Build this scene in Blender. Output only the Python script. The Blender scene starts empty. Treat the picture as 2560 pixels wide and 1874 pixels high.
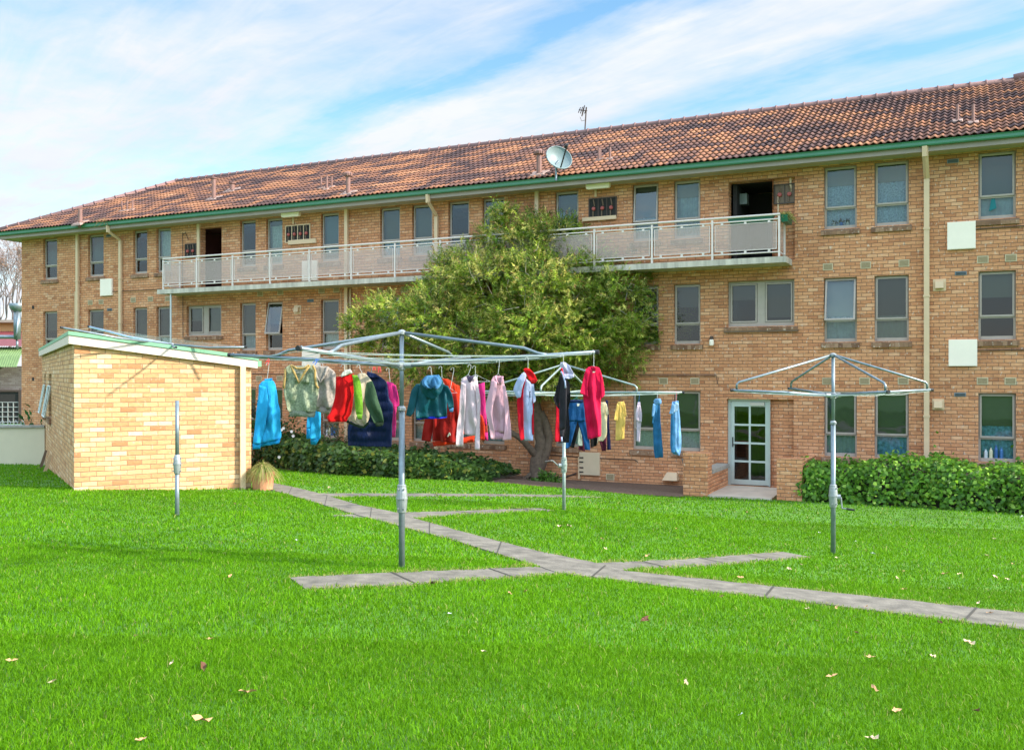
import bpy, math, random
import numpy as np
from mathutils import Vector, Matrix
R = math.radians
SC = bpy.context.scene
COL = SC.collection
random.seed(7); rng = np.random.default_rng(11)

# ------------------------------------------------------------------ camera, sky, sun, exposure
F, CX, CY, CZ = 2350.0, 1280.0, 937.0, 2.9      # focal length and centre in pixels of the 2560 px photo; eye height
cam = bpy.data.cameras.new('camera'); cam.sensor_fit = 'HORIZONTAL'; cam.sensor_width = 36.0
cam.lens = F / 2560 * 36.0; cam.clip_start = 0.1; cam.clip_end = 2000
camo = bpy.data.objects.new('camera', cam); COL.objects.link(camo)
camo.location = (0, 0, CZ); camo.rotation_euler = (R(90), 0, 0); SC.camera = camo

SUN_AZ, SUN_EL = R(106), R(31)                  # azimuth clockwise from +Y
world = bpy.data.worlds.new('World'); SC.world = world; world.use_nodes = True
wn, wl = world.node_tree.nodes, world.node_tree.links
wn.clear()
def N(tree, kind, **kw):
    n = tree.new(kind)
    for k, v in kw.items(): setattr(n, k, v)
    return n
wout = N(wn, 'ShaderNodeOutputWorld')
sky = N(wn, 'ShaderNodeTexSky', sky_type='NISHITA'); sky.sun_disc = False
sky.sun_elevation = SUN_EL; sky.sun_rotation = SUN_AZ; sky.altitude = 50; sky.air_density = 1.0; sky.dust_density = 0.6; sky.ozone_density = 2.0
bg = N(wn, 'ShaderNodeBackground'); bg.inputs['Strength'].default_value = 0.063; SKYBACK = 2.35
hsv = N(wn, 'ShaderNodeHueSaturation'); hsv.inputs['Saturation'].default_value = 1.12; hsv.inputs['Hue'].default_value = 0.487; hsv.inputs['Value'].default_value = 2.35
wl.new(sky.outputs[0], hsv.inputs['Color'])
tc = N(wn, 'ShaderNodeTexCoord'); sep = N(wn, 'ShaderNodeSeparateXYZ'); wl.new(tc.outputs['Generated'], sep.inputs[0])
def wm(op, a, b=None, c=None, clamp=False):
    n = N(wn, 'ShaderNodeMath', operation=op); n.use_clamp = clamp
    for i, v in enumerate((a, b, c)):
        if v is None: continue
        if isinstance(v, (int, float)): n.inputs[i].default_value = v
        else: wl.new(v, n.inputs[i])
    return n.outputs[0]
zc = wm('MAXIMUM', wm('ADD', sep.outputs[2], 0.02), 0.02)
qx = wm('DIVIDE', sep.outputs[0], zc); qy = wm('DIVIDE', sep.outputs[1], zc)
CA = R(40)                                       # cirrus streaks run towards this azimuth left of the view axis
ca = wm('ADD', wm('MULTIPLY', qx, -math.sin(CA)), wm('MULTIPLY', qy, math.cos(CA)))
cb = wm('ADD', wm('MULTIPLY', qx, math.cos(CA)), wm('MULTIPLY', qy, math.sin(CA)))
comb = N(wn, 'ShaderNodeCombineXYZ'); wl.new(wm('MULTIPLY', ca, 0.22), comb.inputs[0]); wl.new(wm('MULTIPLY', cb, 0.75), comb.inputs[1])
nz = N(wn, 'ShaderNodeTexNoise'); nz.inputs['Scale'].default_value = 1.3; nz.inputs['Detail'].default_value = 6; nz.inputs['Roughness'].default_value = 0.55; nz.inputs['Distortion'].default_value = 0.5
wl.new(comb.outputs[0], nz.inputs['Vector'])
comb2 = N(wn, 'ShaderNodeCombineXYZ'); wl.new(wm('MULTIPLY', ca, 0.35), comb2.inputs[0]); wl.new(wm('MULTIPLY', cb, 0.55), comb2.inputs[1]); comb2.inputs[2].default_value = 3.7
nz2 = N(wn, 'ShaderNodeTexNoise'); nz2.inputs['Scale'].default_value = 2.6; nz2.inputs['Detail'].default_value = 7; nz2.inputs['Roughness'].default_value = 0.6
wl.new(comb2.outputs[0], nz2.inputs['Vector'])
# cover as a function of the cross-streak coordinate
mr = N(wn, 'ShaderNodeMapRange'); mr.inputs['From Min'].default_value = 0.0; mr.inputs['From Max'].default_value = 8.0
wl.new(wm('ADD', cb, wm('MULTIPLY', wm('SUBTRACT', nz2.outputs[0], 0.5), 0.75)), mr.inputs['Value'])
cr = N(wn, 'ShaderNodeValToRGB')
SKYRAMP = [(0.0, .40), (.09, .42), (.125, .70), (.155, .64), (.180, .60), (.205, .45), (.228, .02), (.242, .45), (.265, .95), (.292, .90), (.312, .50), (.333, .16), (.346, .34), (.364, .10), (.42, .25), (.60, .75), (1.0, .7)]
def ramp(node, stops):
    el = node.color_ramp.elements
    while len(el) > 1: el.remove(el[-1])
    for i, (p, c) in enumerate(stops):
        if isinstance(c, (int, float)): c = (c, c, c, 1)
        e = el[0] if i == 0 else el.new(p)
        e.position = p; e.color = c if len(c) == 4 else (*c, 1)
ramp(cr, SKYRAMP); cr.color_ramp.interpolation = 'EASE'
wl.new(mr.outputs[0], cr.inputs[0])
cover = wm('ADD', wm('MULTIPLY', wm('SUBTRACT', nz.outputs[0], 0.5), 1.1), cr.outputs[0], clamp=True)
fa = N(wn, 'ShaderNodeMapRange', interpolation_type='SMOOTHSTEP'); fa.inputs['From Min'].default_value = 2.2; fa.inputs['From Max'].default_value = 3.1; wl.new(ca, fa.inputs['Value'])
cover = wm('ADD', cover, wm('MULTIPLY', fa.outputs[0], 0.28), clamp=True)
comb3 = N(wn, 'ShaderNodeCombineXYZ'); wl.new(wm('MULTIPLY', ca, 0.8), comb3.inputs[0]); wl.new(wm('MULTIPLY', cb, 3.4), comb3.inputs[1]); comb3.inputs[2].default_value = 1.3
nz3 = N(wn, 'ShaderNodeTexNoise'); nz3.inputs['Scale'].default_value = 1.6; nz3.inputs['Detail'].default_value = 8; nz3.inputs['Roughness'].default_value = 0.62; nz3.inputs['Distortion'].default_value = 0.8
wl.new(comb3.outputs[0], nz3.inputs['Vector'])
comb4 = N(wn, 'ShaderNodeCombineXYZ'); wl.new(qx, comb4.inputs[0]); wl.new(qy, comb4.inputs[1]); comb4.inputs[2].default_value = 8.1
nz4 = N(wn, 'ShaderNodeTexNoise'); nz4.inputs['Scale'].default_value = 3.2; nz4.inputs['Detail'].default_value = 7; nz4.inputs['Roughness'].default_value = 0.6; wl.new(comb4.outputs[0], nz4.inputs['Vector'])
cover = wm('ADD', cover, wm('ADD', wm('MULTIPLY', wm('SUBTRACT', nz3.outputs[0], 0.5), 1.15), wm('MULTIPLY', wm('SUBTRACT', nz4.outputs[0], 0.5), 0.9)), clamp=True)
hz = N(wn, 'ShaderNodeMapRange', interpolation_type='SMOOTHSTEP'); hz.inputs['From Min'].default_value = 0.30; hz.inputs['From Max'].default_value = 0.02
wl.new(sep.outputs[2], hz.inputs['Value'])
cover = wm('MAXIMUM', cover, wm('MULTIPLY', hz.outputs[0], 0.75))
bw = N(wn, 'ShaderNodeMix', data_type='RGBA'); bw.clamp_factor = True
wl.new(cover, bw.inputs['Factor']); wl.new(hsv.outputs[0], bw.inputs['A'])
cloudc = N(wn, 'ShaderNodeMix', data_type='RGBA'); wl.new(nz2.outputs[0], cloudc.inputs['Factor'])
cloudc.inputs['A'].default_value = (6.3, 6.9, 7.9, 1); cloudc.inputs['B'].default_value = (8.7, 8.85, 9.05, 1)
wl.new(cloudc.outputs['Result'], bw.inputs['B'])
# added gain: unseen sky overhead and behind the viewer brightened to fill the facade
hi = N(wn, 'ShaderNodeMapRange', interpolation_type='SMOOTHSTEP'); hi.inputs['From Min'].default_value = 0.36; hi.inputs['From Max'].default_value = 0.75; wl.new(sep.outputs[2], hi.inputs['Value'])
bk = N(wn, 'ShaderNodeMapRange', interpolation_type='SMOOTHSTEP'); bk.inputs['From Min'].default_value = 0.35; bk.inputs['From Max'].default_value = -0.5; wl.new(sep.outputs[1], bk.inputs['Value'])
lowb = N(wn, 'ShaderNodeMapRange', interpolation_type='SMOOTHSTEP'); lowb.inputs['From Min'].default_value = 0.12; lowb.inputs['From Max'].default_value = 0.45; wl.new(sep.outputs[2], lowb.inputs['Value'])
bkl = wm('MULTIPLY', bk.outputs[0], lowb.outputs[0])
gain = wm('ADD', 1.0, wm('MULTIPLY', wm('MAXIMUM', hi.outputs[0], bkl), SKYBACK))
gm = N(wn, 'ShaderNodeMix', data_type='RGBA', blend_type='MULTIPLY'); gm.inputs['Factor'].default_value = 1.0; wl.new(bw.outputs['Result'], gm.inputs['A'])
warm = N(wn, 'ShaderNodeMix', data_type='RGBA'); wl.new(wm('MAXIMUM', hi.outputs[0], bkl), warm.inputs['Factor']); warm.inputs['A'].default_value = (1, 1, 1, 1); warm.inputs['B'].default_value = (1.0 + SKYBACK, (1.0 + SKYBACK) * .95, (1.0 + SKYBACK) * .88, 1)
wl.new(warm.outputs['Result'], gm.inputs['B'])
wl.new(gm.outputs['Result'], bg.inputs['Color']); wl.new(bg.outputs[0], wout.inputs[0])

sl = bpy.data.lights.new('sun', 'SUN'); sl.energy = 4.6; sl.angle = R(2.0); sl.color = (1.0, 0.93, 0.80)
so = bpy.data.objects.new('sun', sl); COL.objects.link(so)
sdir = Vector((math.sin(SUN_AZ) * math.cos(SUN_EL), math.cos(SUN_AZ) * math.cos(SUN_EL), math.sin(SUN_EL)))
so.rotation_euler = sdir.to_track_quat('Z', 'Y').to_euler(); so.location = (20, -10, 30)
SC.view_settings.view_transform = 'Standard'; SC.view_settings.look = 'None'
SC.view_settings.exposure = 0.92; SC.view_settings.gamma = 1.0

# ------------------------------------------------------------------ geometry helpers
def W(px, py, d):                                # a pixel of the photo at depth d, as a place in the world
    return Vector(((px - CX) / F * d, d, CZ + (CY - py) / F * d))
ORG = {}
class MB:
    """collects shapes in world coordinates; build() links them as one mesh object"""
    def __init__(s): s.v = []; s.f = []; s.uv = []; s.mi = []; s.cur = 0
    def add(s, vs, fs, uvs=None):
        b = len(s.v); s.v += [tuple(p) for p in vs]
        for i, f in enumerate(fs):
            s.f.append([b + k for k in f]); s.mi.append(s.cur)
            s.uv.append(uvs[i] if uvs else [(0, 0)] * len(f))
    def quad(s, a, b, c, d, uv=None): s.add([a, b, c, d], [(0, 1, 2, 3)], [uv] if uv else None)
    def hexa(s, p):                              # 8 corners: bottom ring 0-3, top ring 4-7
        p = [Vector(q) for q in p]; c = sum(p, Vector()) / 8
        for f in ((3, 2, 1, 0), (4, 5, 6, 7), (0, 1, 5, 4), (1, 2, 6, 5), (2, 3, 7, 6), (3, 0, 4, 7)):
            q = [p[i] for i in f]; n = (q[1] - q[0]).cross(q[2] - q[0])
            if n.dot(q[0] - c) < 0: q.reverse(); n = -n
            n.normalize() if n.length > 0 else None
            if abs(n.z) > .8: uv = [(a.x, a.y) for a in q]
            else:
                t = Vector((-n.y, n.x, 0)); t.normalize()
                uv = [(a.dot(t), a.z) for a in q]
            s.add(q, [(0, 1, 2, 3)], [uv])
    def box(s, c, sx, sy, sz, rz=0):             # c = centre of the base
        m = Matrix.Rotation(rz, 3, 'Z'); c = Vector(c)
        P = [c + m @ Vector((x * sx / 2, y * sy / 2, 0)) for x, y in ((-1, -1), (1, -1), (1, 1), (-1, 1))]
        s.hexa(P + [p + Vector((0, 0, sz)) for p in P])
    def tube(s, pts, r, n=8, caps=True, flat=None):
        pts = [Vector(p) for p in pts]; m = len(pts)
        rs = r if isinstance(r, (list, tuple)) else [r] * m
        vs = []; up = None
        for i, p in enumerate(pts):
            t = (pts[min(i + 1, m - 1)] - pts[max(i - 1, 0)]); t.normalize()
            if up is None: up = Vector((0, 0, 1)) if abs(t.z) < .9 else Vector((1, 0, 0))
            a = up - t * up.dot(t); a.normalize(); b = t.cross(a); up = a
            for k in range(n):
                w = 2 * math.pi * k / n
                vs.append(p + (a * math.cos(w) + b * math.sin(w)) * rs[i])
        fs = [(i * n + k, i * n + (k + 1) % n, (i + 1) * n + (k + 1) % n, (i + 1) * n + k) for i in range(m - 1) for k in range(n)]
        if caps: fs += [tuple(range(n))[::-1], tuple(range((m - 1) * n, m * n))]
        s.add(vs, fs)
    def lathe(s, c, prof, n=16):                 # prof: (z, r) pairs above c
        c = Vector(c); vs = [c + Vector((r * math.cos(2 * math.pi * k / n), r * math.sin(2 * math.pi * k / n), z)) for z, r in prof for k in range(n)]
        m = len(prof)
        fs = [(i * n + k, i * n + (k + 1) % n, (i + 1) * n + (k + 1) % n, (i + 1) * n + k) for i in range(m - 1) for k in range(n)]
        fs += [tuple(range(n))[::-1], tuple(range((m - 1) * n, m * n))]
        s.add(vs, fs)
    def build(s, name, mat, parent=None, smooth=False, org=None, label=None):
        o = None
        if parent is not None: o = ORG[parent.name]
        elif org is not None: o = Vector(org)
        else:
            a = np.array(s.v); o = Vector((*(a[:, :2].mean(0)), a[:, 2].min()))
        me = bpy.data.meshes.new(name)
        a = np.array(s.v, dtype=float) - np.array(o)
        me.from_pydata(a.tolist(), [], s.f)
        uvl = me.uv_layers.new(name='UVMap')
        uvl.data.foreach_set('uv', [c for f in s.uv for p in f for c in p])
        mats = mat if isinstance(mat, (list, tuple)) else [mat]
        for m in mats: me.materials.append(m)
        me.polygons.foreach_set('material_index', s.mi)
        if smooth: me.polygons.foreach_set('use_smooth', [True] * len(s.f))
        me.update()
        ob = bpy.data.objects.new(name, me); COL.objects.link(ob)
        if parent is not None: ob.parent = parent; ORG[ob.name] = o
        else: ob.location = o; ORG[ob.name] = o
        if label: ob['label'] = label
        return ob
def tag(o, label, cat, group=None):
    o['label'] = label; o['category'] = cat
    if group: o['group'] = group
    return o
def thing(name, label, cat, loc, group=None):
    o = bpy.data.objects.new(name, None); COL.objects.link(o); o.location = loc; o.empty_display_size = .2
    ORG[o.name] = Vector(loc); return tag(o, label, cat, group)
def copy_tree(o, parent=None):
    c = o.copy(); COL.objects.link(c)
    if parent is not None: c.parent = parent
    for ch in [x for x in bpy.data.objects if x.parent == o]: copy_tree(ch, c)
    return c
def npmesh(name, V, faces_n, mat, parent=None, col=None, kind=None, org=(0, 0, 0), smooth=False):
    """big mesh from numpy: V (m,3); faces_n = list of (k, index array (q,k)); col = per-vertex colours"""
    me = bpy.data.meshes.new(name)
    o = Vector(org) if parent is None else ORG[parent.name]
    V = np.asarray(V, dtype=np.float32) - np.array(o, dtype=np.float32)
    loops = np.concatenate([a.reshape(-1) for k, a in faces_n]).astype(np.int32)
    cnt = np.concatenate([np.full(len(a), k) for k, a in faces_n]); st = np.concatenate([[0], np.cumsum(cnt)[:-1]]).astype(np.int32)
    me.vertices.add(len(V)); me.vertices.foreach_set('co', V.reshape(-1))
    me.loops.add(len(loops)); me.loops.foreach_set('vertex_index', loops)
    me.polygons.add(len(cnt)); me.polygons.foreach_set('loop_start', st); me.polygons.foreach_set('loop_total', cnt.astype(np.int32))
    if smooth: me.polygons.foreach_set('use_smooth', np.ones(len(cnt), dtype=bool))
    me.update(calc_edges=True); me.validate()
    if col is not None:
        at = me.color_attributes.new('tone', 'FLOAT_COLOR', 'POINT')
        c = np.ones((len(V), 4), dtype=np.float32); c[:, :3] = col; at.data.foreach_set('color', c.reshape(-1))
    me.materials.append(mat)
    ob = bpy.data.objects.new(name, me); COL.objects.link(ob)
    if parent is not None: ob.parent = parent; ORG[ob.name] = o
    else: ob.location = o; ORG[ob.name] = o
    if kind: ob['kind'] = kind
    return ob

# ------------------------------------------------------------------ materials
def newmat(name):
    m = bpy.data.materials.new(name); m.use_nodes = True
    t = m.node_tree; return m, t.nodes, t.links, t.nodes['Principled BSDF']
def M(name, col, rough=.6, metal=0., var=.12, scale=6., bump=0., bscale=60., spec=.5, coord='Object', stretch=None):
    m, n, l, p = newmat(name)
    p.inputs['Roughness'].default_value = rough; p.inputs['Metallic'].default_value = metal
    p.inputs['Specular IOR Level'].default_value = spec
    tc = N(n, 'ShaderNodeTexCoord')
    nz = N(n, 'ShaderNodeTexNoise'); nz.inputs['Scale'].default_value = scale; nz.inputs['Detail'].default_value = 5; nz.inputs['Roughness'].default_value = .65
    if stretch:
        mpg = N(n, 'ShaderNodeMapping'); mpg.inputs['Scale'].default_value = stretch; l.new(tc.outputs[coord], mpg.inputs[0]); l.new(mpg.outputs[0], nz.inputs['Vector'])
    else: l.new(tc.outputs[coord], nz.inputs['Vector'])
    cr = N(n, 'ShaderNodeValToRGB'); ramp(cr, [(.25, tuple(c * (1 - var) for c in col)), (.75, tuple(min(1, c * (1 + var)) for c in col))])
    l.new(nz.outputs[0], cr.inputs[0]); l.new(cr.outputs[0], p.inputs['Base Color'])
    if bump:
        nb = N(n, 'ShaderNodeTexNoise'); nb.inputs['Scale'].default_value = bscale; nb.inputs['Detail'].default_value = 4
        l.new(tc.outputs[coord], nb.inputs['Vector'])
        b = N(n, 'ShaderNodeBump'); b.inputs['Strength'].default_value = bump; b.inputs['Distance'].default_value = .01
        l.new(nb.outputs[0], b.inputs['Height']); l.new(b.outputs[0], p.inputs['Normal'])
    return m
def nmath(n, l, op, a, b=None, c=None, clamp=False):
    x = N(n, 'ShaderNodeMath', operation=op); x.use_clamp = clamp
    for i, v in enumerate((a, b, c)):
        if v is None: continue
        if isinstance(v, (int, float)): x.inputs[i].default_value = v
        else: l.new(v, x.inputs[i])
    return x.outputs[0]
def brick_mat(name, stops, mortar, fleck=.5, bl=.25, bh=.086, dark=.35, mw=.05):
    m, n, l, p = newmat(name); mm = lambda *a, **k: nmath(n, l, *a, **k)
    uv = N(n, 'ShaderNodeUVMap'); uv.uv_map = 'UVMap'; sp = N(n, 'ShaderNodeSeparateXYZ'); l.new(uv.outputs[0], sp.inputs[0])
    wob = N(n, 'ShaderNodeTexNoise'); wob.inputs['Scale'].default_value = 5; wob.inputs['Detail'].default_value = 3; l.new(uv.outputs[0], wob.inputs['Vector'])
    wo = mm('MULTIPLY', mm('SUBTRACT', wob.outputs[0], .5), .10)
    v = mm('ADD', mm('DIVIDE', sp.outputs[1], bh), wo); row = mm('FLOOR', v); fv = mm('FRACT', v)
    u = mm('ADD', mm('DIVIDE', sp.outputs[0], bl), mm('MULTIPLY', mm('FRACT', mm('MULTIPLY', row, .5)), 1.0))
    wr = N(n, 'ShaderNodeTexWhiteNoise', noise_dimensions='1D'); l.new(row, wr.inputs['W'])
    u = mm('ADD', u, mm('MULTIPLY', wr.outputs[0], .12)); u = mm('ADD', u, wo)
    cell = mm('FLOOR', u); fu = mm('FRACT', u)
    cb = N(n, 'ShaderNodeCombineXYZ'); l.new(cell, cb.inputs[0]); l.new(row, cb.inputs[1])
    w = N(n, 'ShaderNodeTexWhiteNoise', noise_dimensions='2D'); l.new(cb.outputs[0], w.inputs['Vector'])
    cr = N(n, 'ShaderNodeValToRGB'); ramp(cr, stops); l.new(w.outputs['Value'], cr.inputs[0])
    # streaky fire marks inside a brick
    mp = N(n, 'ShaderNodeMapping'); mp.inputs['Scale'].default_value = (7, 24, 1); l.new(uv.outputs[0], mp.inputs[0])
    nz = N(n, 'ShaderNodeTexNoise'); nz.inputs['Scale'].default_value = 1.6; nz.inputs['Detail'].default_value = 5; l.new(mp.outputs[0], nz.inputs['Vector'])
    hs = N(n, 'ShaderNodeHueSaturation'); l.new(cr.outputs[0], hs.inputs['Color'])
    l.new(mm('ADD', .62, mm('MULTIPLY', nz.outputs[0], .76)), hs.inputs['Value'])
    # pale lime flecks
    mp2 = N(n, 'ShaderNodeMapping'); mp2.inputs['Scale'].default_value = (16, 9, 1); l.new(uv.outputs[0], mp2.inputs[0])
    n2 = N(n, 'ShaderNodeTexNoise'); n2.inputs['Scale'].default_value = 1.0; n2.inputs['Detail'].default_value = 2; l.new(mp2.outputs[0], n2.inputs['Vector'])
    fm = N(n, 'ShaderNodeMapRange'); fm.inputs['From Min'].default_value = .62; fm.inputs['From Max'].default_value = .72; l.new(n2.outputs[0], fm.inputs['Value'])
    mx = N(n, 'ShaderNodeMix', data_type='RGBA'); l.new(mm('MULTIPLY', fm.outputs[0], fleck), mx.inputs['Factor']); l.new(hs.outputs[0], mx.inputs['A'])
    mx.inputs['B'].default_value = (.66, .52, .40, 1)
    # big weather patches
    n3 = N(n, 'ShaderNodeTexNoise'); n3.inputs['Scale'].default_value = .55; n3.inputs['Detail'].default_value = 6; l.new(uv.outputs[0], n3.inputs['Vector'])
    h2 = N(n, 'ShaderNodeHueSaturation'); l.new(mx.outputs['Result'], h2.inputs['Color']); mp4 = N(n, 'ShaderNodeMapping'); mp4.inputs['Scale'].default_value = (2.6, .22, 1); l.new(uv.outputs[0], mp4.inputs[0])
    n4 = N(n, 'ShaderNodeTexNoise'); n4.inputs['Scale'].default_value = 1.7; n4.inputs['Detail'].default_value = 5; n4.inputs['Roughness'].default_value = .6; l.new(mp4.outputs[0], n4.inputs['Vector'])
    l.new(mm('ADD', 1 - dark * .5 - dark * .35, mm('ADD', mm('MULTIPLY', n3.outputs[0], dark), mm('MULTIPLY', n4.outputs[0], dark * .7))), h2.inputs['Value'])
    e1 = N(n, 'ShaderNodeMapRange'); e1.inputs['From Min'].default_value = mw + .035; e1.inputs['From Max'].default_value = mw; l.new(mm('MINIMUM', fu, mm('SUBTRACT', 1.0, fu)), e1.inputs['Value'])
    e1.inputs['From Min'].default_value = .028; e1.inputs['From Max'].default_value = .012
    e2 = N(n, 'ShaderNodeMapRange'); e2.inputs['From Min'].default_value = .10; e2.inputs['From Max'].default_value = .045; l.new(mm('MINIMUM', fv, mm('SUBTRACT', 1.0, fv)), e2.inputs['Value'])
    mo = mm('MAXIMUM', e1.outputs[0], e2.outputs[0])
    my = N(n, 'ShaderNodeMix', data_type='RGBA'); l.new(mo, my.inputs['Factor']); l.new(h2.outputs[0], my.inputs['A']); my.inputs['B'].default_value = (*mortar, 1)
    l.new(my.outputs['Result'], p.inputs['Base Color']); p.inputs['Roughness'].default_value = .85; p.inputs['Specular IOR Level'].default_value = .25
    b = N(n, 'ShaderNodeBump'); b.inputs['Strength'].default_value = .7; b.inputs['Distance'].default_value = .012
    l.new(mm('SUBTRACT', mm('MULTIPLY', nz.outputs[0], .35), mo), b.inputs['Height']); l.new(b.outputs[0], p.inputs['Normal'])
    return m
def leaf_mat(name, rough=.5, trans=.35, hue=1.0):
    m, n, l, p = newmat(name)
    at = N(n, 'ShaderNodeAttribute'); at.attribute_name = 'tone'
    l.new(at.outputs['Color'], p.inputs['Base Color']); p.inputs['Roughness'].default_value = rough; p.inputs['Specular IOR Level'].default_value = .35
    tr = N(n, 'ShaderNodeBsdfTranslucent'); hs = N(n, 'ShaderNodeHueSaturation'); hs.inputs['Value'].default_value = 1.25; hs.inputs['Hue'].default_value = .49
    l.new(at.outputs['Color'], hs.inputs['Color']); l.new(hs.outputs[0], tr.inputs['Color'])
    mx = N(n, 'ShaderNodeMixShader'); mx.inputs[0].default_value = trans
    l.new(p.outputs[0], mx.inputs[1]); l.new(tr.outputs[0], mx.inputs[2]); l.new(mx.outputs[0], n['Material Output'].inputs[0])
    return m
def glass_mat():
    m, n, l, p = newmat('window_glass'); n.remove(p)
    tr = N(n, 'ShaderNodeBsdfTransparent'); tr.inputs[0].default_value = (.78, .84, .82, 1)
    gl = N(n, 'ShaderNodeBsdfGlossy'); gl.inputs['Roughness'].default_value = .03; gl.inputs[0].default_value = (.95, .98, 1, 1)
    tcn = N(n, 'ShaderNodeTexCoord'); nb = N(n, 'ShaderNodeTexNoise'); nb.inputs['Scale'].default_value = 1.2; l.new(tcn.outputs['Object'], nb.inputs['Vector'])
    bp = N(n, 'ShaderNodeBump'); bp.inputs['Strength'].default_value = .12; bp.inputs['Distance'].default_value = .05; l.new(nb.outputs[0], bp.inputs['Height']); l.new(bp.outputs[0], gl.inputs['Normal'])
    fr = N(n, 'ShaderNodeFresnel'); fr.inputs[0].default_value = 1.5
    mx = N(n, 'ShaderNodeMixShader'); l.new(nmath(n, l, 'MULTIPLY_ADD', fr.outputs[0], 1.15, .03, clamp=True), mx.inputs[0]); l.new(tr.outputs[0], mx.inputs[1]); l.new(gl.outputs[0], mx.inputs[2])
    l.new(mx.outputs[0], n['Material Output'].inputs[0]); return m
def mesh_mat():
    m, n, l, p = newmat('perforated_metal'); mm = lambda *a, **k: nmath(n, l, *a, **k)
    uv = N(n, 'ShaderNodeUVMap'); uv.uv_map = 'UVMap'; sp = N(n, 'ShaderNodeSeparateXYZ'); l.new(uv.outputs[0], sp.inputs[0])
    v = mm('DIVIDE', sp.outputs[1], .022); row = mm('FLOOR', v)
    u = mm('ADD', mm('DIVIDE', sp.outputs[0], .025), mm('FRACT', mm('MULTIPLY', row, .5)))
    a = mm('SUBTRACT', mm('FRACT', u), .5); b = mm('SUBTRACT', mm('FRACT', v), .5)
    d = mm('SQRT', mm('ADD', mm('MULTIPLY', a, a), mm('MULTIPLY', b, b)))
    hole = mm('LESS_THAN', d, .39)
    p.inputs['Base Color'].default_value = (.62, .47, .42, 1); p.inputs['Roughness'].default_value = .55
    tr = N(n, 'ShaderNodeBsdfTransparent'); mx = N(n, 'ShaderNodeMixShader'); l.new(hole, mx.inputs[0]); l.new(p.outputs[0], mx.inputs[1]); l.new(tr.outputs[0], mx.inputs[2])
    l.new(mx.outputs[0], n['Material Output'].inputs[0]); return m
def tile_mat():
    m, n, l, p = newmat('terracotta_tile'); mm = lambda *a, **k: nmath(n, l, *a, **k)
    uv = N(n, 'ShaderNodeUVMap'); uv.uv_map = 'UVMap'; sp = N(n, 'ShaderNodeSeparateXYZ'); l.new(uv.outputs[0], sp.inputs[0])
    cb = N(n, 'ShaderNodeCombineXYZ'); l.new(mm('FLOOR', mm('MULTIPLY', sp.outputs[0], .5)), cb.inputs[0]); l.new(mm('FLOOR', sp.outputs[1]), cb.inputs[1])
    w = N(n, 'ShaderNodeTexWhiteNoise', noise_dimensions='2D'); l.new(cb.outputs[0], w.inputs['Vector'])
    mp = N(n, 'ShaderNodeMapping'); mp.inputs['Scale'].default_value = (.11, .33, 1); l.new(cb.outputs[0], mp.inputs[0])
    nz = N(n, 'ShaderNodeTexNoise'); nz.inputs['Scale'].default_value = 1.5; nz.inputs['Detail'].default_value = 3; l.new(mp.outputs[0], nz.inputs['Vector'])
    f = mm('ADD', mm('MULTIPLY', w.outputs['Value'], .45), mm('MULTIPLY', mm('SUBTRACT', nz.outputs[0], .5), 1.9))
    cr = N(n, 'ShaderNodeValToRGB'); ramp(cr, [(0., (.070, .045, .046)), (.25, (.14, .075, .065)), (.42, (.26, .118, .075)), (.6, (.38, .165, .085)), (.8, (.42, .195, .105)), (1., (.49, .255, .145))])
    l.new(mm('ADD', f, .12, clamp=True), cr.inputs[0])
    n2 = N(n, 'ShaderNodeTexNoise'); n2.inputs['Scale'].default_value = 3.5; n2.inputs['Detail'].default_value = 5; l.new(uv.outputs[0], n2.inputs['Vector'])
    hs = N(n, 'ShaderNodeHueSaturation'); l.new(cr.outputs[0], hs.inputs['Color']); l.new(mm('ADD', .6, mm('MULTIPLY', n2.outputs[0], .8)), hs.inputs['Value'])
    l.new(hs.outputs[0], p.inputs['Base Color']); p.inputs['Roughness'].default_value = .8; p.inputs['Specular IOR Level'].default_value = .25
    return m
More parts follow.
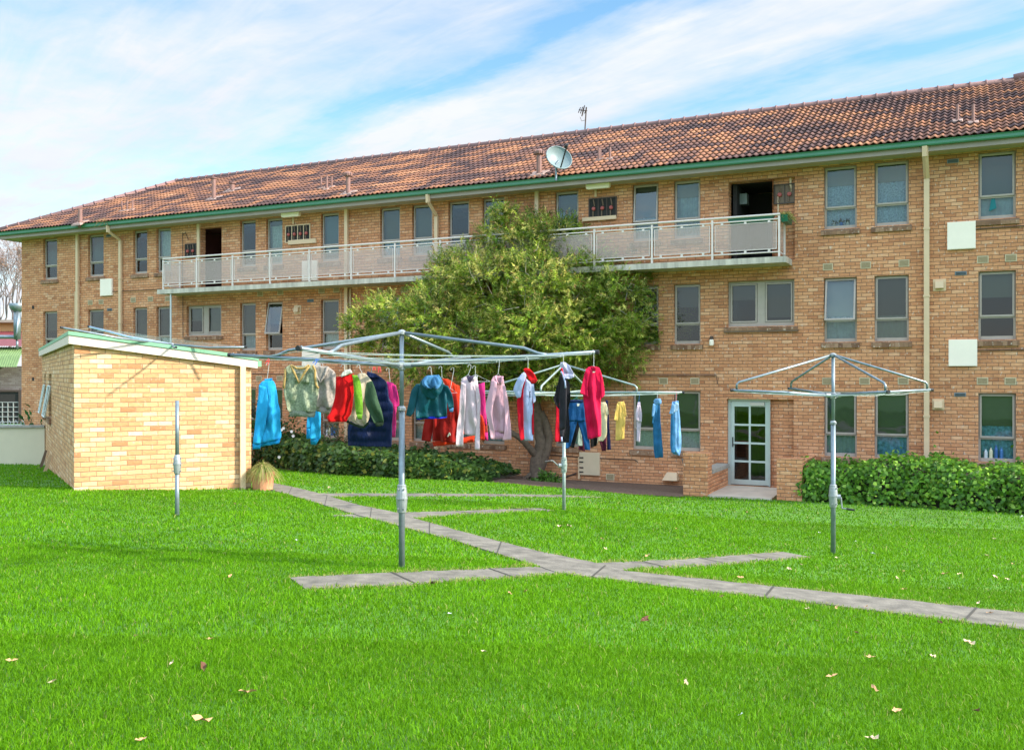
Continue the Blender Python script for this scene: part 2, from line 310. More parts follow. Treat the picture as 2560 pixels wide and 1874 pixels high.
def cloth(name, col, var=.10, knit=0.0, rough=.85, stripes=None):
    m, n, l, p = newmat(name); tc = N(n, 'ShaderNodeTexCoord')
    nz = N(n, 'ShaderNodeTexNoise'); nz.inputs['Scale'].default_value = 9 if not knit else 55; nz.inputs['Detail'].default_value = 5
    l.new(tc.outputs['Object'], nz.inputs['Vector'])
    col = tuple(.86 * c ** 1.2 for c in col); cr = N(n, 'ShaderNodeValToRGB'); v = var + knit
    ramp(cr, [(.3, tuple(c * (1 - v) for c in col)), (.7, tuple(min(1, c * (1 + v)) for c in col))])
    l.new(nz.outputs[0], cr.inputs[0]); l.new(cr.outputs[0], p.inputs['Base Color'])
    p.inputs['Roughness'].default_value = rough; p.inputs['Specular IOR Level'].default_value = .2
    p.inputs['Sheen Weight'].default_value = .08; p.inputs['Sheen Roughness'].default_value = .4
    mp = N(n, 'ShaderNodeMapping'); mp.inputs['Scale'].default_value = (14, 14, 4); l.new(tc.outputs['Object'], mp.inputs[0])
    nb = N(n, 'ShaderNodeTexNoise'); nb.inputs['Scale'].default_value = 1.3; nb.inputs['Detail'].default_value = 4; l.new(mp.outputs[0], nb.inputs['Vector'])
    b = N(n, 'ShaderNodeBump'); b.inputs['Strength'].default_value = .8; b.inputs['Distance'].default_value = .03
    l.new(nb.outputs[0], b.inputs['Height']); l.new(b.outputs[0], p.inputs['Normal'])
    tr = N(n, 'ShaderNodeBsdfTranslucent'); l.new(cr.outputs[0], tr.inputs[0]); mx = N(n, 'ShaderNodeMixShader'); mx.inputs[0].default_value = .14
    l.new(p.outputs[0], mx.inputs[1]); l.new(tr.outputs[0], mx.inputs[2]); l.new(mx.outputs[0], n['Material Output'].inputs[0])
    return m
BRICK = brick_mat('apartment_brick', [(0., (.44, .175, .080)), (.12, (.53, .222, .102)), (.5, (.60, .268, .126)), (.85, (.64, .300, .145)), (1., (.68, .365, .20))], (.20, .112, .070), fleck=.75, dark=.5)
BRICK2 = brick_mat('shed_brick', [(0., (.42, .19, .085)), (.12, (.55, .275, .125)), (.5, (.62, .345, .165)), (.85, (.67, .41, .215)), (1., (.73, .53, .34))], (.32, .20, .12), fleck=.35, dark=.15, bl=.252)
BRICKG = brick_mat('grey_block', [(0., (.15, .12, .11)), (1., (.21, .18, .165))], (.12, .10, .09), fleck=.1, bl=.4, bh=.1)
SILL = brick_mat('sill_brick', [(0., (.17, .085, .05)), (.5, (.28, .15, .085)), (1., (.36, .21, .13))], (.17, .11, .075), bl=.10, bh=.5, fleck=.9)
TILE = tile_mat(); GLASS = glass_mat(); PERF = mesh_mat(); LEAF = leaf_mat('leaf', trans=.38); GRASSM = leaf_mat('grass_blade', rough=.55, trans=.35); GRASSM.node_tree.nodes['Principled BSDF'].inputs['Specular IOR Level'].default_value = .12
CAP = M('ridge_clay', (.20, .105, .095), .7, var=.25, bump=.4, bscale=25)
GREEN = M('green_gutter_paint', (.055, .185, .105), .45, var=.10, scale=3)
GREEN2 = M('faded_green_paint', (.17, .36, .22), .5, var=.15, scale=3)
FASC = M('fascia_taupe', (.30, .235, .19), .6, var=.12, scale=2)
SOFF = M('soffit_cream', (.44, .37, .29), .7, var=.08, scale=1.5)
CREAM = M('cream_paint', (.66, .46, .28), .5, var=.08, scale=3)
PINKC = M('shed_fascia', (.64, .52, .44), .6, var=.06, scale=3)
FRAME = M('window_frame_taupe', (.40, .325, .27), .5, var=.10, scale=6)
WHITE = M('white_rail_paint', (.72, .61, .55), .45, var=.06, scale=6)
PANEL = M('white_panel', (.92, .78, .64), .55, var=.05, scale=2)
BEIGEP = M('beige_panel', (.62, .47, .31), .6, var=.07, scale=3)
CONC = M('stained_concrete', (.50, .44, .36), .85, var=.42, scale=5, bump=.4, bscale=30, stretch=(1, 1, .15))
GREYC = M('path_concrete', (.150, .134, .108), .9, var=.55, scale=4.5, bump=1.0, bscale=45)
JOINT = M('path_joint', (.05, .045, .035), .95)
PORCHC = M('porch_concrete', (.56, .46, .36), .85, var=.18, scale=2.5, bump=.3, bscale=40)
GALV = M('galvanised_steel', (.20, .245, .27), .42, metal=.6, var=.22, scale=14)
GALV2 = M('weathered_galvanised', (.27, .33, .31), .5, metal=.45, var=.3, scale=22)
CAST = M('cast_alloy', (.32, .345, .355), .45, metal=.55, var=.18, scale=20)
BLACKR = M('black_rubber', (.012, .012, .014), .6)
WIRE = M('plastic_coated_wire', (.40, .47, .43), .5, metal=.3)
WHITEW = M('white_wire', (.52, .54, .52), .4, metal=.2)
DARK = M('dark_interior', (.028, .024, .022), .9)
DARKRED = M('dark_red_hall', (.10, .028, .022), .85)
BLIND = [M('blind_grey_green', (.115, .125, .098), .85, var=.05), M('blind_brown_grey', (.075, .068, .054), .85, var=.05), M('blind_blue', (.11, .18, .20), .85, var=.06), M('blind_pale', (.24, .25, .20), .85, var=.05)]
LACE = M('lace_curtain', (.33, .43, .49), .9, var=.55, scale=28)
LACEW = M('white_lace', (.46, .50, .46), .9, var=.4, scale=24)
BLUEC = M('blue_pattern_curtain', (.17, .40, .53), .8, var=.75, scale=13)
SHEER = M('sheer_curtain', (.31, .39, .40), .9, var=.25, scale=6)
ALU = M('door_aluminium', (.52, .58, .54), .4, metal=.35, var=.06)
VENTM = M('vent_tan', (.30, .22, .12), .8, var=.2, scale=30)
VENTF = M('vent_frame', (.55, .44, .28), .7)
VENTB = M('blue_grey_louvre', (.19, .24, .27), .5)
RED = M('red_regulator', (.38, .07, .055), .5, var=.3, scale=30)
BRASS = M('brown_pipe', (.16, .10, .06), .6)
CABLE = M('dark_conduit', (.07, .045, .035), .7)
TERRA = M('terracotta_pot', (.50, .23, .12), .85, var=.3, scale=9, bump=.5, bscale=18)
BARK = M('bark', (.125, .085, .058), .95, var=.5, scale=9, bump=1.0, bscale=22)
BARK2 = M('twig_bark', (.36, .31, .25), .9, var=.2)
MULCH = M('garden_mulch', (.125, .075, .05), .95, var=.6, scale=18, bump=1., bscale=50)
STONE = M('coping_stone', (.33, .30, .255), .9, var=.25, scale=8, bump=.4)
WALLW = M('rendered_wall', (.64, .55, .39), .8, var=.06, scale=1.5)
DISH = M('dish_grey', (.17, .225, .23), .45, var=.12, scale=6)
PIPEC = M('painted_vent_pipe', (.22, .115, .095), .7, var=.15)
MORT = M('flashing_mortar', (.33, .22, .18), .8)
REDROOF = M('red_corrugated', (.13, .03, .035), .5, var=.15)
AWN = M('green_corrugated', (.15, .23, .085), .5, var=.2)
ORANGEW = M('orange_render', (.60, .30, .12), .8)
WOOD = M('raw_board', (.56, .38, .22), .8, var=.2)
BLACKL = M('black_lettering', (.02, .02, .025), .6)
# ------------------------------------------------------------------ the lie of the land
CTL = np.array([(0, 0, 1.15), (-2.8, 4.7, 1.1), (0., 4.5, 1.08), (2.8, 5.0, .95), (-1.139, 9.71, .90), (4.59, 13.43, .334), (.9, 16.2, .562), (-4.88, 13.7, .836), (-7.62, 16.36, .88), (-4.95, 17.83, .74), (-12.6, 25.4, .44), (-6.66, 26.8, .2), (-.55, 24.7, .12), (4.1, 22.2, 0), (6.6, 21.6, 0), (10.6, 19.5, 0), (-16, 36, .2), (-7, 31, .1), (-10, 10, 1.15), (12, 10, .3)])
def _tps(C, lam):
    n = len(C); d = np.hypot(C[:, None, 0] - C[None, :, 0], C[:, None, 1] - C[None, :, 1])
    K = np.where(d > 0, d * d * np.log(d + 1e-9), 0) + lam * np.eye(n); P = np.c_[np.ones(n), C[:, :2]]
    return np.linalg.solve(np.r_[np.c_[K, P], np.c_[P.T, np.zeros((3, 3))]], np.r_[C[:, 2], 0, 0, 0])
_w = _tps(CTL, 1.0)
def Gv(x, y):                                    # ground height, arrays
    x = np.asarray(x, float); y = np.asarray(y, float); sh = x.shape
    px, py = np.clip(x.ravel(), -22, 16), np.clip(y.ravel(), 0, 38)
    d = np.hypot(px[:, None] - CTL[None, :, 0], py[:, None] - CTL[None, :, 1])
    z = (np.where(d > 0, d * d * np.log(d + 1e-9), 0) @ _w[:-3]) + _w[-3] + _w[-2] * px + _w[-1] * py
    return np.clip(z, -.05, 1.6).reshape(sh)
def G(x, y): return float(Gv(np.array([x]), np.array([y]))[0])
def hit(px, py):                                 # where the sight line of a pixel meets the ground
    ds = np.linspace(3, 42, 800); z = CZ + (CY - py) / F * ds; v = z - Gv((px - CX) / F * ds, ds)
    i = int(np.argmax(v <= 0)); t = v[i - 1] / (v[i - 1] - v[i]); d = ds[i - 1] + t * (ds[i] - ds[i - 1])
    return Vector(((px - CX) / F * d, d, G((px - CX) / F * d, d)))
Z7 = lambda x, y: (560 + x / 2.0518, 1140 + y / 2.0518)
Z8 = lambda x, y: (1400 + x / 1.9457, 1140 + y / 1.9457)

# facade frame: s runs left along the wall, n out of it towards the lawn, z up
P0 = Vector((11.72, 21.52, 0)); FA = Vector((-.9001, .4355, 0)).normalized(); FN = Vector((-FA.y, FA.x, 0)); FN = Vector((-.4355, -.9001, 0)).normalized()
FROT = math.atan2(-FA.y, -FA.x)
def FP(s, n, z): return P0 + FA * s + FN * n + Vector((0, 0, z))
def fs_(px, n=0.0):                              # photo column -> s on the plane n
    u = (px - CX) / F; q = P0 + FN * n
    return (q.x - q.y * u) / (FA.y * u - FA.x)
def fz(px, py, n=0.0):
    s = fs_(px, n); return CZ + (CY - py) / F * (P0 + FN * n + FA * s).y
def fbox(mb, s0, s1, n0, n1, z0, z1):
    mb.hexa([FP(s0, n0, z0), FP(s1, n0, z0), FP(s1, n1, z0), FP(s0, n1, z0), FP(s0, n0, z1), FP(s1, n0, z1), FP(s1, n1, z1), FP(s0, n1, z1)])

# ground sheet to the horizon
gx = np.concatenate([np.linspace(-400, -30, 12), np.arange(-28, 20, .5), np.linspace(22, 400, 12)])
gy = np.concatenate([np.linspace(-200, -8, 8), np.arange(-6, 40, .5), np.linspace(44, 800, 14)])
XX, YY = np.meshgrid(gx, gy, indexing='ij'); ZZ = Gv(XX, YY)
V = np.stack([XX, YY, ZZ], -1).reshape(-1, 3); ny = len(gy)
ii, jj = np.meshgrid(np.arange(len(gx) - 1), np.arange(ny - 1), indexing='ij'); b = (ii * ny + jj).ravel()
LAWN = M('lawn_soil', (.062, .17, .012), .95, var=.45, scale=1.2, bump=.8, bscale=40)
npmesh('ground', V, [(4, np.stack([b, b + ny, b + ny + 1, b + 1], 1))], LAWN, kind='structure', smooth=True)

# concrete paths: strips between two edges read off the photograph
PATHPOLYS = []; PATHGROW = []
def resamp(P, n):
    P = [Vector(p) for p in P]; L = [0]
    for a, c in zip(P[:-1], P[1:]): L.append(L[-1] + (c - a).length)
    out = []
    for k in range(n):
        t = L[-1] * k / (n - 1); i = 0
        while i < len(P) - 2 and L[i + 1] < t: i += 1
        q = (t - L[i]) / max(1e-9, L[i + 1] - L[i]); out.append(P[i].lerp(P[i + 1], q))
    return out
def strip(name, e1, e2, lift, joint=1.5, j0=.8, mat=None, n=60):
    A = resamp([hit(*p) for p in e1], n); B = resamp([hit(*p) for p in e2], n)
    wob = lambda k, s: .014 * math.sin(k * 1.7 + s) + .009 * math.sin(k * 4.1 + s)
    mb = MB(); top = []
    acc = 0
    for k in range(n):
        d = (B[k] - A[k]).normalized()
        a = A[k] + d * wob(k, 0); c = B[k] - d * wob(k, 2)
        a = Vector((a.x, a.y, G(a.x, a.y) + lift)); c = Vector((c.x, c.y, G(c.x, c.y) + lift)); top.append((a, c))
        if k: acc += (top[k][0] - top[k - 1][0]).length
    down = Vector((0, 0, -.09))
    for (a, c), (a2, c2) in zip(top[:-1], top[1:]):
        mb.quad(a, c, c2, a2); mb.quad(a + down, a, a2, a2 + down); mb.quad(c, c + down, c2 + down, c2)
    mb.quad(top[0][0], top[0][0] + down, top[0][1] + down, top[0][1]); mb.quad(top[-1][1], top[-1][1] + down, top[-1][0] + down, top[-1][0])
    mb.cur = 1; acc = 0; nxt = j0
    for k in range(1, n):
        st = (top[k][0] - top[k - 1][0]).length
        while acc + st > nxt:
            q = (nxt - acc) / st
            for dz, hw in ((.004, .012),):
                a = top[k - 1][0].lerp(top[k][0], q); c = top[k - 1][1].lerp(top[k][1], q); t = (top[k][0] - top[k - 1][0]).normalized() * hw
                up = Vector((0, 0, dz)); mb.quad(a - t + up, c - t + up, c + t + up, a + t + up)
            nxt += joint
        acc += st
    o = mb.build(name, [mat or GREYC, JOINT]); o['kind'] = 'structure'
    inn = lambda a, b, k: (a.lerp(b, (.035 + .03 * math.sin(k * .9) + .02 * math.sin(k * 2.7)) / max(.2, (b - a).length)))
    PATHPOLYS.append(np.array([(q.x, q.y) for q in (inn(p[0], p[1], k) for k, p in enumerate(top))] + [(q.x, q.y) for q in (inn(p[1], p[0], k + 5) for k, p in enumerate(top))][::-1]))
    grw = lambda a, b: (a + (a - b).normalized() * .10)
    PATHGROW.append(np.array([(q.x, q.y) for q in (grw(p[0], p[1]) for p in top)] + [(q.x, q.y) for q in (grw(p[1], p[0]) for p in top)][::-1]))
    return o
main_lo = [Z7(205, 168), Z7(250, 178), Z7(480, 245), Z7(650, 297), Z7(890, 360), Z7(1190, 440), Z7(1600, 566), Z7(1720, 608), Z8(290, 610), Z8(600, 652), Z8(1050, 698), Z8(1600, 768), Z8(2257, 850), (3300, 1692)]
main_up = [Z7(240, 138), Z7(270, 145), Z7(470, 190), Z7(690, 255), Z7(880, 293), Z7(970, 322), Z7(1250, 400), Z7(1620, 495), Z7(1900, 552), Z8(310, 563), Z8(730, 607), Z8(1140, 650), Z8(1690, 708), Z8(2257, 770), (3300, 1614)]
strip('main_path', main_lo, main_up, .020, 1.75, 1.3, n=130)
strip('cross_path', [Z7(415, 685), Z7(910, 665), Z7(1330, 635), Z7(1720, 608), Z8(310, 563), Z8(780, 530), Z8(1210, 492)], [Z7(335, 627), Z7(790, 605), Z7(1220, 588), Z7(1630, 570), Z8(170, 525), Z8(600, 505), Z8(1080, 468)], .014, 1.12, 1.05, n=70)
strip('branch_path', [Z7(700, 320), Z7(970, 322), Z7(1310, 297), Z7(1700, 282)], [Z7(525, 306), Z7(880, 291), Z7(1200, 283), Z7(1620, 268)], .010, 1.4, .7, n=50)
strip('back_path', [Z7(500, 215), Z7(740, 210), Z7(1240, 207), Z7(1730, 211), Z7(1950, 213)], [Z7(430, 192), Z7(810, 192), Z7(1250, 194), Z7(1730, 200), Z7(1950, 211.5)], .007, 1.5, 1.0, n=50)
# soil bed along the building
bedfront = [(560, 1157), (640, 1164), (800, 1184), (1000, 1196), (1228, 1205), (1330, 1215), (1450, 1223), (1560, 1235), (1708, 1243)]
A = resamp([hit(*p) for p in bedfront], 60); B = [FP(fs_(560, .02) + (fs_(1708, .02) - fs_(560, .02)) * k / 59, .02, 0) for k in range(60)]
mb = MB(); NB = 8
for k in range(59):
    for j in range(NB):
        q = []
        for kk, j2 in ((k, j), (k, j + 1), (k + 1, j + 1), (k + 1, j)):
            p = A[kk].lerp(B[kk], j2 / NB); q.append(Vector((p.x, p.y, G(p.x, p.y) + .012 + .05 * math.sin(math.pi * min(1, j2 / NB * 1.6)) ** 2)))
        mb.quad(*q[::-1])
o = mb.build('garden_bed', MULCH, smooth=True); o['kind'] = 'structure'
BEDPOLY = np.array([(p.x, p.y) for p in A] + [(p.x, p.y) for p in B[::-1]])

# ------------------------------------------------------------------ the apartment building
SL, SR = 34.1, -7.5                               # left end and right end of the wall along s
ZS = 8.12                                         # soffit height
BLD = thing('apartment_building', 'long three-storey tan brick apartment block with terracotta tiled roof and green gutter', 'building', FP(12, 0, 0))
holes = []                                        # (s0, s1, z0, z1, depth)
COLS = [(108, 143), (220, 259), (333, 368), (391, 427), (600, 639), (665, 706), (802, 847), (950, 1000), (1030, 1081), (1121, 1173), (1206, 1261), (1387, 1446), (1581, 1646), (1684, 1751), (2060, 2142), (2186, 2272), (2446, 2540)]
scol = [(fs_(b), fs_(a)) for a, b in COLS] + [(-3.6, -2.75)]
WIN = []
for i, (s0, s1) in enumerate(scol):
    for fl, (z0, z1, zt) in enumerate(((.88, 2.48, 1.45), (3.72, 5.31, 4.27), (6.52, 8.07, 7.06))):
        WIN.append((i, fl, s0, s1, z0, z1, zt))
WIDE = [(fs_(553), fs_(466), 4.25, 5.30), (fs_(1986), fs_(1819), 4.15, 5.32)]
for w_ in WIN: holes.append((w_[2], w_[3], w_[4], w_[5]))
for w_ in WIDE: holes.append(w_)
DOOR = (fs_(1926), fs_(1817), .03, 2.28); PORCHREC = (fs_(1984), fs_(1926), .03, 2.28)
BALD = (fs_(554), fs_(501), 5.82, 7.95); STAIR = (fs_(1931), fs_(1821.5), 5.82, 7.90); METR = (fs_(1987), fs_(1931), 5.82, 7.90)
holes += [DOOR, PORCHREC, BALD, STAIR, METR]
ss = sorted(set([SR, SL] + [round(v, 5) for h in holes for v in h[:2]])); zs = sorted(set([-.1, ZS] + [round(v, 5) for h in holes for v in h[2:4]]))
mb = MB()
for a, c in zip(ss[:-1], ss[1:]):
    for z0, z1 in zip(zs[:-1], zs[1:]):
        m_, zm = (a + c) / 2, (z0 + z1) / 2
        if any(h[0] < m_ < h[1] and h[2] < zm < h[3] for h in holes): continue
        mb.quad(FP(c, 0, z0), FP(a, 0, z0), FP(a, 0, z1), FP(c, 0, z1), [(-c, z0), (-a, z0), (-a, z1), (-c, z1)])
def reveal(h, dep):
    s0, s1, z0, z1 = h
    for s in (s0, s1): mb.quad(FP(s, 0, z0), FP(s, -dep, z0), FP(s, -dep, z1), FP(s, 0, z1), [(0, z0), (dep, z0), (dep, z1), (0, z1)])
    for z in (z0, z1): mb.quad(FP(s0, 0, z), FP(s1, 0, z), FP(s1, -dep, z), FP(s0, -dep, z), [(s0, 0), (s1, 0), (s1, dep), (s0, dep)])
for h in holes: reveal(h, .24 if h not in (STAIR, METR, DOOR, PORCHREC) else .30)
for h in (PORCHREC, METR):
    s0, s1, z0, z1 = h; d = .13
    mb.quad(FP(s1, -d, z0), FP(s0, -d, z0), FP(s0, -d, z1), FP(s1, -d, z1), [(-s1, z0), (-s0, z0), (-s0, z1), (-s1, z1)])
# end walls and back
for s in (SL, SR): mb.quad(FP(s, 0, -.1), FP(s, -9, -.1), FP(s, -9, ZS), FP(s, 0, ZS), [(0, -.1), (9, -.1), (9, ZS), (0, ZS)])
mb.quad(FP(SR, -9, -.1), FP(SL, -9, -.1), FP(SL, -9, ZS), FP(SR, -9, ZS), [(SR, -.1), (SL, -.1), (SL, ZS), (SR, ZS)])
mb.build('wall', BRICK, BLD)
# dark rooms: a shell just inside, with floors between storeys
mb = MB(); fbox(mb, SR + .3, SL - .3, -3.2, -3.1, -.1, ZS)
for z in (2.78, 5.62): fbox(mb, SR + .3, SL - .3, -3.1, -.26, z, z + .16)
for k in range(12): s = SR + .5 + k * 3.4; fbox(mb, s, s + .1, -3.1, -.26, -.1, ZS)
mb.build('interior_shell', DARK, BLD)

def build_window(i, fl, s0, s1, z0, z1, zt):
    r = random.Random(i * 7 + fl * 101 + 3); fw = .05
    mb = MB(); n0, n1 = -.18, -.11
    fbox(mb, s0, s0 + fw, n0, n1, z0, z1); fbox(mb, s1 - fw, s1, n0, n1, z0, z1)
    fbox(mb, s0 + fw, s1 - fw, n0, n1, z1 - fw, z1); fbox(mb, s0 + fw, s1 - fw, n0, n1 + .01, z0, z0 + .085); fbox(mb, s0 + fw, s1 - fw, n0, n1, zt - .05, zt)
    w = mb.build('window', FRAME, BLD)
    # upper sash, hinged at its head; some stand ajar
    ajar = {(5, 1): 11, (14, 1): 13, (7, 1): 9, (12, 2): 5}.get((i, fl), 0); t = math.tan(R(ajar))
    mb = MB(); a, c = s0 + fw * .55, s1 - fw * .55; zz0, zz1 = zt - .015, z1 - fw * .6; sw = .042; nn = n1 + .003
    def sb(sa, sc, za, zb):
        f = lambda z: (zz1 - z) * t
        mb.hexa([FP(sa, nn + f(za), za), FP(sc, nn + f(za), za), FP(sc, nn + .028 + f(za), za), FP(sa, nn + .028 + f(za), za), FP(sa, nn + f(zb), zb), FP(sc, nn + f(zb), zb), FP(sc, nn + .028 + f(zb), zb), FP(sa, nn + .028 + f(zb), zb)])
    sb(a, a + sw, zz0, zz1); sb(c - sw, c, zz0, zz1); sb(a + sw, c - sw, zz1 - sw, zz1); sb(a + sw, c - sw, zz0, zz0 + sw)
    mb.build('sash', FRAME, w)
    f = lambda z: (zz1 - z) * t
    mb = MB(); mb.quad(FP(c - sw, nn + .01 + f(zz0), zz0 + sw), FP(a + sw, nn + .01 + f(zz0), zz0 + sw), FP(a + sw, nn + .01 + f(zz1), zz1 - sw), FP(c - sw, nn + .01 + f(zz1), zz1 - sw)); mb.build('pane', GLASS, w)
    mb = MB(); mb.quad(FP(s1 - fw, -.145, z0 + .085), FP(s0 + fw, -.145, z0 + .085), FP(s0 + fw, -.145, zt - .05), FP(s1 - fw, -.145, zt - .05)); mb.build('pane', GLASS, w)
    # brick-on-edge sill
    mb = MB(); mb.hexa([FP(s0 - .07, -.05, z0 - .13), FP(s1 + .07, -.05, z0 - .13), FP(s1 + .07, .055, z0 - .15), FP(s0 - .07, .055, z0 - .15), FP(s0 - .07, -.05, z0 - .002), FP(s1 + .07, -.05, z0 - .002), FP(s1 + .07, .055, z0 - .035), FP(s0 - .07, .055, z0 - .035)])
    mb.build('sill', SILL, w)
    # blind and curtain behind the glass
    full = (z1 - z0)
    spec = {(14, 2): (.30, 3, LACE), (15, 2): (.30, 3, LACE), (16, 2): (.62, 0, SHEER), (14, 1): (.60, 3, SHEER), (15, 1): (.60, 1, BLIND[3]), (16, 1): (.38, 0, None), (14, 0): (.64, 0, SHEER), (15, 0): (.64, 0, BLUEC), (16, 0): (.48, 0, BLUEC),
            (13, 0): (.64, 1, LACEW), (12, 0): (.64, 1, LACEW), (13, 1): (.38, 1, None), (12, 2): (.58, 0, SHEER), (13, 2): (.28, 3, SHEER), (11, 2): (.36, 0, SHEER), (6, 2): (1.0, 2, None), (7, 2): (.62, 0, BLUEC), (8, 2): (.66, 0, LACEW), (9, 2): (.12, 0, None), (10, 2): (.7, 0, None),
            (8, 0): (.62, 1, LACEW), (7, 0): (.6, 0, LACEW), (4, 2): (.1, 1, None), (5, 2): (.15, 0, LACEW), (2, 2): (.05, 1, None), (3, 2): (.0, 1, LACEW)}.get((i, fl))
    if spec is None: spec = (r.choice([.45, .62, .64, .66, 1.0]), r.choice([0, 1, 1, 0]), r.choice([None, None, LACEW, SHEER]))
    if spec[0] > 0:
        mb = MB(); ze = z1 - full * spec[0]; mb.quad(FP(s1 - .03, -.205, ze), FP(s0 + .03, -.205, ze), FP(s0 + .03, -.205, z1), FP(s1 - .03, -.205, z1)); mb.build('blind', BLIND[spec[1]], w)
    if spec[2] is not None:
        mb = MB(); nk = 28; top = z1 - full * max(0, spec[0] - .1)
        for k in range(nk):
            q = []
            for kk in (k, k + 1): s = s0 + .02 + (s1 - s0 - .04) * kk / nk; q.append((s, -.228 + .014 * math.sin(kk * 1.15 + i)))
            mb.quad(FP(q[1][0], q[1][1], z0), FP(q[0][0], q[0][1], z0), FP(q[0][0], q[0][1], top), FP(q[1][0], q[1][1], top))
        mb.build('curtain', spec[2], w)
    return w
for w_ in WIN:
    o = build_window(*w_)
    if w_[:2] == (16, 2):                         # a teal cloth and a bright bowl on this sill
        s0, s1, z0 = w_[2:5]; mb = MB(); sm = s0 + (s1 - s0) * .60
        mb.hexa([FP(sm - .07, -.15, z0 + .26), FP(sm + .09, -.15, z0 + .20), FP(sm + .09, -.13, z0 + .20), FP(sm - .07, -.13, z0 + .26), FP(sm - .03, -.15, z0 + .52), FP(sm + .03, -.15, z0 + .52), FP(sm + .03, -.13, z0 + .52), FP(sm - .03, -.13, z0 + .52)]); mb.build('hanging_cloth', M('teal_cloth', (.01, .16, .18), .8), o)
    if w_[:2] in ((16, 0), (6, 0)):      # bottles and packets on the sill
        s0, s1, z0 = w_[2:5]
        for j, (f_, h_, c_) in enumerate(((.38, .26, (.05, .16, .36)), (.52, .30, (.04, .12, .30)), (.66, .24, (.65, .60, .40)), (.8, .20, (.55, .60, .62)))):
            mb = MB(); mb.lathe(FP(s0 + (s1 - s0) * f_, -.145, z0 + .085), [(0, .04), (h_ * .7, .04), (h_ * .85, .018), (h_, .018)], 8); mb.build('bottle', M('sill_bottle', c_, .4), o)
for s0, s1, z0, z1 in WIDE:                       # the two wide kitchen windows
    mb = MB(); n0, n1 = -.18, -.11; fw = .055; sm = (s0 + s1) / 2
    fbox(mb, s0, s0 + fw, n0, n1, z0, z1); fbox(mb, s1 - fw, s1, n0, n1, z0, z1); fbox(mb, s0 + fw, s1 - fw, n0, n1, z1 - fw, z1); fbox(mb, s0 + fw, s1 - fw, n0, n1, z0, z0 + .10); fbox(mb, sm - .10, sm + .10, n0, n1, z0 + .10, z1 - fw)
    w = mb.build('window', FRAME, BLD)
    for a, c in ((s0 + fw, sm - .10), (sm + .10, s1 - fw)):
        mb = MB(); q = .035; A0, C0, Y0, Y1 = a + .01, c - .01, z0 + .11, z1 - fw - .01
        fbox(mb, A0, A0 + q, n1 - .02, n1 + .02, Y0, Y1); fbox(mb, C0 - q, C0, n1 - .02, n1 + .02, Y0, Y1); fbox(mb, A0 + q, C0 - q, n1 - .02, n1 + .02, Y0, Y0 + q); fbox(mb, A0 + q, C0 - q, n1 - .02, n1 + .02, Y1 - q, Y1); mb.build('sash', FRAME, w)
        mb = MB(); mb.quad(FP(c, -.135, z0 + .1), FP(a, -.135, z0 + .1), FP(a, -.135, z1 - fw), FP(c, -.135, z1 - fw)); mb.build('pane', GLASS, w)
        mb = MB(); ze = z1 - (.45 if a > sm else .9) * (z1 - z0) * (.9 if s0 < 10 else 1.1); mb.quad(FP(c, -.205, ze), FP(a, -.205, ze), FP(a, -.205, z1), FP(c, -.205, z1)); mb.build('blind', BLIND[0 if s0 > 10 else 1], w)
    mb = MB(); mb.hexa([FP(s0 - .09, -.05, z0 - .13), FP(s1 + .09, -.05, z0 - .13), FP(s1 + .09, .055, z0 - .15), FP(s0 - .09, .055, z0 - .15), FP(s0 - .09, -.05, z0 - .002), FP(s1 + .09, -.05, z0 - .002), FP(s1 + .09, .055, z0 - .035), FP(s0 - .09, .055, z0 - .035)]); mb.build('sill', SILL, w)
# openings on to the gallery: dark red hall and stair void
for h, m_ in ((BALD, DARKRED), (STAIR, DARK)):
    s0, s1, z0, z1 = h; mb = MB()
    mb.quad(FP(s1 + .5, -1.9, z0), FP(s0 - .5, -1.9, z0), FP(s0 - .5, -1.9, z1), FP(s1 + .5, -1.9, z1))
    for s in (s0 - .5, s1 + .5): mb.quad(FP(s, -.31, z0), FP(s, -1.9, z0), FP(s, -1.9, z1), FP(s, -.31, z1))
    mb.quad(FP(s0 - .5, -.31, z1 + .02), FP(s1 + .5, -.31, z1 + .02), FP(s1 + .5, -1.9, z1 + .02), FP(s0 - .5, -1.9, z1 + .02)); mb.quad(FP(s0 - .5, -.31, z0), FP(s1 + .5, -.31, z0), FP(s1 + .5, -1.9, z0), FP(s0 - .5, -1.9, z0))
    mb.build('hall', m_, BLD)
mb = MB(); s1 = fs_(1826); fbox(mb, s1 - .30, s1 - .06, -.85, -.60, 7.42, 7.70); mb.build('wall_box', M('pale_box', (.20, .23, .21), .6), BLD)
mb = MB(); s = fs_(497.5); fbox(mb, s - .06, s + .06, .002, .05, 5.82, 8.1); mb.build('conduit_trim', CREAM, BLD)
# entrance door
s0, s1, z0, z1 = DOOR; mb = MB(); n0, n1 = -.24, -.14
fbox(mb, s0, s0 + .07, n0, n1, z0, z1); fbox(mb, s1 - .07, s1, n0, n1, z0, z1); fbox(mb, s0 + .07, s1 - .07, n0, n1, z1 - .06, z1)
dr = mb.build('door', ALU, BLD)
mb = MB(); a, c = s0 + .075, s1 - .075; n0, n1 = -.21, -.165; sm = (a + c) / 2
fbox(mb, a, a + .085, n0, n1, z0 + .02, z1 - .07); fbox(mb, c - .085, c, n0, n1, z0 + .02, z1 - .07); zb = [z0 + .02, z0 + .15] + []
rows_ = [z0 + .15 + (z1 - .20 - z0 - .15) * k / 4 for k in range(5)]
fbox(mb, a + .085, c - .085, n0, n1, z0 + .02, rows_[0]); fbox(mb, a + .085, c - .085, n0, n1, rows_[4], z1 - .07)
for z in rows_[1:4]: fbox(mb, a + .085, c - .085, n0 + .003, n1 + .003, z - .025, z + .025)
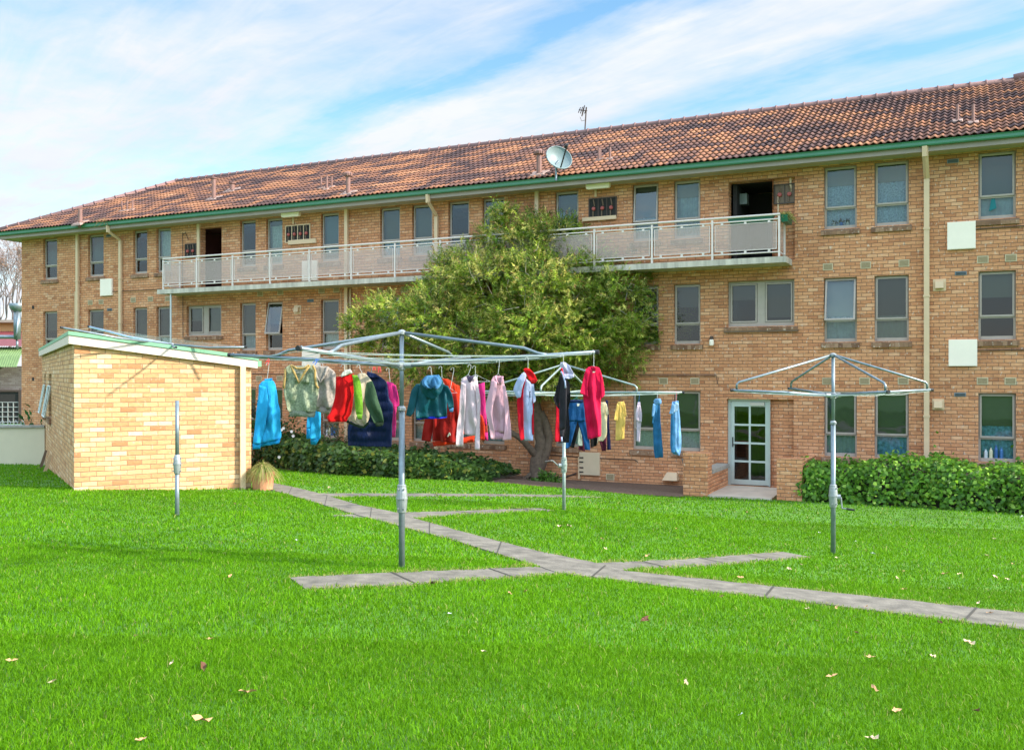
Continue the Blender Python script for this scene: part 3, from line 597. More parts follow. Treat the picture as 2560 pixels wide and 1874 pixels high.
for z, zz in zip(rows_[:-1], rows_[1:]): fbox(mb, sm - .025, sm + .025, n0 + .005, n1 - .002, z + (.025 if z != rows_[0] else 0), zz - (.025 if zz != rows_[4] else 0))
mb.build('leaf_frame', ALU, dr)
mb = MB(); mb.quad(FP(c - .08, -.188, z0 + .14), FP(a + .08, -.188, z0 + .14), FP(a + .08, -.188, z1 - .19), FP(c - .08, -.188, z1 - .19)); mb.build('pane', GLASS, dr)
mb = MB(); fbox(mb, c - .06, c - .03, n1, n1 + .012, 1.02, 1.28); mb.tube([FP(c - .045, n1, 1.09), FP(c - .045, n1 + .06, 1.09), FP(c - .16, n1 + .06, 1.09)], .011, 6); mb.build('handle', M('dark_lock', (.05, .05, .05), .4, .6), dr)
mb = MB(); fbox(mb, sm - .38, sm - .02, n1, n1 + .06, z1 - .17, z1 - .09); mb.build('door_closer', M('closer', (.55, .50, .42), .5), dr)

# roof: tiled front slope as real pan-and-roll courses, hipped at the left end
NE, ZE, NRG, ZRG = .64, 8.37, -4.5, 10.86; NC = 17; PER = .165
SHE, SHR = SL + .64, 30.6
samp = 6; ns = int((SHE - (-9.0)) / PER * samp); sv = -9.0 + np.arange(ns + 1) * PER / samp
Vr = []; UVr = []; nrow = 0
slope = Vector((0, NRG - NE, ZRG - ZE)); nrm = np.array([0, (ZRG - ZE), -(NRG - NE)]); nrm = nrm / np.linalg.norm(nrm)
ph = (sv / PER) % 1.0; prof = .018 * np.sin(2 * np.pi * ph) + .010 * np.clip(np.sin(2 * np.pi * ph + .6), 0, 1)
for c in range(NC):
    for (t, lift, dv) in ((c / NC - .010, .030, .02), (c / NC - .010, .047, .05), ((c + 1) / NC, .004, .98)):
        smax = SHE - (SHE - SHR) * t
        s = np.minimum(sv, smax); n = NE + (NRG - NE) * t; z = ZE + (ZRG - ZE) * t
        pr = prof + lift + rng.normal(0, .0018, len(sv))
        Vr.append(np.stack([P0.x + FA.x * s + FN.x * (n + nrm[1] * pr), P0.y + FA.y * s + FN.y * (n + nrm[1] * pr), z + nrm[2] * pr], -1))
        UVr.append(np.stack([sv / PER + (c % 2) * .5 * 0, np.full(len(sv), c + dv)], -1)); nrow += 1
Vr = np.concatenate(Vr); UVr = np.concatenate(UVr); w1 = ns + 1
rr, cc = np.meshgrid(np.arange(nrow - 1), np.arange(ns), indexing='ij'); bse = (rr * w1 + cc).ravel(); keep = ((rr % 3) != 2).ravel()
keep &= (np.abs(Vr[bse] - Vr[bse + 1]).sum(1) > 1e-5) | (np.abs(Vr[bse + w1] - Vr[bse + w1 + 1]).sum(1) > 1e-5)
bse = bse[keep]; fq = np.stack([bse, bse + 1, bse + w1 + 1, bse + w1], 1)
roof = npmesh('roof', Vr, [(4, fq)], TILE, BLD)
uvl = roof.data.uv_layers.new(name='UVMap'); lv = np.zeros(len(roof.data.loops), dtype=np.int32); roof.data.loops.foreach_get('vertex_index', lv)
uvl.data.foreach_set('uv', UVr[lv].astype(np.float32).reshape(-1))
mb = MB()                                         # left hip end and rear slope
q = [FP(SHE, NE, ZE), FP(SHE, -9 - NE, ZE), FP(SHR, NRG, ZRG)]; mb.add(q, [(0, 1, 2)], [[(0, 0), (50, 0), (25, 17)]])
mb.quad(FP(-9, -9 - NE, ZE), FP(SHE, -9 - NE, ZE), FP(SHR, NRG, ZRG), FP(-9, NRG, ZRG), [(0, 0), (210, 0), (190, 17), (0, 17)])
mb.build('rear_slope', TILE, roof)
mb = MB()
def caps_(a, b):
    L = (b - a).length; k = int(L / .40)
    mb.tube([a, b], .105, 10)
    for j in range(k + 1):
        p = a.lerp(b, (j + .02) / (k + .1)); d = (b - a).normalized(); mb.tube([p, p + d * .05, p + d * .06], [.132, .128, .10], 10)
up = Vector((0, 0, .03))
caps_(FP(SHR, NRG, ZRG) + up, FP(-9, NRG, ZRG) + up); caps_(FP(SHE, NE, ZE) + up, FP(SHR, NRG, ZRG) + up)
p = FP(fs_(2545, NRG), NRG, ZRG + .10); d = (FA * -1 + Vector((0, 0, .12))).normalized()
mb.tube([p - d * .1, p + d * .5], .13, 10); mb.tube([p + d * .45, p + d * 1.6 + FN * 1.2 - Vector((0, 0, .55))], .12, 10)
mb.build('ridge_capping', CAP, roof, smooth=True)
mb = MB()                                         # gutter, fascia, soffit
mb.cur = 0
for pts in ([(NE - .10, 8.225), (NE + .0, 8.222), (NE + .015, 8.25), (NE + .012, 8.31), (NE + .03, 8.345), (NE + .01, 8.352), (NE - .015, 8.325), (NE - .10, 8.24)],):
    for (a, b_) in zip(pts, pts[1:] + pts[:1]):
        mb.quad(FP(-9, a[0], a[1]), FP(SL + a[0], a[0], a[1]), FP(SL + b_[0], b_[0], b_[1]), FP(-9, b_[0], b_[1]))
        mb.quad(FP(SL + a[0], a[0], a[1]), FP(SL + a[0], -9 - a[0], a[1]), FP(SL + b_[0], -9 - b_[0], b_[1]), FP(SL + b_[0], b_[0], b_[1]))
mb.build('gutter', GREEN, BLD)
mb = MB(); fbox(mb, -9, SL + .56, .53, .56, ZS - .02, 8.30); fbox(mb, SL + .53, SL + .56, -9.5, .53, ZS - .02, 8.30); mb.build('fascia', FASC, BLD)
mb = MB(); mb.quad(FP(-9, -.02, ZS), FP(SL + .53, -.02, ZS), FP(SL + .53, .53, ZS), FP(-9, .53, ZS)); mb.quad(FP(SL, -.02, ZS), FP(SL + .53, -.02, ZS), FP(SL + .53, -9, ZS), FP(SL, -9, ZS))
mb.build("soffit", SOFF, BLD)
# ------------------------------------------------------------------ fittings on the facade
z1_ = lambda x, y: (x / 3.5156, 400 + y / 3.5156)
z2_ = lambda x, y: (640 + x / 3.5156, 400 + y / 3.5156)
z3_ = lambda x, y: (1280 + x / 3.5156, 240 + y / 3.5156)
z4_ = lambda x, y: (1920 + x / 3.5156, 180 + y / 3.5156)
z5_ = lambda x, y: (x / 3.5156, 780 + y / 3.5156)
z6_ = lambda x, y: (600 + x / 3.5156, 800 + y / 3.5156)
z7_ = lambda x, y: (1200 + x / 3.5156, 800 + y / 3.5156)
z8_ = lambda x, y: (1800 + x / 2.95, 820 + y / 2.95)
r4_ = lambda x, y: (2080 + x / 4.129, 360 + y / 4.129)
r5_ = lambda x, y: (1640 + x / 4.129, 640 + y / 4.129)
def frect(a, b, n=0.0):                           # photo rectangle -> (s0, s1, z0, z1) on the wall
    s1, s0 = fs_(a[0], n), fs_(b[0], n); xm = (a[0] + b[0]) / 2
    return s0, s1, fz(xm, b[1], n), fz(xm, a[1], n)
def downpipe(px, w, top=ZS, bot=.05, offset=None, rnd=False):
    s = fs_(px); mb = MB()
    if rnd: mb.tube([FP(s, .07, bot), FP(s, .07, top)], w / 2, 10)
    else: fbox(mb, s - w / 2, s + w / 2, .03, .03 + w * .8, bot, top)
    if offset is not None:                        # sloping outlet from the gutter
        so_ = fs_(offset, .6); a = FP(so_, .60, 8.22); b_ = FP(so_, .58, 7.98); c = FP(s, .07, top + .02)
        mb.tube([a, b_], w * .62, 4); mb.tube([b_ + Vector((0, 0, .04)), c], w * .55, 4)
    for z in (1.9, 4.75, 6.35): fbox(mb, s - w * .62, s + w * .62, .028, .04 + w * .82, z, z + .045)
    mb.build('downpipe', CREAM, BLD)
downpipe(198, .115); downpipe(305, .11, 7.75, offset=269); downpipe(869.5, .11); downpipe(1094, .11, 7.65, offset=1069); downpipe(1345, .11); downpipe(2317, .12, 7.55, offset=2313)
mb = MB(); s = fs_(191); mb.tube([FP(s, .05, .1), FP(s, .05, 6.0)], .03, 6); s = fs_(878); mb.tube([FP(s, .05, .1), FP(s, .05, 5.6)], .032, 6); s = fs_(854); mb.tube([FP(s, .03, 4.2), FP(s, .03, 5.6)], .012, 5)
mb.build('waste_pipe', CREAM, BLD)
mb = MB(); s = fs_(427, .78); mb.tube([FP(s, .78, 2.9), FP(s, .78, 5.66)], .033, 8); mb.build('balcony_drain', WHITEW, BLD)
for a, b, m_ in ((z1_(893, 1045), z1_(995, 1193), PANEL), (r4_(1190, 805), r4_(1483, 1087), PANEL), (z8_(1686, 84), z8_(1897, 280), PANEL), (z2_(415, 885), z2_(548, 1062), PANEL), ((758, 877), (803, 919), PANEL), ((761, 1104), (787, 1140), PANEL), (z7_(880, 1160), z7_(1058, 1360), BEIGEP)):
    s0, s1, z0, zt = frect(a, b); mb = MB(); fbox(mb, s0, s1, .004, .07, z0, zt); fbox(mb, s0 + .012, s1 - .012, .07, .076, z0 + .012, zt - .012); mb.build('cover_panel', m_, BLD)
s0, s1, z0, zt = frect(z7_(868, 1200), z7_(884, 1392)); mb = MB(); fbox(mb, s0, s1, .004, .06, z0, zt); mb.build('timber_batten', CREAM, BLD)
mb = MB()
for yy in (1205, 1242, 1292, 1330): s0, s1, z0, zt = frect(z7_(884, yy - 5), z7_(917, yy + 5)); fbox(mb, s0, s1, .078, .10, z0, zt)
mb.build('panel_slots', BLACKL, BLD)
def pipe_run(pts, r=.012, m=CABLE, n=.03):
    mb = MB(); mb.tube([FP(fs_(p[0]), n, fz(*p)) for p in pts], r, 6); mb.build('conduit', m, BLD)
pipe_run([z1_(980, 1157), z1_(1420, 1135)]); pipe_run([r4_(1452, 882), (2640, 559)]); pipe_run([z8_(1825, 165), z8_(2225, 158), (2640, 873)])
pipe_run([z7_(1400, 485), z7_(2080, 485), z7_(2090, 560)]); pipe_run([z7_(1060, 1213), z7_(1360, 1225), z7_(1390, 1245)]); pipe_run([z7_(600, 1180), z7_(880, 1200)]); pipe_run([z7_(690, 1375), z7_(740, 1380), z7_(850, 1345)], .02)
pipe_run([(632, 934), (800, 936)]); pipe_run([z1_(1610, 640), z1_(1614, 1560)], .010); pipe_run([z1_(1610, 660), z1_(1635, 640), z1_(1660, 700)], .012)
VENTS = [z1_(795, 1252), z1_(890, 1246), z1_(1172, 1231), z1_(1323, 1220), z1_(1475, 1218), z2_(577, 1148), z2_(708, 1140), z2_(1091, 1146), z2_(1304, 1138), z2_(215, 1162), z2_(38, 1175),
         r4_(348, 1250), r4_(743, 1230), r4_(1557, 1192), r4_(1847, 1175), r5_(1775, 112), r5_(77, 1288), r5_(402, 1289), r5_(1768, 1290), z8_(792, 391), z8_(1066, 390), z8_(1351, 389), z8_(1936, 389), z8_(2142, 390), z7_(1145, 1375), z6_(167, 511), z6_(349, 509)]
for p in VENTS:
    s, z = fs_(p[0]), fz(*p); mb = MB(); fbox(mb, s - .12, s + .12, .001, .012, z - .085, z + .085); v = mb.build('air_vent', VENTF, BLD)
    mb = MB(); fbox(mb, s - .10, s + .10, .012, .016, z - .066, z + .066); mb.build('grille', VENTM, v)
for p in (z4_(1625, 784), r4_(1329, 1335), z8_(1771, 490), z1_(965, 1315), z1_(958, 665), z2_(480, 1235), (83, 768), (83, 947)):
    s, z = fs_(p[0]), fz(*p); mb = MB(); w_, h_ = (.125, .045) if p[0] > 90 else (.05, .06); fbox(mb, s - w_, s + w_, .001, .014, z - h_, z + h_); v = mb.build('louvre_vent', VENTB if p[0] > 90 else DARK, BLD)
    if p[0] > 90:
        mb = MB()
        for k in range(3): fbox(mb, s - .11, s + .11, .014, .022, z - .032 + k * .024, z - .020 + k * .024)
        mb.build('slats', DARK, v)
for p, w_ in ((r4_(1110, 1455), .14), (z8_(1610, 562), .13), (z2_(368, 1315), .14)):
    s, z = fs_(p[0]), fz(*p); mb = MB(); fbox(mb, s - w_, s + w_, .001, .02, z - w_, z + w_); v = mb.build('exhaust_cowl', CREAM, BLD)
    mb = MB(); mb.hexa([FP(s - .09, .02, z - .09), FP(s + .09, .02, z - .09), FP(s + .09, .13, z - .08), FP(s - .09, .13, z - .08), FP(s - .09, .02, z + .09), FP(s + .09, .02, z + .09), FP(s + .09, .10, z + .08), FP(s - .09, .10, z + .08)]); mb.build('hood', CREAM, v)
s0, s1, z0, zt = frect(z7_(1620, 1335), z7_(1750, 1402)); mb = MB(); mb.hexa([FP(s0, .002, z0), FP(s1, .002, z0), FP(s1, .22, z0), FP(s0, .22, z0), FP(s0 + .03, .002, zt), FP(s1 - .10, .002, zt), FP(s1 - .10, .12, zt), FP(s0 + .03, .12, zt)]); mb.build('heater_flue', CREAM, BLD)
s = fs_(1706, .3); mb = MB(); mb.tube([FP(s, .12, .05), FP(s, .12, .62), FP(s + .06, .16, .68)], .022, 6); mb.lathe(FP(s, .12, .55), [(0, .02), (.02, .05), (.12, .05), (.15, .02)], 8); mb.build('gas_pipe', M('grey_pipe', (.22, .22, .21), .5, .4), BLD)
# outdoor lamp by the kitchen window
s, z = fs_(z7_(2042, 0)[0]), fz(*z7_(2042, 185)); mb = MB(); mb.lathe(FP(s, .09, z + .04), [(0, .045), (.05, .05), (.09, .03)], 12); fbox(mb, s - .03, s + .03, .001, .09, z + .04, z + .10); v = mb.build('wall_lamp', CABLE, BLD)
mb = MB(); mb.lathe(FP(s, .09, z - .12), [(0, .05), (.02, .062), (.13, .062), (.16, .045)], 12); mb.build('lamp_shade', PANEL, v)
for a, b in ((z2_(230, 457), z2_(385, 492)), (z3_(655, 752), z3_(860, 798))):   # tube lights under the eaves
    s0, s1, z0, zt = frect(a, b, .3); mb = MB(); fbox(mb, s0, s1, .24, .36, 8.03, 8.118); mb.hexa([FP(s0 + .03, .25, 7.99), FP(s1 - .03, .25, 7.99), FP(s1 - .03, .35, 7.99), FP(s0 + .03, .35, 7.99), FP(s0, .24, 8.03), FP(s1, .24, 8.03), FP(s1, .36, 8.03), FP(s0, .36, 8.03)]); mb.build('tube_light', PANEL, BLD)
# gas-meter niches with red regulators
for a, b, k, tray in ((z2_(268, 577), z2_(475, 715), 4, (z2_(295, 700), z2_(537, 738))), (z3_(685, 902), z3_(914, 1062), 3, (z3_(625, 1062), z3_(922, 1094))), (z1_(1635, 742), z1_(1725, 852), 2, None), ((1938, 463), (1986, 507), 2, None)):
    n0 = 0 if a[0] < 1900 else -.13
    s0, s1, z0, zt = frect(a, b, n0); mb = MB()
    fbox(mb, s0 - .03, s1 + .03, n0 + .002, n0 + .035, z0 - .03, z0); fbox(mb, s0 - .03, s1 + .03, n0 + .002, n0 + .035, zt, zt + .03); fbox(mb, s0 - .03, s0, n0 + .002, n0 + .035, z0, zt); fbox(mb, s1, s1 + .03, n0 + .002, n0 + .035, z0, zt)
    for j in range(1, k): s = s0 + (s1 - s0) * j / k; fbox(mb, s - .012, s + .012, n0 + .014, n0 + .034, z0, zt)
    nb = mb.build('meter_niche', CREAM if k == 4 else CABLE, BLD)
    mb = MB(); fbox(mb, s0, s1, n0 + .003, n0 + .012, z0, zt); mb.build('niche_back', DARK if a[0] < 1900 else BRASS, nb)
    for j in range(k):
        s = s0 + (s1 - s0) * (j + .5) / k; zm = (z0 + zt) / 2 - .02; mb = MB()
        t_ = FN; c = FP(s, n0 + .03, zm); ring = []
        for rr_, off in ((.050, 0), (.058, .02), (.045, .045), (.02, .05)): ring.append([c + FA * (rr_ * math.cos(q)) + Vector((0, 0, rr_ * math.sin(q))) + FN * off for q in [2 * math.pi * i / 12 for i in range(12)]])
        for r0, r1_ in zip(ring[:-1], ring[1:]):
            for i in range(12): mb.quad(r0[i], r0[(i + 1) % 12], r1_[(i + 1) % 12], r1_[i])
        mb.add(ring[-1], [tuple(range(12))]); mt = mb.build('regulator', RED, nb)
        mb = MB(); mb.tube([FP(s + .02, n0 + .04, z0 + .02), FP(s + .02, n0 + .04, zm - .07)], .018, 6); mb.tube([FP(s - .02, n0 + .04, zm + .07), FP(s - .02, n0 + .05, zm + .12), FP(s + .01, n0 + .04, zt - .02)], .018, 6); mb.build('pipework', BRASS, nb)
    if tray:
        s0, s1, z0, zt = frect(*tray); mb = MB(); fbox(mb, s0, s1, .002, .08, z0, zt); mb.build('drip_tray', CREAM, BLD)
    if k in (3, 4): s = s0 + (s1 - s0) * .85 if k == 4 else s0 + (s1 - s0) * .62; mb = MB(); fbox(mb, s - .03, s + .03, .002, .03, zt + .6 if False else fz(a[0], a[1]) + .03, 8.03); mb.build('conduit_trim', CREAM, BLD)
s0, s1 = fs_(1977), fs_(1972); mb = MB(); fbox(mb, s0, s1, -.128, -.10, 7.55, 8.1 - .2); s0 = fs_(1945); fbox(mb, s0, s0 + .03, -.128, -.1, 6.6, 7.5); mb.build('conduit_trim', CREAM, BLD)

# ------------------------------------------------------------------ the gallery balcony
BN = .85; bs0, bs1 = fs_(1956, BN) - .09, fs_(392.5, BN); ZB, ZT = 5.66, 5.81
BAL = MB(); fbox(BAL, bs0, bs1, .003, BN, ZB, ZT); bal = BAL.build('balcony', CONC, BLD)
RN = .80; posts = [1948, 1781, 1630, 1486, 1352, 1221.7, 1100.8, 987.6, 878.4, 773.7, 675.5, 581.7, 492, 408.5]
psx = [fs_(p, RN) for p in posts]
for s in psx:
    mb = MB(); fbox(mb, s - .023, s + .023, RN - .025, RN + .025, ZT, ZT + 1.0); mb.build('post', WHITE, bal)
mb = MB(); e0, e1 = psx[0] - .02, psx[-1] + .02
for z, r in ((ZT + 1.045, .027), (ZT + .93, .018), (ZT + .12, .018)): mb.tube([FP(e0, RN, z), FP(e1, RN, z)], r, 8)
for e in (e0 + .02, e1 - .02):
    for z, r in ((ZT + 1.045, .03), (ZT + .93, .022), (ZT + .12, .022)): mb.tube([FP(e, RN, z), FP(e, .05, z)], r, 8)
    fbox(mb, e - .025, e + .025, .03, .08, ZT, ZT + 1.07)
mb.build('rail', WHITE, bal)
for a, c in zip(psx[:-1], psx[1:]):
    q = .040; A0, C0, Y0, Y1 = a + q + .02, c - q - .02, ZT + .19, ZT + .87; mb = MB(); t = .015
    fbox(mb, A0, A0 + t, RN - .012, RN + .012, Y0, Y1); fbox(mb, C0 - t, C0, RN - .012, RN + .012, Y0, Y1); fbox(mb, A0 + t, C0 - t, RN - .012, RN + .012, Y0, Y0 + t); fbox(mb, A0 + t, C0 - t, RN - .012, RN + .012, Y1 - t, Y1)
    for f_ in (.12, .5, .88):
        s = A0 + (C0 - A0) * f_; fbox(mb, s - .03, s + .03, RN - .01, RN + .01, Y1, ZT + .91); fbox(mb, s - .03, s + .03, RN - .01, RN + .01, ZT + .14, Y0)
    fr = mb.build('panel_frame', WHITE, bal)
    mb = MB(); mb.quad(FP(C0, RN, Y0), FP(A0, RN, Y0), FP(A0, RN, Y1), FP(C0, RN, Y1), [(C0, Y0), (A0, Y0), (A0, Y1), (C0, Y1)]); mb.build('perforated_sheet', PERF, fr)
for e in (psx[0], psx[-1]):
    mb = MB(); Y0, Y1 = ZT + .19, ZT + .87; mb.quad(FP(e, RN - .06, Y0), FP(e, .09, Y0), FP(e, .09, Y1), FP(e, RN - .06, Y1), [(0, Y0), (.65, Y0), (.65, Y1), (0, Y1)]); mb.build('perforated_sheet', PERF, bal)

# ------------------------------------------------------------------ roof furniture
RNV = FN * nrm[1] + Vector((0, 0, nrm[2])); RP = FP(0, NE, ZE)
def roofhit(px, py):
    o = Vector((0, 0, CZ)); d = Vector(((px - CX) / F, 1, (CY - py) / F)); return o + d * ((RP - o).dot(RNV) / d.dot(RNV))
def vent_pipe(b, t, r, cap):
    p = roofhit(*b); h = (b[1] - t[1]) / F * p.y; mb = MB(); mb.tube([p - Vector((0, 0, .15)), p + Vector((0, 0, h))], r, 10)
    if cap == 1: mb.lathe(p + Vector((0, 0, h)), [(0, r), (.02, r * 1.5), (.05, r * 1.5), (.07, r * .6)], 10)
    if cap == 2:
        mb.lathe(p + Vector((0, 0, h)), [(0, r), (.03, r * 1.9), (.10, r * 2.0), (.15, r * 1.2), (.17, r * .3)], 10)
        for k in range(8): q = 2 * math.pi * k / 8; mb.tube([p + Vector((r * 2 * math.cos(q), r * 2 * math.sin(q), h + .01)), p + Vector((r * 2.1 * math.cos(q), r * 2.1 * math.sin(q), h + .12))], .01, 4)
    v = mb.build('vent_pipe', PIPEC, roof)
    mb = MB(); x = FA * (r * 3.4); y = (FN * nrm[2] - Vector((0, 0, nrm[1]))) * (r * 3); up = RNV * .055
    mb.hexa([p - x - y, p + x - y, p + x + y, p - x + y, p - x - y + up, p + x - y + up, p + x * .8 + y * .8 + up, p - x * .8 + y * .8 + up]); mb.build('flashing', MORT, v)
for b, t, r, c in ((z1_(705, 560), z1_(703, 432), .075, 0), (z1_(1878, 345), z1_(1876, 168), .075, 1), (z1_(2040, 272), z1_(2040, 212), .09, 1), (z1_(1071, 455), z1_(1070, 365), .03, 0), (z1_(1119, 450), z1_(1118, 360), .035, 0), (z1_(1165, 442), z1_(1164, 350), .03, 0),
                   (z2_(572, 258), z2_(572, 150), .03, 0), (z2_(622, 265), z2_(622, 140), .035, 0), (z2_(665, 246), z2_(665, 145), .03, 0), (z2_(810, 300), z2_(808, 150), .07, 2), (z3_(238, 692), z3_(236, 520), .075, 2), (z3_(762, 572), z3_(760, 455), .03, 0), (z3_(775, 568), z3_(774, 458), .03, 0), (z3_(861, 562), z3_(862, 450), .035, 0),
                   (z4_(1665, 442), z4_(1666, 288), .035, 0), (z4_(1803, 456), z4_(1804, 290), .035, 0)):
    vent_pipe(b, t, r, c)
# satellite dish
b = roofhit(*z3_(388, 712)); k = F / b.y; c = W(*z3_(410, 548), b.y)
t = thing('satellite_dish', 'round grey satellite dish on a short mast above the green gutter', 'satellite dish', b - Vector((0, 0, .02)))
mb = MB(); mb.tube([b - Vector((0, 0, .1)), b + Vector((0, 0, .36)), c + Vector((0, .12, -.05))], .03, 8); mb.build('mast', GALV, t)
ax = Vector((.34, -.86, .38)).normalized(); e1 = ax.cross(Vector((0, 0, 1))).normalized(); e2 = e1.cross(ax); RD = 120 / 3.5156 / k
mb = MB(); vs = []; rn = 8; an = 32
for i in range(rn + 1):
    for j in range(an):
        r_ = RD * i / rn; q = 2 * math.pi * j / an; vs.append(c + e1 * r_ * math.cos(q) + e2 * r_ * .96 * math.sin(q) + ax * (.16 * (i / rn) ** 2 - .12))
fs = [(i * an + j, i * an + (j + 1) % an, (i + 1) * an + (j + 1) % an, (i + 1) * an + j) for i in range(rn) for j in range(an)]
mb.add(vs, fs); mb.tube([vs[rn * an + j] for j in range(an)] + [vs[rn * an]], .014, 6); mb.build('reflector', DISH, t, smooth=True)
mb = MB(); f0 = c - e2 * RD * .9 + ax * .05 + e1 * .02; f1 = c + ax * .62 + e2 * .02; mb.tube([f0, f1], .02, 6); mb.tube([f1 - ax * .02 , f1 - ax * .14], .045, 8); mb.build('feed_arm', BLACKR, t)
# aerial on the ridge
p = FP(fs_(1462, NRG), NRG, ZRG + .12); k = F / p.y; t = thing('aerial', 'thin dark television aerial standing on the roof ridge', 'aerial', p)
hh = (305 - 105) / 3.5156 / k; mb = MB(); mb.tube([p - Vector((0, 0, .1)), p + Vector((.05, 0, hh))], .022, 6); mb.build('mast', CABLE, t)
top = p + Vector((.04, 0, hh - .12)); mb = MB(); mb.tube([top + Vector((-.24, -.06, .01)), top + Vector((.04, 0, 0))], .016, 5)
for i, L_ in enumerate((.06, .08, .14, .07)): q = top + Vector((-.22 + i * .07, -.05 + i * .02, .01)); mb.tube([q + Vector((-.03, .1, -L_)), q + Vector((.03, -.1, L_))], .014, 5)
mb.tube([top + Vector((-.14, 0, -.18)), top + Vector((-.09, 0, .06)), top + Vector((-.06, 0, .14))], .02, 5); mb.tube([top + Vector((-.2, 0, -.2)), top + Vector((-.14, 0, -.34)), top + Vector((0, 0, -.3))], .008, 4); mb.build('antenna_array', CABLE, t)
# grass tuft growing in the gutter above the second downpipe
gp = FP(fs_(263, .6), .62, 8.34)

# ------------------------------------------------------------------ porch
o = MB(); fbox(o, fs_(1942, 1.2) - .05, fs_(1785, 1.2), .004, 2.18, -.1, .035); pp = o.build('porch_slab', PORCHC); pp['kind'] = 'structure'
PN = 2.2
s0, s1 = fs_(2005, PN), fs_(1942, PN); mb = MB(); fbox(mb, s0, s1, 1.75, PN, -.15, .97); fbox(mb, s0, s0 + .24, .003, 1.75, -.15, .90); t = mb.build('low_wall', BRICK, label=None); tag(t, 'low brick pier and wall on the hedge side of the glass door', 'garden wall')
s0, s1 = fs_(1769, PN), fs_(1708, PN); base = FP((s0 + s1) / 2, 1.2, 0)
t = thing('low_wall', 'brick pier with a lower stone-capped wall beside the glass door, on the heater flue side', 'garden wall', base)
mb = MB(); fbox(mb, s0, s1, PN - .42, PN, -.15, 1.02); sw0, sw1 = s0 + .02, s0 + .26; fbox(mb, sw0, sw1, .003, PN - .42, -.15, .50); mb.build('brickwork', BRICK, t)
mb = MB(); fbox(mb, sw0 - .05, sw1 + .04, .02, PN - .425, .50, .60); mb.build('coping', STONE, t)

# ------------------------------------------------------------------ brick laundry shed
SA = Vector((-7.62, 16.36, 0)); E1 = Vector((.876, .482, 0)).normalized(); E2 = Vector((-E1.y, E1.x, 0)); LF, LS = 3.05, 12.6
def SP(a, b, z): return SA + E1 * a + E2 * b + Vector((0, 0, z))
def sbox(mb, a0, a1, b0, b1, z0, z1): mb.hexa([SP(a0, b0, z0), SP(a1, b0, z0), SP(a1, b1, z0), SP(a0, b1, z0), SP(a0, b0, z1), SP(a1, b0, z1), SP(a1, b1, z1), SP(a0, b1, z1)])
SHED = thing('laundry_shed', 'flat-sided yellow brick laundry shed with a sloping green-edged roof', 'shed', SA + E1 * 1.5 + Vector((0, 0, .6)))
zl, zr = 3.50, 3.11
mb = MB()
mb.quad(SP(0, 0, .3), SP(LF, 0, .3), SP(LF, 0, zr), SP(0, 0, zl), [(0, .3), (LF, .3), (LF, zr), (0, zl)])
mb.quad(SP(LF, 0, .3), SP(LF, LS, .3), SP(LF, LS, zr), SP(LF, 0, zr), [(0, .3), (LS, .3), (LS, zr), (0, zr)])
def sidepx(px):                                   # photo column -> distance along the shaded side wall
    u = (px - CX) / F; return (SA.x - u * SA.y) / (u * E2.y - E2.x)
wb0, wb1 = sidepx(128.5), sidepx(121.5); vb0, vb1 = sidepx(114.5), sidepx(110.8); zw0, zw1 = 1.85, 2.92
cuts = [0, wb0, wb1, vb0, vb1, LS]
for i, (a, c) in enumerate(zip(cuts[:-1], cuts[1:])):
    for z0, z1 in ((.3, zw0), (zw0, zw1), (zw1, zl)):
        if i in (1, 3) and z0 == zw0: continue
        mb.quad(SP(0, c, z0), SP(0, a, z0), SP(0, a, z1), SP(0, c, z1), [(-c, z0), (-a, z0), (-a, z1), (-c, z1)])
mb.quad(SP(0, LS, .3), SP(LF, LS, .3), SP(LF, LS, zr), SP(0, LS, zl), [(0, .3), (LF, .3), (LF, zr), (0, zl)])
for a, c in ((wb0, wb1), (vb0, vb1)):
    for q in (a, c): mb.quad(SP(0, q, zw0), SP(.2, q, zw0), SP(.2, q, zw1), SP(0, q, zw1), [(0, zw0), (.2, zw0), (.2, zw1), (0, zw1)])
    for z in (zw0, zw1): mb.quad(SP(0, a, z), SP(0, c, z), SP(.2, c, z), SP(.2, a, z), [(a, 0), (c, 0), (c, .2), (a, .2)])
mb.build('wall', BRICK2, SHED)
for a, c in ((wb0, wb1), (vb0, vb1)):
    mb = MB(); mb.quad(SP(.19, c, zw0), SP(.19, a, zw0), SP(.19, a, zw1), SP(.19, c, zw1)); w = mb.build('window', DARK, SHED)
    mb = MB(); q = Vector((0, 0, zw1 - .05)); x0 = -.02; h = .95; out = .13
    for b_ in (a + .05, c - .05): mb.tube([SP(x0, b_, zw1 - .3), SP(x0 - out, b_, zw0 + .02)], .022, 4)
    mb.tube([SP(x0 - out, a + .05, zw0 + .02), SP(x0 - out, c - .05, zw0 + .02)], .025, 4); mb.tube([SP(x0, a + .05, zw1 - .3), SP(x0, c - .05, zw1 - .3)], .022, 4); sh = mb.build('open_sash', ALU, w)
    mb = MB(); mb.quad(SP(x0 - out, a + .05, zw0 + .02), SP(x0 - out, c - .05, zw0 + .02), SP(x0, c - .05, zw1 - .3), SP(x0, a + .05, zw1 - .3)); mb.build('pane', GLASS, sh)
    mb = MB(); sbox(mb, -.06, .0 - .003, a - .05, c + .05, zw0 - .16, zw0 - .02); mb.build('sill', SILL, w)
ov = .10; zf = lambda a: zl + (zr - zl) * a / LF
mb = MB()                                         # boarded fascia
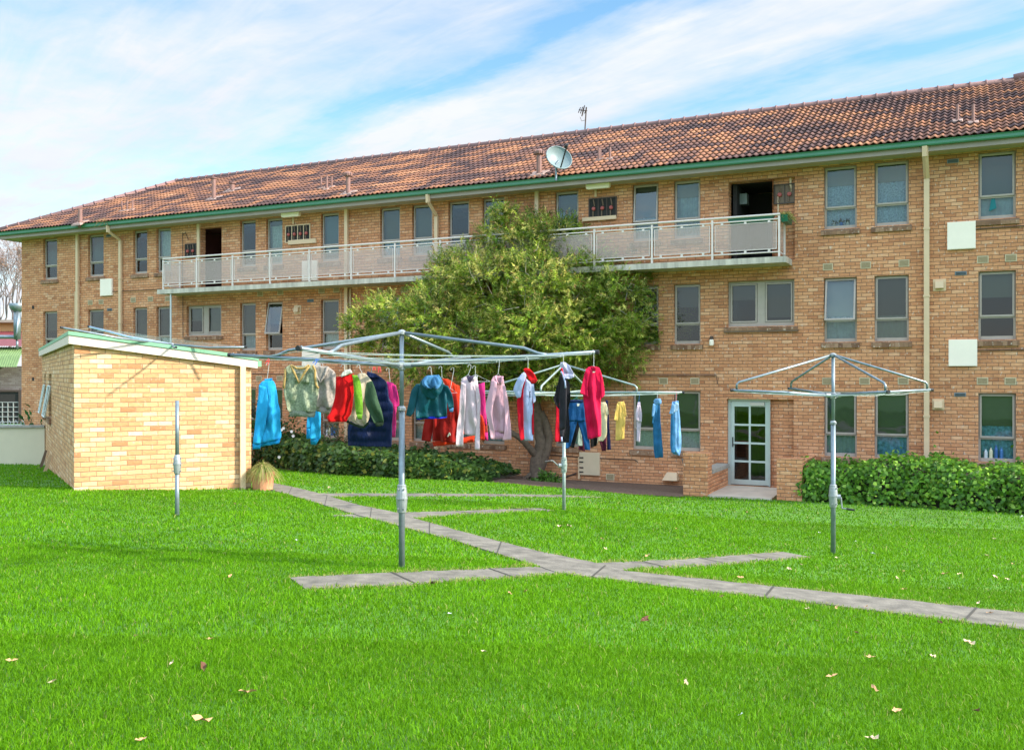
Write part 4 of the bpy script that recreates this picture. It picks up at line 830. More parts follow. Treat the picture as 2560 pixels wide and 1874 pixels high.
def raked(mb, a0, a1, b0, b1, lo, hi): mb.hexa([SP(a0, b0, zf(a0) + lo), SP(a1, b0, zf(a1) + lo), SP(a1, b1, zf(a1) + lo), SP(a0, b1, zf(a0) + lo), SP(a0, b0, zf(a0) + hi), SP(a1, b0, zf(a1) + hi), SP(a1, b1, zf(a1) + hi), SP(a0, b1, zf(a0) + hi)])
for j in range(3): raked(mb, -.09, LF + .10, -.085 + j * .004, -.005, -.07 + j * .05, -.07 + (j + 1) * .05 - .003)
raked(mb, -.09, -.055, -.005, LS, -.07, .08)
mb.build('fascia', PINKC, SHED)
mb = MB(); raked(mb, -.10, LF + .12, -.10, LS, .081, .145); rf = mb.build('roof', GREEN2, SHED)
mb = MB(); sbox(mb, LF + .02, LF + .22, 0.1, LS, zr - .05, zr + .06); mb.build('gutter', GREEN2, SHED)
a_ = 2.83; mb = MB(); sbox(mb, a_, a_ + .10, -.09, -.02, .45, zf(a_) - .075); sbox(mb, a_ - .008, a_ + .108, -.093, -.018, 1.75, 1.79); mb.build('downpipe', CREAM, SHED)
# boards leaning on the shaded wall
for i, px in enumerate((119, 131)):
    b_ = sidepx(px); g = G(*SP(-.3, b_, 0).xy); mb = MB(); m_ = (BRASS, WOOD)[i]
    p = SP(-.20, b_, g); mb.hexa([p, p + E2 * .03, p + E2 * .03 + E1 * .08, p + E1 * .08, p + E1 * .14 + Vector((0, 0, .46 - i * .06)), p + E1 * .14 + E2 * .03 + Vector((0, 0, .46 - i * .06)), p + E1 * .195 + E2 * .03 + Vector((0, 0, .44 - i * .08)), p + E1 * .195 + Vector((0, 0, .44 - i * .08))])
    tag(mb.build('board', m_), ('dark rounded board leaning on the shaded shed wall', 'pale sawn board leaning on the shaded shed wall')[i], 'board')
# rendered garden wall to the left of the shed
q0 = SP(-.02, sidepx(113.5), 0); zt = 2.9 - 126 / F * q0.y; g0 = .35
t = thing('garden_wall', 'cream rendered garden wall with dark coping, ending at the shed', 'wall', (q0.x - 2, q0.y, g0))
mb = MB(); mb.hexa([(q0.x - 12, q0.y - .9, g0 - .3), (q0.x, q0.y, g0 - .3), (q0.x, q0.y + .2, g0 - .3), (q0.x - 12, q0.y - .7, g0 - .3), (q0.x - 12, q0.y - .9, zt - .06), (q0.x, q0.y, zt - .06), (q0.x, q0.y + .2, zt - .06), (q0.x - 12, q0.y - .7, zt - .06)]); mb.build('render', WALLW, t)
mb = MB(); mb.hexa([(q0.x - 12, q0.y - .96, zt - .06), (q0.x + .01, q0.y - .05, zt - .06), (q0.x + .01, q0.y + .25, zt - .06), (q0.x - 12, q0.y - .64, zt - .06), (q0.x - 12, q0.y - .96, zt), (q0.x + .01, q0.y - .05, zt), (q0.x + .01, q0.y + .25, zt), (q0.x - 12, q0.y - .64, zt)]); mb.build('coping', STONE, t)

# ------------------------------------------------------------------ beyond the left end: neighbouring building, flue, railing
D = 50.0; pxz = lambda py: CZ + (CY - py) / F * D; xl, xr = W(-700, 0, D).x, W(66, 0, D).x
t = thing('neighbour_building', 'low grey building with green awning and red roof beyond the end of the apartments', 'building', ((xl + xr) / 2, D + 3, 0))
def nbx(mb, y0, y1, z0, z1, a=xl, c=xr): mb.hexa([(a, y0, z0), (c, y0, z0), (c, y1, z0), (a, y1, z0), (a, y0, z1), (c, y0, z1), (c, y1, z1), (a, y1, z1)])
def corr(mb, y0, z0, y1, z1, n=260):
    for k in range(n):
        x0, x1 = xl + (xr - xl) * k / n, xl + (xr - xl) * (k + 1) / n; d0, d1 = (.03 if k % 2 else 0), (.03 if (k + 1) % 2 else 0)
        mb.quad((x0, y0, z0 + d0), (x1, y0, z0 + d1), (x1, y1, z1 + d1), (x0, y1, z1 + d0))
mb = MB(); nbx(mb, D, D + 6, -.2, pxz(915)); mb.build('wall', BRICKG, t)
mb = MB(); corr(mb, D - 1.0, pxz(918), D - .6, pxz(890)); corr(mb, D - .6, pxz(890), D, pxz(868)); mb.build('awning', AWN, t)
mb = MB(); corr(mb, D - .3, pxz(866), D + 3, pxz(822)); mb.build('roof', REDROOF, t)
mb = MB(); nbx(mb, D + 3, D + 8, pxz(840), pxz(798)); mb.build('upper_wall', ORANGEW, t)
mb = MB(); nbx(mb, D + 2.6, D + 8.4, pxz(799), pxz(792), c=xr - .2); mb.build('flat_roof', FASC, t)
a, c = W(-60, 0, D).x, W(49, 0, D).x; mb = MB(); nbx(mb, D - .06, D - .01, pxz(1064), pxz(979), a, c); w = mb.build('window', DARK, t)
mb = MB()
for k in range(9): x = a + (c - a) * k / 8; nbx(mb, D - .10, D - .061, pxz(1064), pxz(1005), x - .02, x + .02)
for py in (1005, 1017, 1029, 1041, 1054): nbx(mb, D - .098, D - .063, pxz(py) - .02, pxz(py) + .02, a, c)
mb.build('bars', M('bar_grey', (.30, .31, .30), .5), w); mb = MB(); nbx(mb, D - .12, D - .05, pxz(1066), pxz(975), c, c + .14); nbx(mb, D - .12, D - .05, pxz(979), pxz(974), a, c); mb.build('frame', CABLE, w)
p = W(43, 850, D - 1.2); t = thing('kitchen_flue', 'shiny steel kitchen exhaust flue with a wide cowl above the red roof', 'flue', (p.x, p.y, pxz(850)))
kz = lambda py: CZ + (CY - py) / F * (D - 1.2)
mb = MB(); mb.tube([(p.x, p.y, kz(848)), (p.x, p.y, kz(776))], .17, 12); mb.tube([(p.x, p.y, kz(846)), (p.x - .2, p.y, kz(842)), (p.x - 4, p.y, kz(842))], .10, 10); mb.tube([(p.x + .1, p.y - .1, kz(780)), (p.x + .1, p.y - .2, kz(830)), (p.x, p.y - .2, kz(843))], .05, 8)
mb.tube([(p.x, p.y, kz(850)), (p.x, p.y, kz(872))], .06, 8); mb.build('duct', GALV, t, smooth=True)
mb = MB(); mb.lathe((p.x, p.y, kz(780)), [(0, .17), (.18, .36), (.42, .40), (.44, .38)], 20); mb.build('cowl', GALV, t, smooth=True)
D2 = 28.0; t = thing('pool_fence', 'white hoop-topped metal fence behind the rendered garden wall', 'fence', W(20, 1100, D2)); mb = MB(); z0, zt_ = W(0, 1092, D2).z, W(0, 1050, D2).z
x = W(-300, 0, D2).x; xe = W(56, 0, D2).x
mb2 = MB()
while x < xe: mb.tube([(x, D2, z0), (x, D2, zt_ - .06), (x + .045, D2, zt_), (x + .09, D2, zt_ - .06), (x + .09, D2, z0)], .010, 5); x += .20
mb.build('hoops', WHITEW, t); mb = MB(); mb.tube([(W(-300, 0, D2).x, D2, zt_ - .14), (xe, D2, zt_ - .14)], .014, 5); mb.tube([(W(-300, 0, D2).x, D2, z0 + .1), (xe, D2, z0 + .1)], .014, 5); mb.build('rail', WHITEW, t)
# ------------------------------------------------------------------ rotary clothes hoists
def hoist(px, d, Rr, th, rise, zg, zh, za, zho, zc, frac, label, bent, housing, kp, rings=6, m=GALV, pr=.032, mr=.0225):
    b = Vector(((px - CX) / F * d, d, zg)); up = Vector((0, 0, 1))
    t = thing('clothes_hoist', label, 'clothes hoist', b, 'rotary clothes hoists on the lawn')
    at = lambda z: Vector((b.x, b.y, z))
    mb = MB(); mb.tube([at(zg - .2), at(zc)], pr, 16); mb.build('lower_pole', GALV2 if m is GALV2 else m, t, smooth=True)
    mb = MB(); mb.tube([at(zc - .1), at(za)], mr, 14); mb.build('mast', m, t, smooth=True)
    mb = MB(); mb.lathe(at(zc - .035), [(0, pr * 1.05), (.005, pr * 1.3), (.03, pr * 1.3), (.04, pr * 1.12), (.05, mr * 1.1)], 16)
    for k in range(2): q = th + k * math.pi; mb.box(at(zc - .03) + Vector((math.cos(q), math.sin(q), 0)) * pr * 1.35, .03, .02, .03, q)
    mb.build('collar', CAST, t)
    h0, h1 = zho; H = h1 - h0
    mb = MB(); mb.lathe(at(h0), [(0, pr * 1.15), (.02 * H, pr * 1.45), (.25 * H, pr * 1.7), (.5 * H, pr * 1.85), (.72 * H, pr * 1.7), (.9 * H, pr * 1.45), (.97 * H, pr * 1.42), (H, pr * 1.1)], 14)
    for z in (.16, .5, .84):
        for q in (-2.2, -1.0): p = at(h0 + H * z) + Vector((math.cos(q), math.sin(q), 0)) * pr * 1.5; mb.tube([p, p + Vector((math.cos(q), math.sin(q), 0)) * pr * .55], .011, 6)
    mb.lathe(at(h0 + H * .5 - .006), [(0, pr * 1.8), (.002, pr * 1.95), (.012, pr * 1.95), (.014, pr * 1.8)], 14)
    ho = mb.build('winder_housing', CAST if housing != 1 else GALV2, t, smooth=False)
    if housing:
        sgn = 1 if housing == 2 else -1
        p = at(h0 + H * .45); mb = MB(); x = Vector((sgn, -.25, 0)).normalized()
        mb.tube([p + x * pr, p + x * .10], .038, 10); e = p + x * .105; mb.tube([e, e + x * .015 - up * .16 if housing == 2 else e + x * .10 + up * .09], .011, 6)
        g0 = e + x * .015 - up * .16 if housing == 2 else e + x * .10 + up * .09; mb.tube([g0, g0 + x * (.05 if housing == 2 else .06) + Vector((0, -.03, 0))], .009, 6); mb.build('crank', CAST, ho)
        mb = MB(); g1 = g0 + x * (.05 if housing == 2 else .04) + Vector((0, -.03, 0)); mb.tube([g1, g1 + x * .10 + Vector((0, -.02, -.012))], .015, 8); mb.build('crank_grip', BLACKR, ho)
    mb = MB(); mb.lathe(at(zh - .05), [(0, mr * 1.2), (.01, mr * 1.7), (.08, mr * 1.8), (.09, mr * 1.2)], 14)
    for k in range(4): q = th + k * math.pi / 2; v = Vector((math.cos(q), math.sin(q), 0)); mb.tube([at(zh) + v * mr, at(zh) + v * .11 + up * .004], .030, 8)
    mb.build('hub', CAST, t)
    mb = MB(); mb.lathe(at(za - .02), [(0, mr * 1.1), (.005, mr * 1.8), (.035, mr * 1.9), (.05, mr * 1.1), (.055, .005)], 12); mb.build('top_cap', CAST, t)
    tips = []
    for k in range(4):
        q = th + k * math.pi / 2; v = Vector((math.cos(q), math.sin(q), 0)); tip = at(zh) + v * Rr + up * rise; tips.append(tip)
        mb = MB(); mb.tube([at(zh) + v * .06, at(zh).lerp(tip, .5) + up * .006, tip], .0195, 10)
        for j in range(1, rings + 1): pp = at(zh).lerp(tip, .22 + .76 * j / rings); mb.tube([pp + up * .018, pp + up * .026], .008, 5)
        ar = mb.build('arm', m, t, smooth=True)
        mb = MB(); mb.tube([tip - v * .012, tip + v * .022], .0225, 10); mb.build('end_cap', BLACKR, ar)
        e = at(zh).lerp(tip, frac); mb = MB()
        if bent:
            r0 = e + up * .02; r1 = e + up * bent * .75; r2 = e + up * bent * 1.02 - v * .035; mb.tube([r0, r1, r2, at(za) + v * .03], .0165, 8)
        else: mb.tube([e + up * .005, e - v * .10 + up * .022, e - v * .24 + up * .075, at(za) + v * .03], .0165, 8)
        mb.build('stay', m, t, smooth=True)
    C = at(zh)
    for j in range(1, rings + 1):
        f_ = .22 + .76 * j / rings; mb = MB()
        for k in range(4):
            a, c = C.lerp(tips[k], f_), C.lerp(tips[(k + 1) % 4], f_); a = a - up * .018; c = c - up * .018
            sag = .012 + .035 * f_ * ((j * 7 + k * 3) % 5) / 5
            mb.tube([a.lerp(c, i / 8) - up * sag * 4 * (i / 8) * (1 - i / 8) for i in range(9)], .0023, 4, caps=False)
        mb.build('line', WIRE, t)
    return t
zF = lambda y, k: CZ + (CY - y) / k
kC, kR, kT = 242., 175., 145.
hoist(1004.4, F / kC, 2.055, R(-107.5), .124, .87, zF(913.8, kC), zF(832, kC), (zF(1281, kC), zF(1210, kC)), zF(1018, kC), .76, 'big galvanised clothes hoist hung all round with coloured washing, nearest to the camera', 0, 0, kC)
hoist(2083, F / kR, 1.50, R(-82.8), .076, .30, zF(988, kR), zF(888, kR), (zF(1267.5, kR), zF(1210, kR)), zF(1054, kR), .955, 'empty clothes hoist with bare arms in front of the glass door and hedge', .115, 2, kR, rings=5, mr=.025, pr=.034)
hoist(1410, F / kT, 2.05, R(-110), .02, .53, zF(982, kT), zF(912, kT), (zF(1181, kT), zF(1141, kT)), zF(1098, kT), .62, 'clothes hoist with small jeans and tees along one arm, under the tree', .12, 1, kT, rings=5, m=GALV2, pr=.030, mr=.024)
# the cut-off hoist pole in front of the shed
b = Vector(((443 - CX) / F * 13.7, 13.7, .80)); t = thing('hoist_pole', 'cut-off galvanised hoist pole with a winder housing in front of the yellow shed', 'pole', b)
at = lambda z: Vector((b.x, b.y, z)); k = F / 13.7
mb = MB(); mb.tube([at(.6), at(zF(1160, k))], .031, 14); mb.build('lower_pole', GALV, t, smooth=True); mb = MB(); mb.tube([at(zF(1160, k)), at(zF(1001, k))], .029, 14); mb.build('mast', GALV, t, smooth=True)
h0, H = zF(1185, k), (1185 - 1136) / k; mb = MB(); mb.lathe(at(h0), [(0, .035), (.05 * H, .042), (.25 * H, .05), (.5 * H, .057), (.75 * H, .052), (.95 * H, .04), (H, .033)], 14)
for z in (.18, .5, .82):
    for q in (-.3, -2.6): p = at(h0 + H * z) + Vector((math.cos(q), math.sin(q), 0)) * .048; mb.tube([p, p + Vector((math.cos(q), math.sin(q), 0)) * .02], .009, 6)
mb.lathe(at(h0 + H * .52), [(0, .056), (.002, .062), (.01, .062), (.012, .056)], 14); mb.build('winder_housing', CAST, t)
# hoist head lying over the shed roof
hub = W(430, 861, 17.25); t = thing('loose_airer', 'loose hoist head with fanned silver arms resting over the edge of the shed roof', 'clothes hoist', hub)
tipsz = [W(155.5, 819, 15.6), W(223, 816.5, 18.4), W(613, 867.5, 17.1), W(440, 868, 16.25)]
for p in tipsz:
    mb = MB(); v = (p - hub).normalized(); mb.tube([hub, hub.lerp(p, .5) - Vector((0, 0, .03)), p], .019, 8); ar = mb.build('arm', GALV if p is not tipsz[1] else M('bluish_steel', (.40, .50, .62), .4, .4), t, smooth=True); mb = MB(); mb.tube([p - v * .01, p + v * .03], .022, 8); mb.build('end_cap', BLACKR, ar)
mb = MB(); mb.lathe(hub - Vector((0, 0, .03)), [(0, .02), (.01, .04), (.05, .04), (.06, .02)], 12); mb.build('hub', CAST, t)
mb = MB()
for f_ in (.35, .5, .65, .8, .95):
    for a, c in ((0, 1), (1, 2)): A0, C0 = hub.lerp(tipsz[a], f_), hub.lerp(tipsz[c], f_); mb.tube([A0, A0.lerp(C0, .5) - Vector((0, 0, .02)), C0], .0018, 4, caps=False)
mb.build('line', WIRE, t)

# ------------------------------------------------------------------ washing
def loft(mb, rows, zf_, d, th=.05, amp=.012, fr=26., ph=0., quilt=0., n=40, step=.028, close=True, edge=.9):
    """a cloth tube: rows (xl, yl, xr, yr) in zoom pixels, flattened section of thickness th, with falling folds"""
    pts = []
    for r in rows:
        dd = d + (r[4] if len(r) > 4 else 0); pts.append((W(*zf_(r[0], r[1]), dd), W(*zf_(r[2], r[3]), dd)))
    # smooth resampling down the garment
    P = [np.array([*a, *c]) for a, c in pts]; fine = []
    for i in range(len(P) - 1):
        p0, p1, p2, p3 = P[max(0, i - 1)], P[i], P[i + 1], P[min(len(P) - 1, i + 2)]
        m_ = max(2, int(max(np.linalg.norm(p2[:3] - p1[:3]), np.linalg.norm(p2[3:] - p1[3:])) / step))
        for j in range(m_ if i < len(P) - 2 else m_ + 1):
            t = j / m_; fine.append(.5 * ((2 * p1) + (-p0 + p2) * t + (2 * p0 - 5 * p1 + 4 * p2 - p3) * t * t + (-p0 + 3 * p1 - 3 * p2 + p3) * t ** 3))
    L = len(fine); vs = []
    for i, q in enumerate(fine):
        a, c = Vector(q[:3]), Vector(q[3:]); v = i / max(1, L - 1); w = (c - a).length; ax = (c - a) / max(w, 1e-6); dep = Vector((-ax.y, ax.x, 0)); dep = Vector((0, 1, 0)) if dep.length < .3 else dep.normalized()
        h = .52 * min(th, w * .45) * (.35 + .65 * min(1, v * 5))
        if quilt: h *= .80 + .35 * abs(math.sin(math.pi * (a.z + c.z) / 2 / quilt))
        grow = .25 + .75 * v
        for k in range(n):
            g = 2 * math.pi * k / n; x = .5 - .5 * math.cos(g); sy = -math.sin(g); sy = math.copysign(abs(sy) ** .7, sy)
            X = x * w
            fold = amp * 1.9 * grow * (math.sin(X * fr + ph + v * 1.3 + .8 * math.sin(v * 5 + ph)) + .65 * math.sin(X * fr * 2.3 + ph * 2.1 - v * 2.2) + .4 * math.sin((a.z + X * .6) * 21 + ph) + .30 * math.sin((a.z * .9 - X * .8) * 47 + ph * 3) * math.sin(X * 19 + ph))
            vs.append(a + ax * X + dep * (-sy * -1 * h * .5 * 1 + fold * edge))
    fs = [(i * n + k, (i + 1) * n + k, (i + 1) * n + (k + 1) % n, i * n + (k + 1) % n) for i in range(L - 1) for k in range(n)]
    if close: fs.append(tuple(range(n)))
    fs.append(tuple(range((L - 1) * n, L * n))[::-1])
    mb.add(vs, fs)
_g = [0]
def garment(name, label, cat, d, zf_, parts, hang=None, group='washing on the clothes hoists'):
    """parts: list of (part name, material, rows, kwargs)"""
    _g[0] += 1
    c = W(*zf_((parts[0][2][0][0] + parts[0][2][0][2]) / 2, parts[0][2][0][1]), d)
    t = thing(name, label, cat, c, group)
    for i, (pn, m_, rows, kw) in enumerate(parts):
        kw = dict(kw); off = kw.pop('off', 0.0); mb = MB(); loft(mb, rows, zf_, d + off, ph=_g[0] * 1.7 + i * 2.1, **kw); mb.build(pn, m_, t, smooth=True)
    return t
def tubes(t, name, m_, zf_, d, lines, r=.008, n=6):
    mb = MB()
    for ln in lines: mb.tube([W(*zf_(*p), d) for p in ln], r, n)
    return mb.build(name, m_, t, smooth=True)
q1_ = lambda x, y: (1280 + x / 7.509, 900 + y / 7.509)
k4_ = lambda x, y: (1280 + x / 5.329, 900 + y / 5.329)
cyan = cloth('cyan_fleece', (.045, .46, .78)); cyand = cloth('cyan_rib', (.03, .40, .72), knit=.1)
A = garment('sweatshirt', 'bright blue high-necked sweatshirt hanging alone beside the shed corner', 'sweatshirt', 10.1, z6_, [
    ('body', cyan, [(200, 535, 292, 530), (168, 568, 308, 562), (160, 640, 325, 650), (157, 740, 335, 740), (156, 800, 350, 790), (162, 900, 353, 900), (172, 1000, 354, 1000), (180, 1085, 354, 1040)], dict(th=.10, amp=.016)),
    ('hem_rib', cyand, [(180, 1078, 354, 1036), (178, 1113, 352, 1080)], dict(th=.085, amp=.012)),
    ('collar', cyand, [(214, 518, 284, 508), (216, 545, 282, 540)], dict(th=.06, amp=.003)),
    ('sleeve', cyan, [(172, 570, 232, 590), (158, 680, 248, 690), (142, 800, 246, 800), (128, 920, 226, 930), (117, 1040, 195, 1045), (114, 1085, 185, 1082)], dict(th=.07, amp=.010, off=-.06)),
    ('cuff', cyand, [(113, 1082, 184, 1080), (112, 1133, 180, 1130)], dict(th=.05, amp=.004, off=-.06))])
sage = cloth('sage_knit', (.36, .40, .28), knit=.30); tan = cloth('tan_trim', (.50, .36, .15), knit=.1); sageb = cloth('sage_back', (.31, .34, .26), knit=.2)
A = garment('knit_vest', 'pale sage knitted vest with tan V-neck trim, in front of the grey vest', 'vest', 9.5, z6_, [
    ('body', sage, [(455, 470, 605, 465), (400, 480, 665, 475), (388, 560, 690, 590), (388, 612, 690, 612), (400, 690, 680, 690), (418, 770, 670, 780), (430, 800, 664, 806)], dict(th=.08, amp=.014)),
    ('shoulder', sage, [(438, 392, 457, 397), (396, 425, 482, 440), (393, 470, 500, 480), (390, 530, 520, 548)], dict(th=.07, amp=.006)),
    ('shoulder', sage, [(607, 395, 630, 395), (588, 440, 668, 430), (560, 480, 672, 470), (525, 545, 685, 560)], dict(th=.07, amp=.006)),
    ('neck_back', sageb, [(455, 402, 608, 398), (475, 450, 588, 448), (500, 520, 545, 520)], dict(th=.02, amp=.002, off=.05)),
    ('hem_rib', sageb, [(428, 796, 664, 802), (440, 846, 655, 852)], dict(th=.07, amp=.010))])
tubes(A, 'neck_trim', tan, z6_, 9.455, [[(446, 395), (475, 460), (519, 550), (560, 470), (612, 395)], [(455, 400), (500, 425), (560, 424), (606, 398)]], .013)
tubes(A, 'armhole_trim', tan, z6_, 9.47, [[(640, 398), (660, 440), (658, 500), (668, 570), (690, 600)], [(398, 425), (396, 490), (388, 560), (385, 600)]], .012)
grey = cloth('stone_knit', (.46, .41, .36), knit=.12); greyd = cloth('stone_rib', (.42, .38, .33), knit=.1)
A = garment('knit_vest', 'plain stone-grey knitted vest half hidden behind the sage vest', 'vest', 9.85, z6_, [
    ('body', grey, [(650, 400, 765, 405), (640, 430, 832, 452), (640, 500, 845, 500), (650, 580, 858, 602), (655, 700, 840, 680), (660, 770, 812, 775)], dict(th=.08, amp=.014)),
    ('hem_rib', greyd, [(660, 762, 814, 768), (668, 800, 796, 828)], dict(th=.07, amp=.01)),
    ('neck_back', greyd, [(652, 404, 760, 408), (672, 480, 745, 480), (698, 540, 712, 540)], dict(th=.02, amp=.002, off=-.045))])
tubes(A, 'neck_trim', grey, z6_, 9.80, [[(650, 410), (675, 500), (708, 552), (740, 490), (775, 408)]], .012)
A = garment('tracksuit_trousers', 'bright blue fleece trousers showing below the two knitted vests', 'trousers', 10.6, z6_, [
    ('leg', cyan, [(600, 640, 660, 640), (592, 800, 650, 800), (586, 900, 630, 900), (584, 955, 625, 955)], dict(th=.09, amp=.008)), ('leg', cyan, [(620, 640, 712, 640), (626, 810, 714, 815), (622, 950, 710, 950), (618, 1040, 706, 1045)], dict(th=.10, amp=.012, off=-.05)),
    ('cuff', cyand, [(584, 953, 625, 953), (584, 1045, 622, 1040)], dict(th=.07, amp=.004)), ('cuff', cyand, [(618, 1036, 700, 1040), (621, 1093, 668, 1096)], dict(th=.07, amp=.004, off=-.05)),
    ('waist', cyand, [(600, 600, 712, 600), (600, 650, 712, 650)], dict(th=.1, amp=.01))])
redc = cloth('red_fleece', (.62, .008, .010)); lime = cloth('lime_knit', (.22, .42, .045), knit=.1); whitec = cloth('white_fleece', (.72, .70, .60))
garment('pullover', 'red pullover with a lime green sleeve and white collar', 'pullover', 9.4, z6_, [
    ('body', redc, [(842, 500, 1000, 470), (842, 560, 1003, 560), (835, 650, 998, 650), (815, 740, 985, 750), (788, 820, 968, 830), (768, 850, 950, 852), (780, 890, 930, 895)], dict(th=.11, amp=.018)),
    ('sleeve', lime, [(985, 480, 1030, 484), (995, 540, 1058, 540), (1003, 650, 1072, 650), (1010, 760, 1078, 760), (1022, 830, 1077, 830)], dict(th=.07, amp=.006, off=-.05)),
    ('cuff', lime, [(1023, 826, 1076, 826), (1036, 870, 1070, 872)], dict(th=.05, amp=.003, off=-.05)),
    ('collar', whitec, [(925, 440, 968, 430), (892, 470, 985, 450), (890, 500, 985, 468)], dict(th=.07, amp=.006, off=-.02))])
cream = cloth('cream_fleece', (.60, .52, .39)); olive = cloth('olive_cotton', (.085, .15, .085)); dkgreen = cloth('dark_green_rib', (.035, .06, .03))
A = garment('fleece_jacket', 'cream fleece jacket with dark olive sleeves between red pullover and navy coat', 'jacket', 9.45, z6_, [
    ('body', cream, [(1052, 466, 1100, 466), (1030, 490, 1160, 540), (1010, 600, 1150, 605), (990, 700, 1115, 700), (965, 800, 1140, 820), (948, 860, 1122, 895), (1020, 910, 1095, 940)], dict(th=.11, amp=.014, off=.06)),
    ('sleeve', olive, [(1112, 550, 1160, 532), (1098, 620, 1190, 610), (1094, 700, 1210, 690), (1110, 760, 1232, 750), (1148, 840, 1256, 835), (1178, 905, 1264, 895)], dict(th=.10, amp=.012, off=-.04)),
    ('cuff', dkgreen, [(1180, 902, 1264, 892), (1198, 938, 1256, 926)], dict(th=.08, amp=.004, off=-.035))])
tubes(A, 'hem_band', dkgreen, z6_, 9.48, [[(932, 885), (985, 910), (1050, 935), (1088, 942), (1130, 900)]], .012)
navy = cloth('navy_nylon', (.006, .024, .095), rough=.45)
garment('puffer_vest', 'long navy quilted puffer vest, the darkest and longest piece left of the hoist pole', 'vest', 9.8, z6_, [
    ('body', navy, [(1105, 475, 1215, 485), (1095, 530, 1285, 540), (1070, 600, 1300, 605), (1050, 680, 1312, 690), (1030, 745, 1345, 745), (990, 860, 1344, 860), (955, 910, 1336, 930), (946, 1000, 1336, 1000), (950, 1102, 1333, 1112)], dict(th=.13, amp=.010, quilt=.105, step=.012)),
    ('collar', navy, [(1118, 450, 1200, 472), (1110, 500, 1225, 510)], dict(th=.10, amp=.006, quilt=.04, off=-.02, step=.012))])
pink = cloth('hot_pink_cotton', (.72, .055, .28))
garment('tee_shirt', 'hot pink tee shirt seen edge-on between the navy vest and the pole', 'tee shirt', 10.3, z6_, [
    ('body', pink, [(1290, 540, 1345, 550), (1292, 600, 1370, 610), (1298, 680, 1375, 690), (1315, 760, 1378, 765), (1330, 820, 1372, 820), (1334, 920, 1371, 920), (1333, 1030, 1367, 1030)], dict(th=.12, amp=.012)),
    ('sleeve', pink, [(1335, 560, 1370, 572), (1345, 650, 1392, 660), (1352, 740, 1400, 725), (1362, 765, 1399, 752)], dict(th=.07, amp=.006, off=-.05))])
teal = cloth('teal_nylon', (.008, .115, .145), rough=.5); tealin = cloth('blue_lining', (.10, .27, .47)); cobalt = cloth('cobalt_lining', (.01, .05, .55))
garment('hooded_jacket', 'dark teal padded jacket with a pale blue lined hood, right of the pole', 'jacket', 9.0, z6_, [
    ('body', teal, [(1600, 545, 1770, 545), (1548, 590, 1815, 590), (1540, 680, 1825, 680), (1545, 780, 1822, 780), (1550, 862, 1820, 845)], dict(th=.14, amp=.016)),
    ('hem', cobalt, [(1551, 852, 1820, 836), (1553, 874, 1818, 858)], dict(th=.125, amp=.012)),
    ('sleeve', teal, [(1550, 560, 1595, 560), (1505, 620, 1565, 640), (1482, 720, 1545, 730), (1466, 790, 1536, 798), (1455, 838, 1500, 846)], dict(th=.09, amp=.008, off=-.02)),
    ('sleeve', teal, [(1780, 560, 1832, 580), (1805, 650, 1864, 650), (1822, 720, 1877, 720), (1833, 775, 1879, 775)], dict(th=.09, amp=.008, off=-.03)),
    ('cuff', tealin, [(1834, 770, 1878, 770), (1842, 806, 1872, 808)], dict(th=.06, amp=.003, off=-.03)),
    ('hood', teal, [(1630, 490, 1750, 482), (1585, 540, 1785, 535), (1585, 600, 1782, 600), (1605, 650, 1755, 650), (1640, 690, 1710, 695)], dict(th=.13, amp=.008, off=-.07)),
    ('hood_lining', tealin, [(1640, 487, 1748, 480), (1600, 530, 1772, 528), (1604, 570, 1764, 575), (1645, 600, 1738, 606)], dict(th=.10, amp=.016, fr=60, off=-.115))])
rust = cloth('brick_red_fleece', (.40, .022, .016)); orange = cloth('orange_red_cotton', (.75, .075, .025))
A = garment('tracksuit_jacket', 'dark brick-red tracksuit top with a small white mark, under the teal jacket', 'jacket', 9.55, z6_, [
    ('body', rust, [(1700, 640, 1900, 640), (1695, 800, 1925, 800), (1700, 900, 1910, 900), (1690, 1000, 1905, 1000), (1692, 1060, 1895, 1075)], dict(th=.10, amp=.022, fr=34)),
    ('sleeve', rust, [(1640, 700, 1710, 700), (1622, 870, 1705, 870), (1606, 960, 1696, 960), (1593, 1058, 1676, 1066)], dict(th=.08, amp=.010, off=.05))])
mb = MB()
for a, c in (((1826, 1022), (1840, 988)), ((1840, 988), (1848, 1010)), ((1832, 1008), (1847, 1010))): mb.tube([W(*z6_(*a), 9.485), W(*z6_(*c), 9.485)], .006, 5)
mb.build('white_mark', whitec, A)
garment('sweatshirt', 'orange-red top with a hanging bright hem, between the teal jacket and the white top', 'top', 9.7, z6_, [
    ('body', orange, [(1780, 512, 1830, 520), (1775, 540, 1890, 560), (1790, 640, 1930, 600), (1850, 760, 1990, 740), (1865, 900, 2040, 880), (1860, 1000, 2062, 1000)], dict(th=.08, amp=.014)),
    ('hem', orange, [(1690, 1068, 2062, 1015), (1700, 1108, 2056, 1072)], dict(th=.12, amp=.012, off=-.02)),
    ('sleeve', orange, [(1870, 560, 1928, 575), (1880, 700, 1935, 700), (1885, 900, 1930, 900), (1870, 1075, 1915, 1080)], dict(th=.06, amp=.006, off=-.07))])
pinkw = cloth('pinkish_white_cotton', (.74, .60, .64), var=.05); dkneck = cloth('dark_neck', (.10, .08, .14))
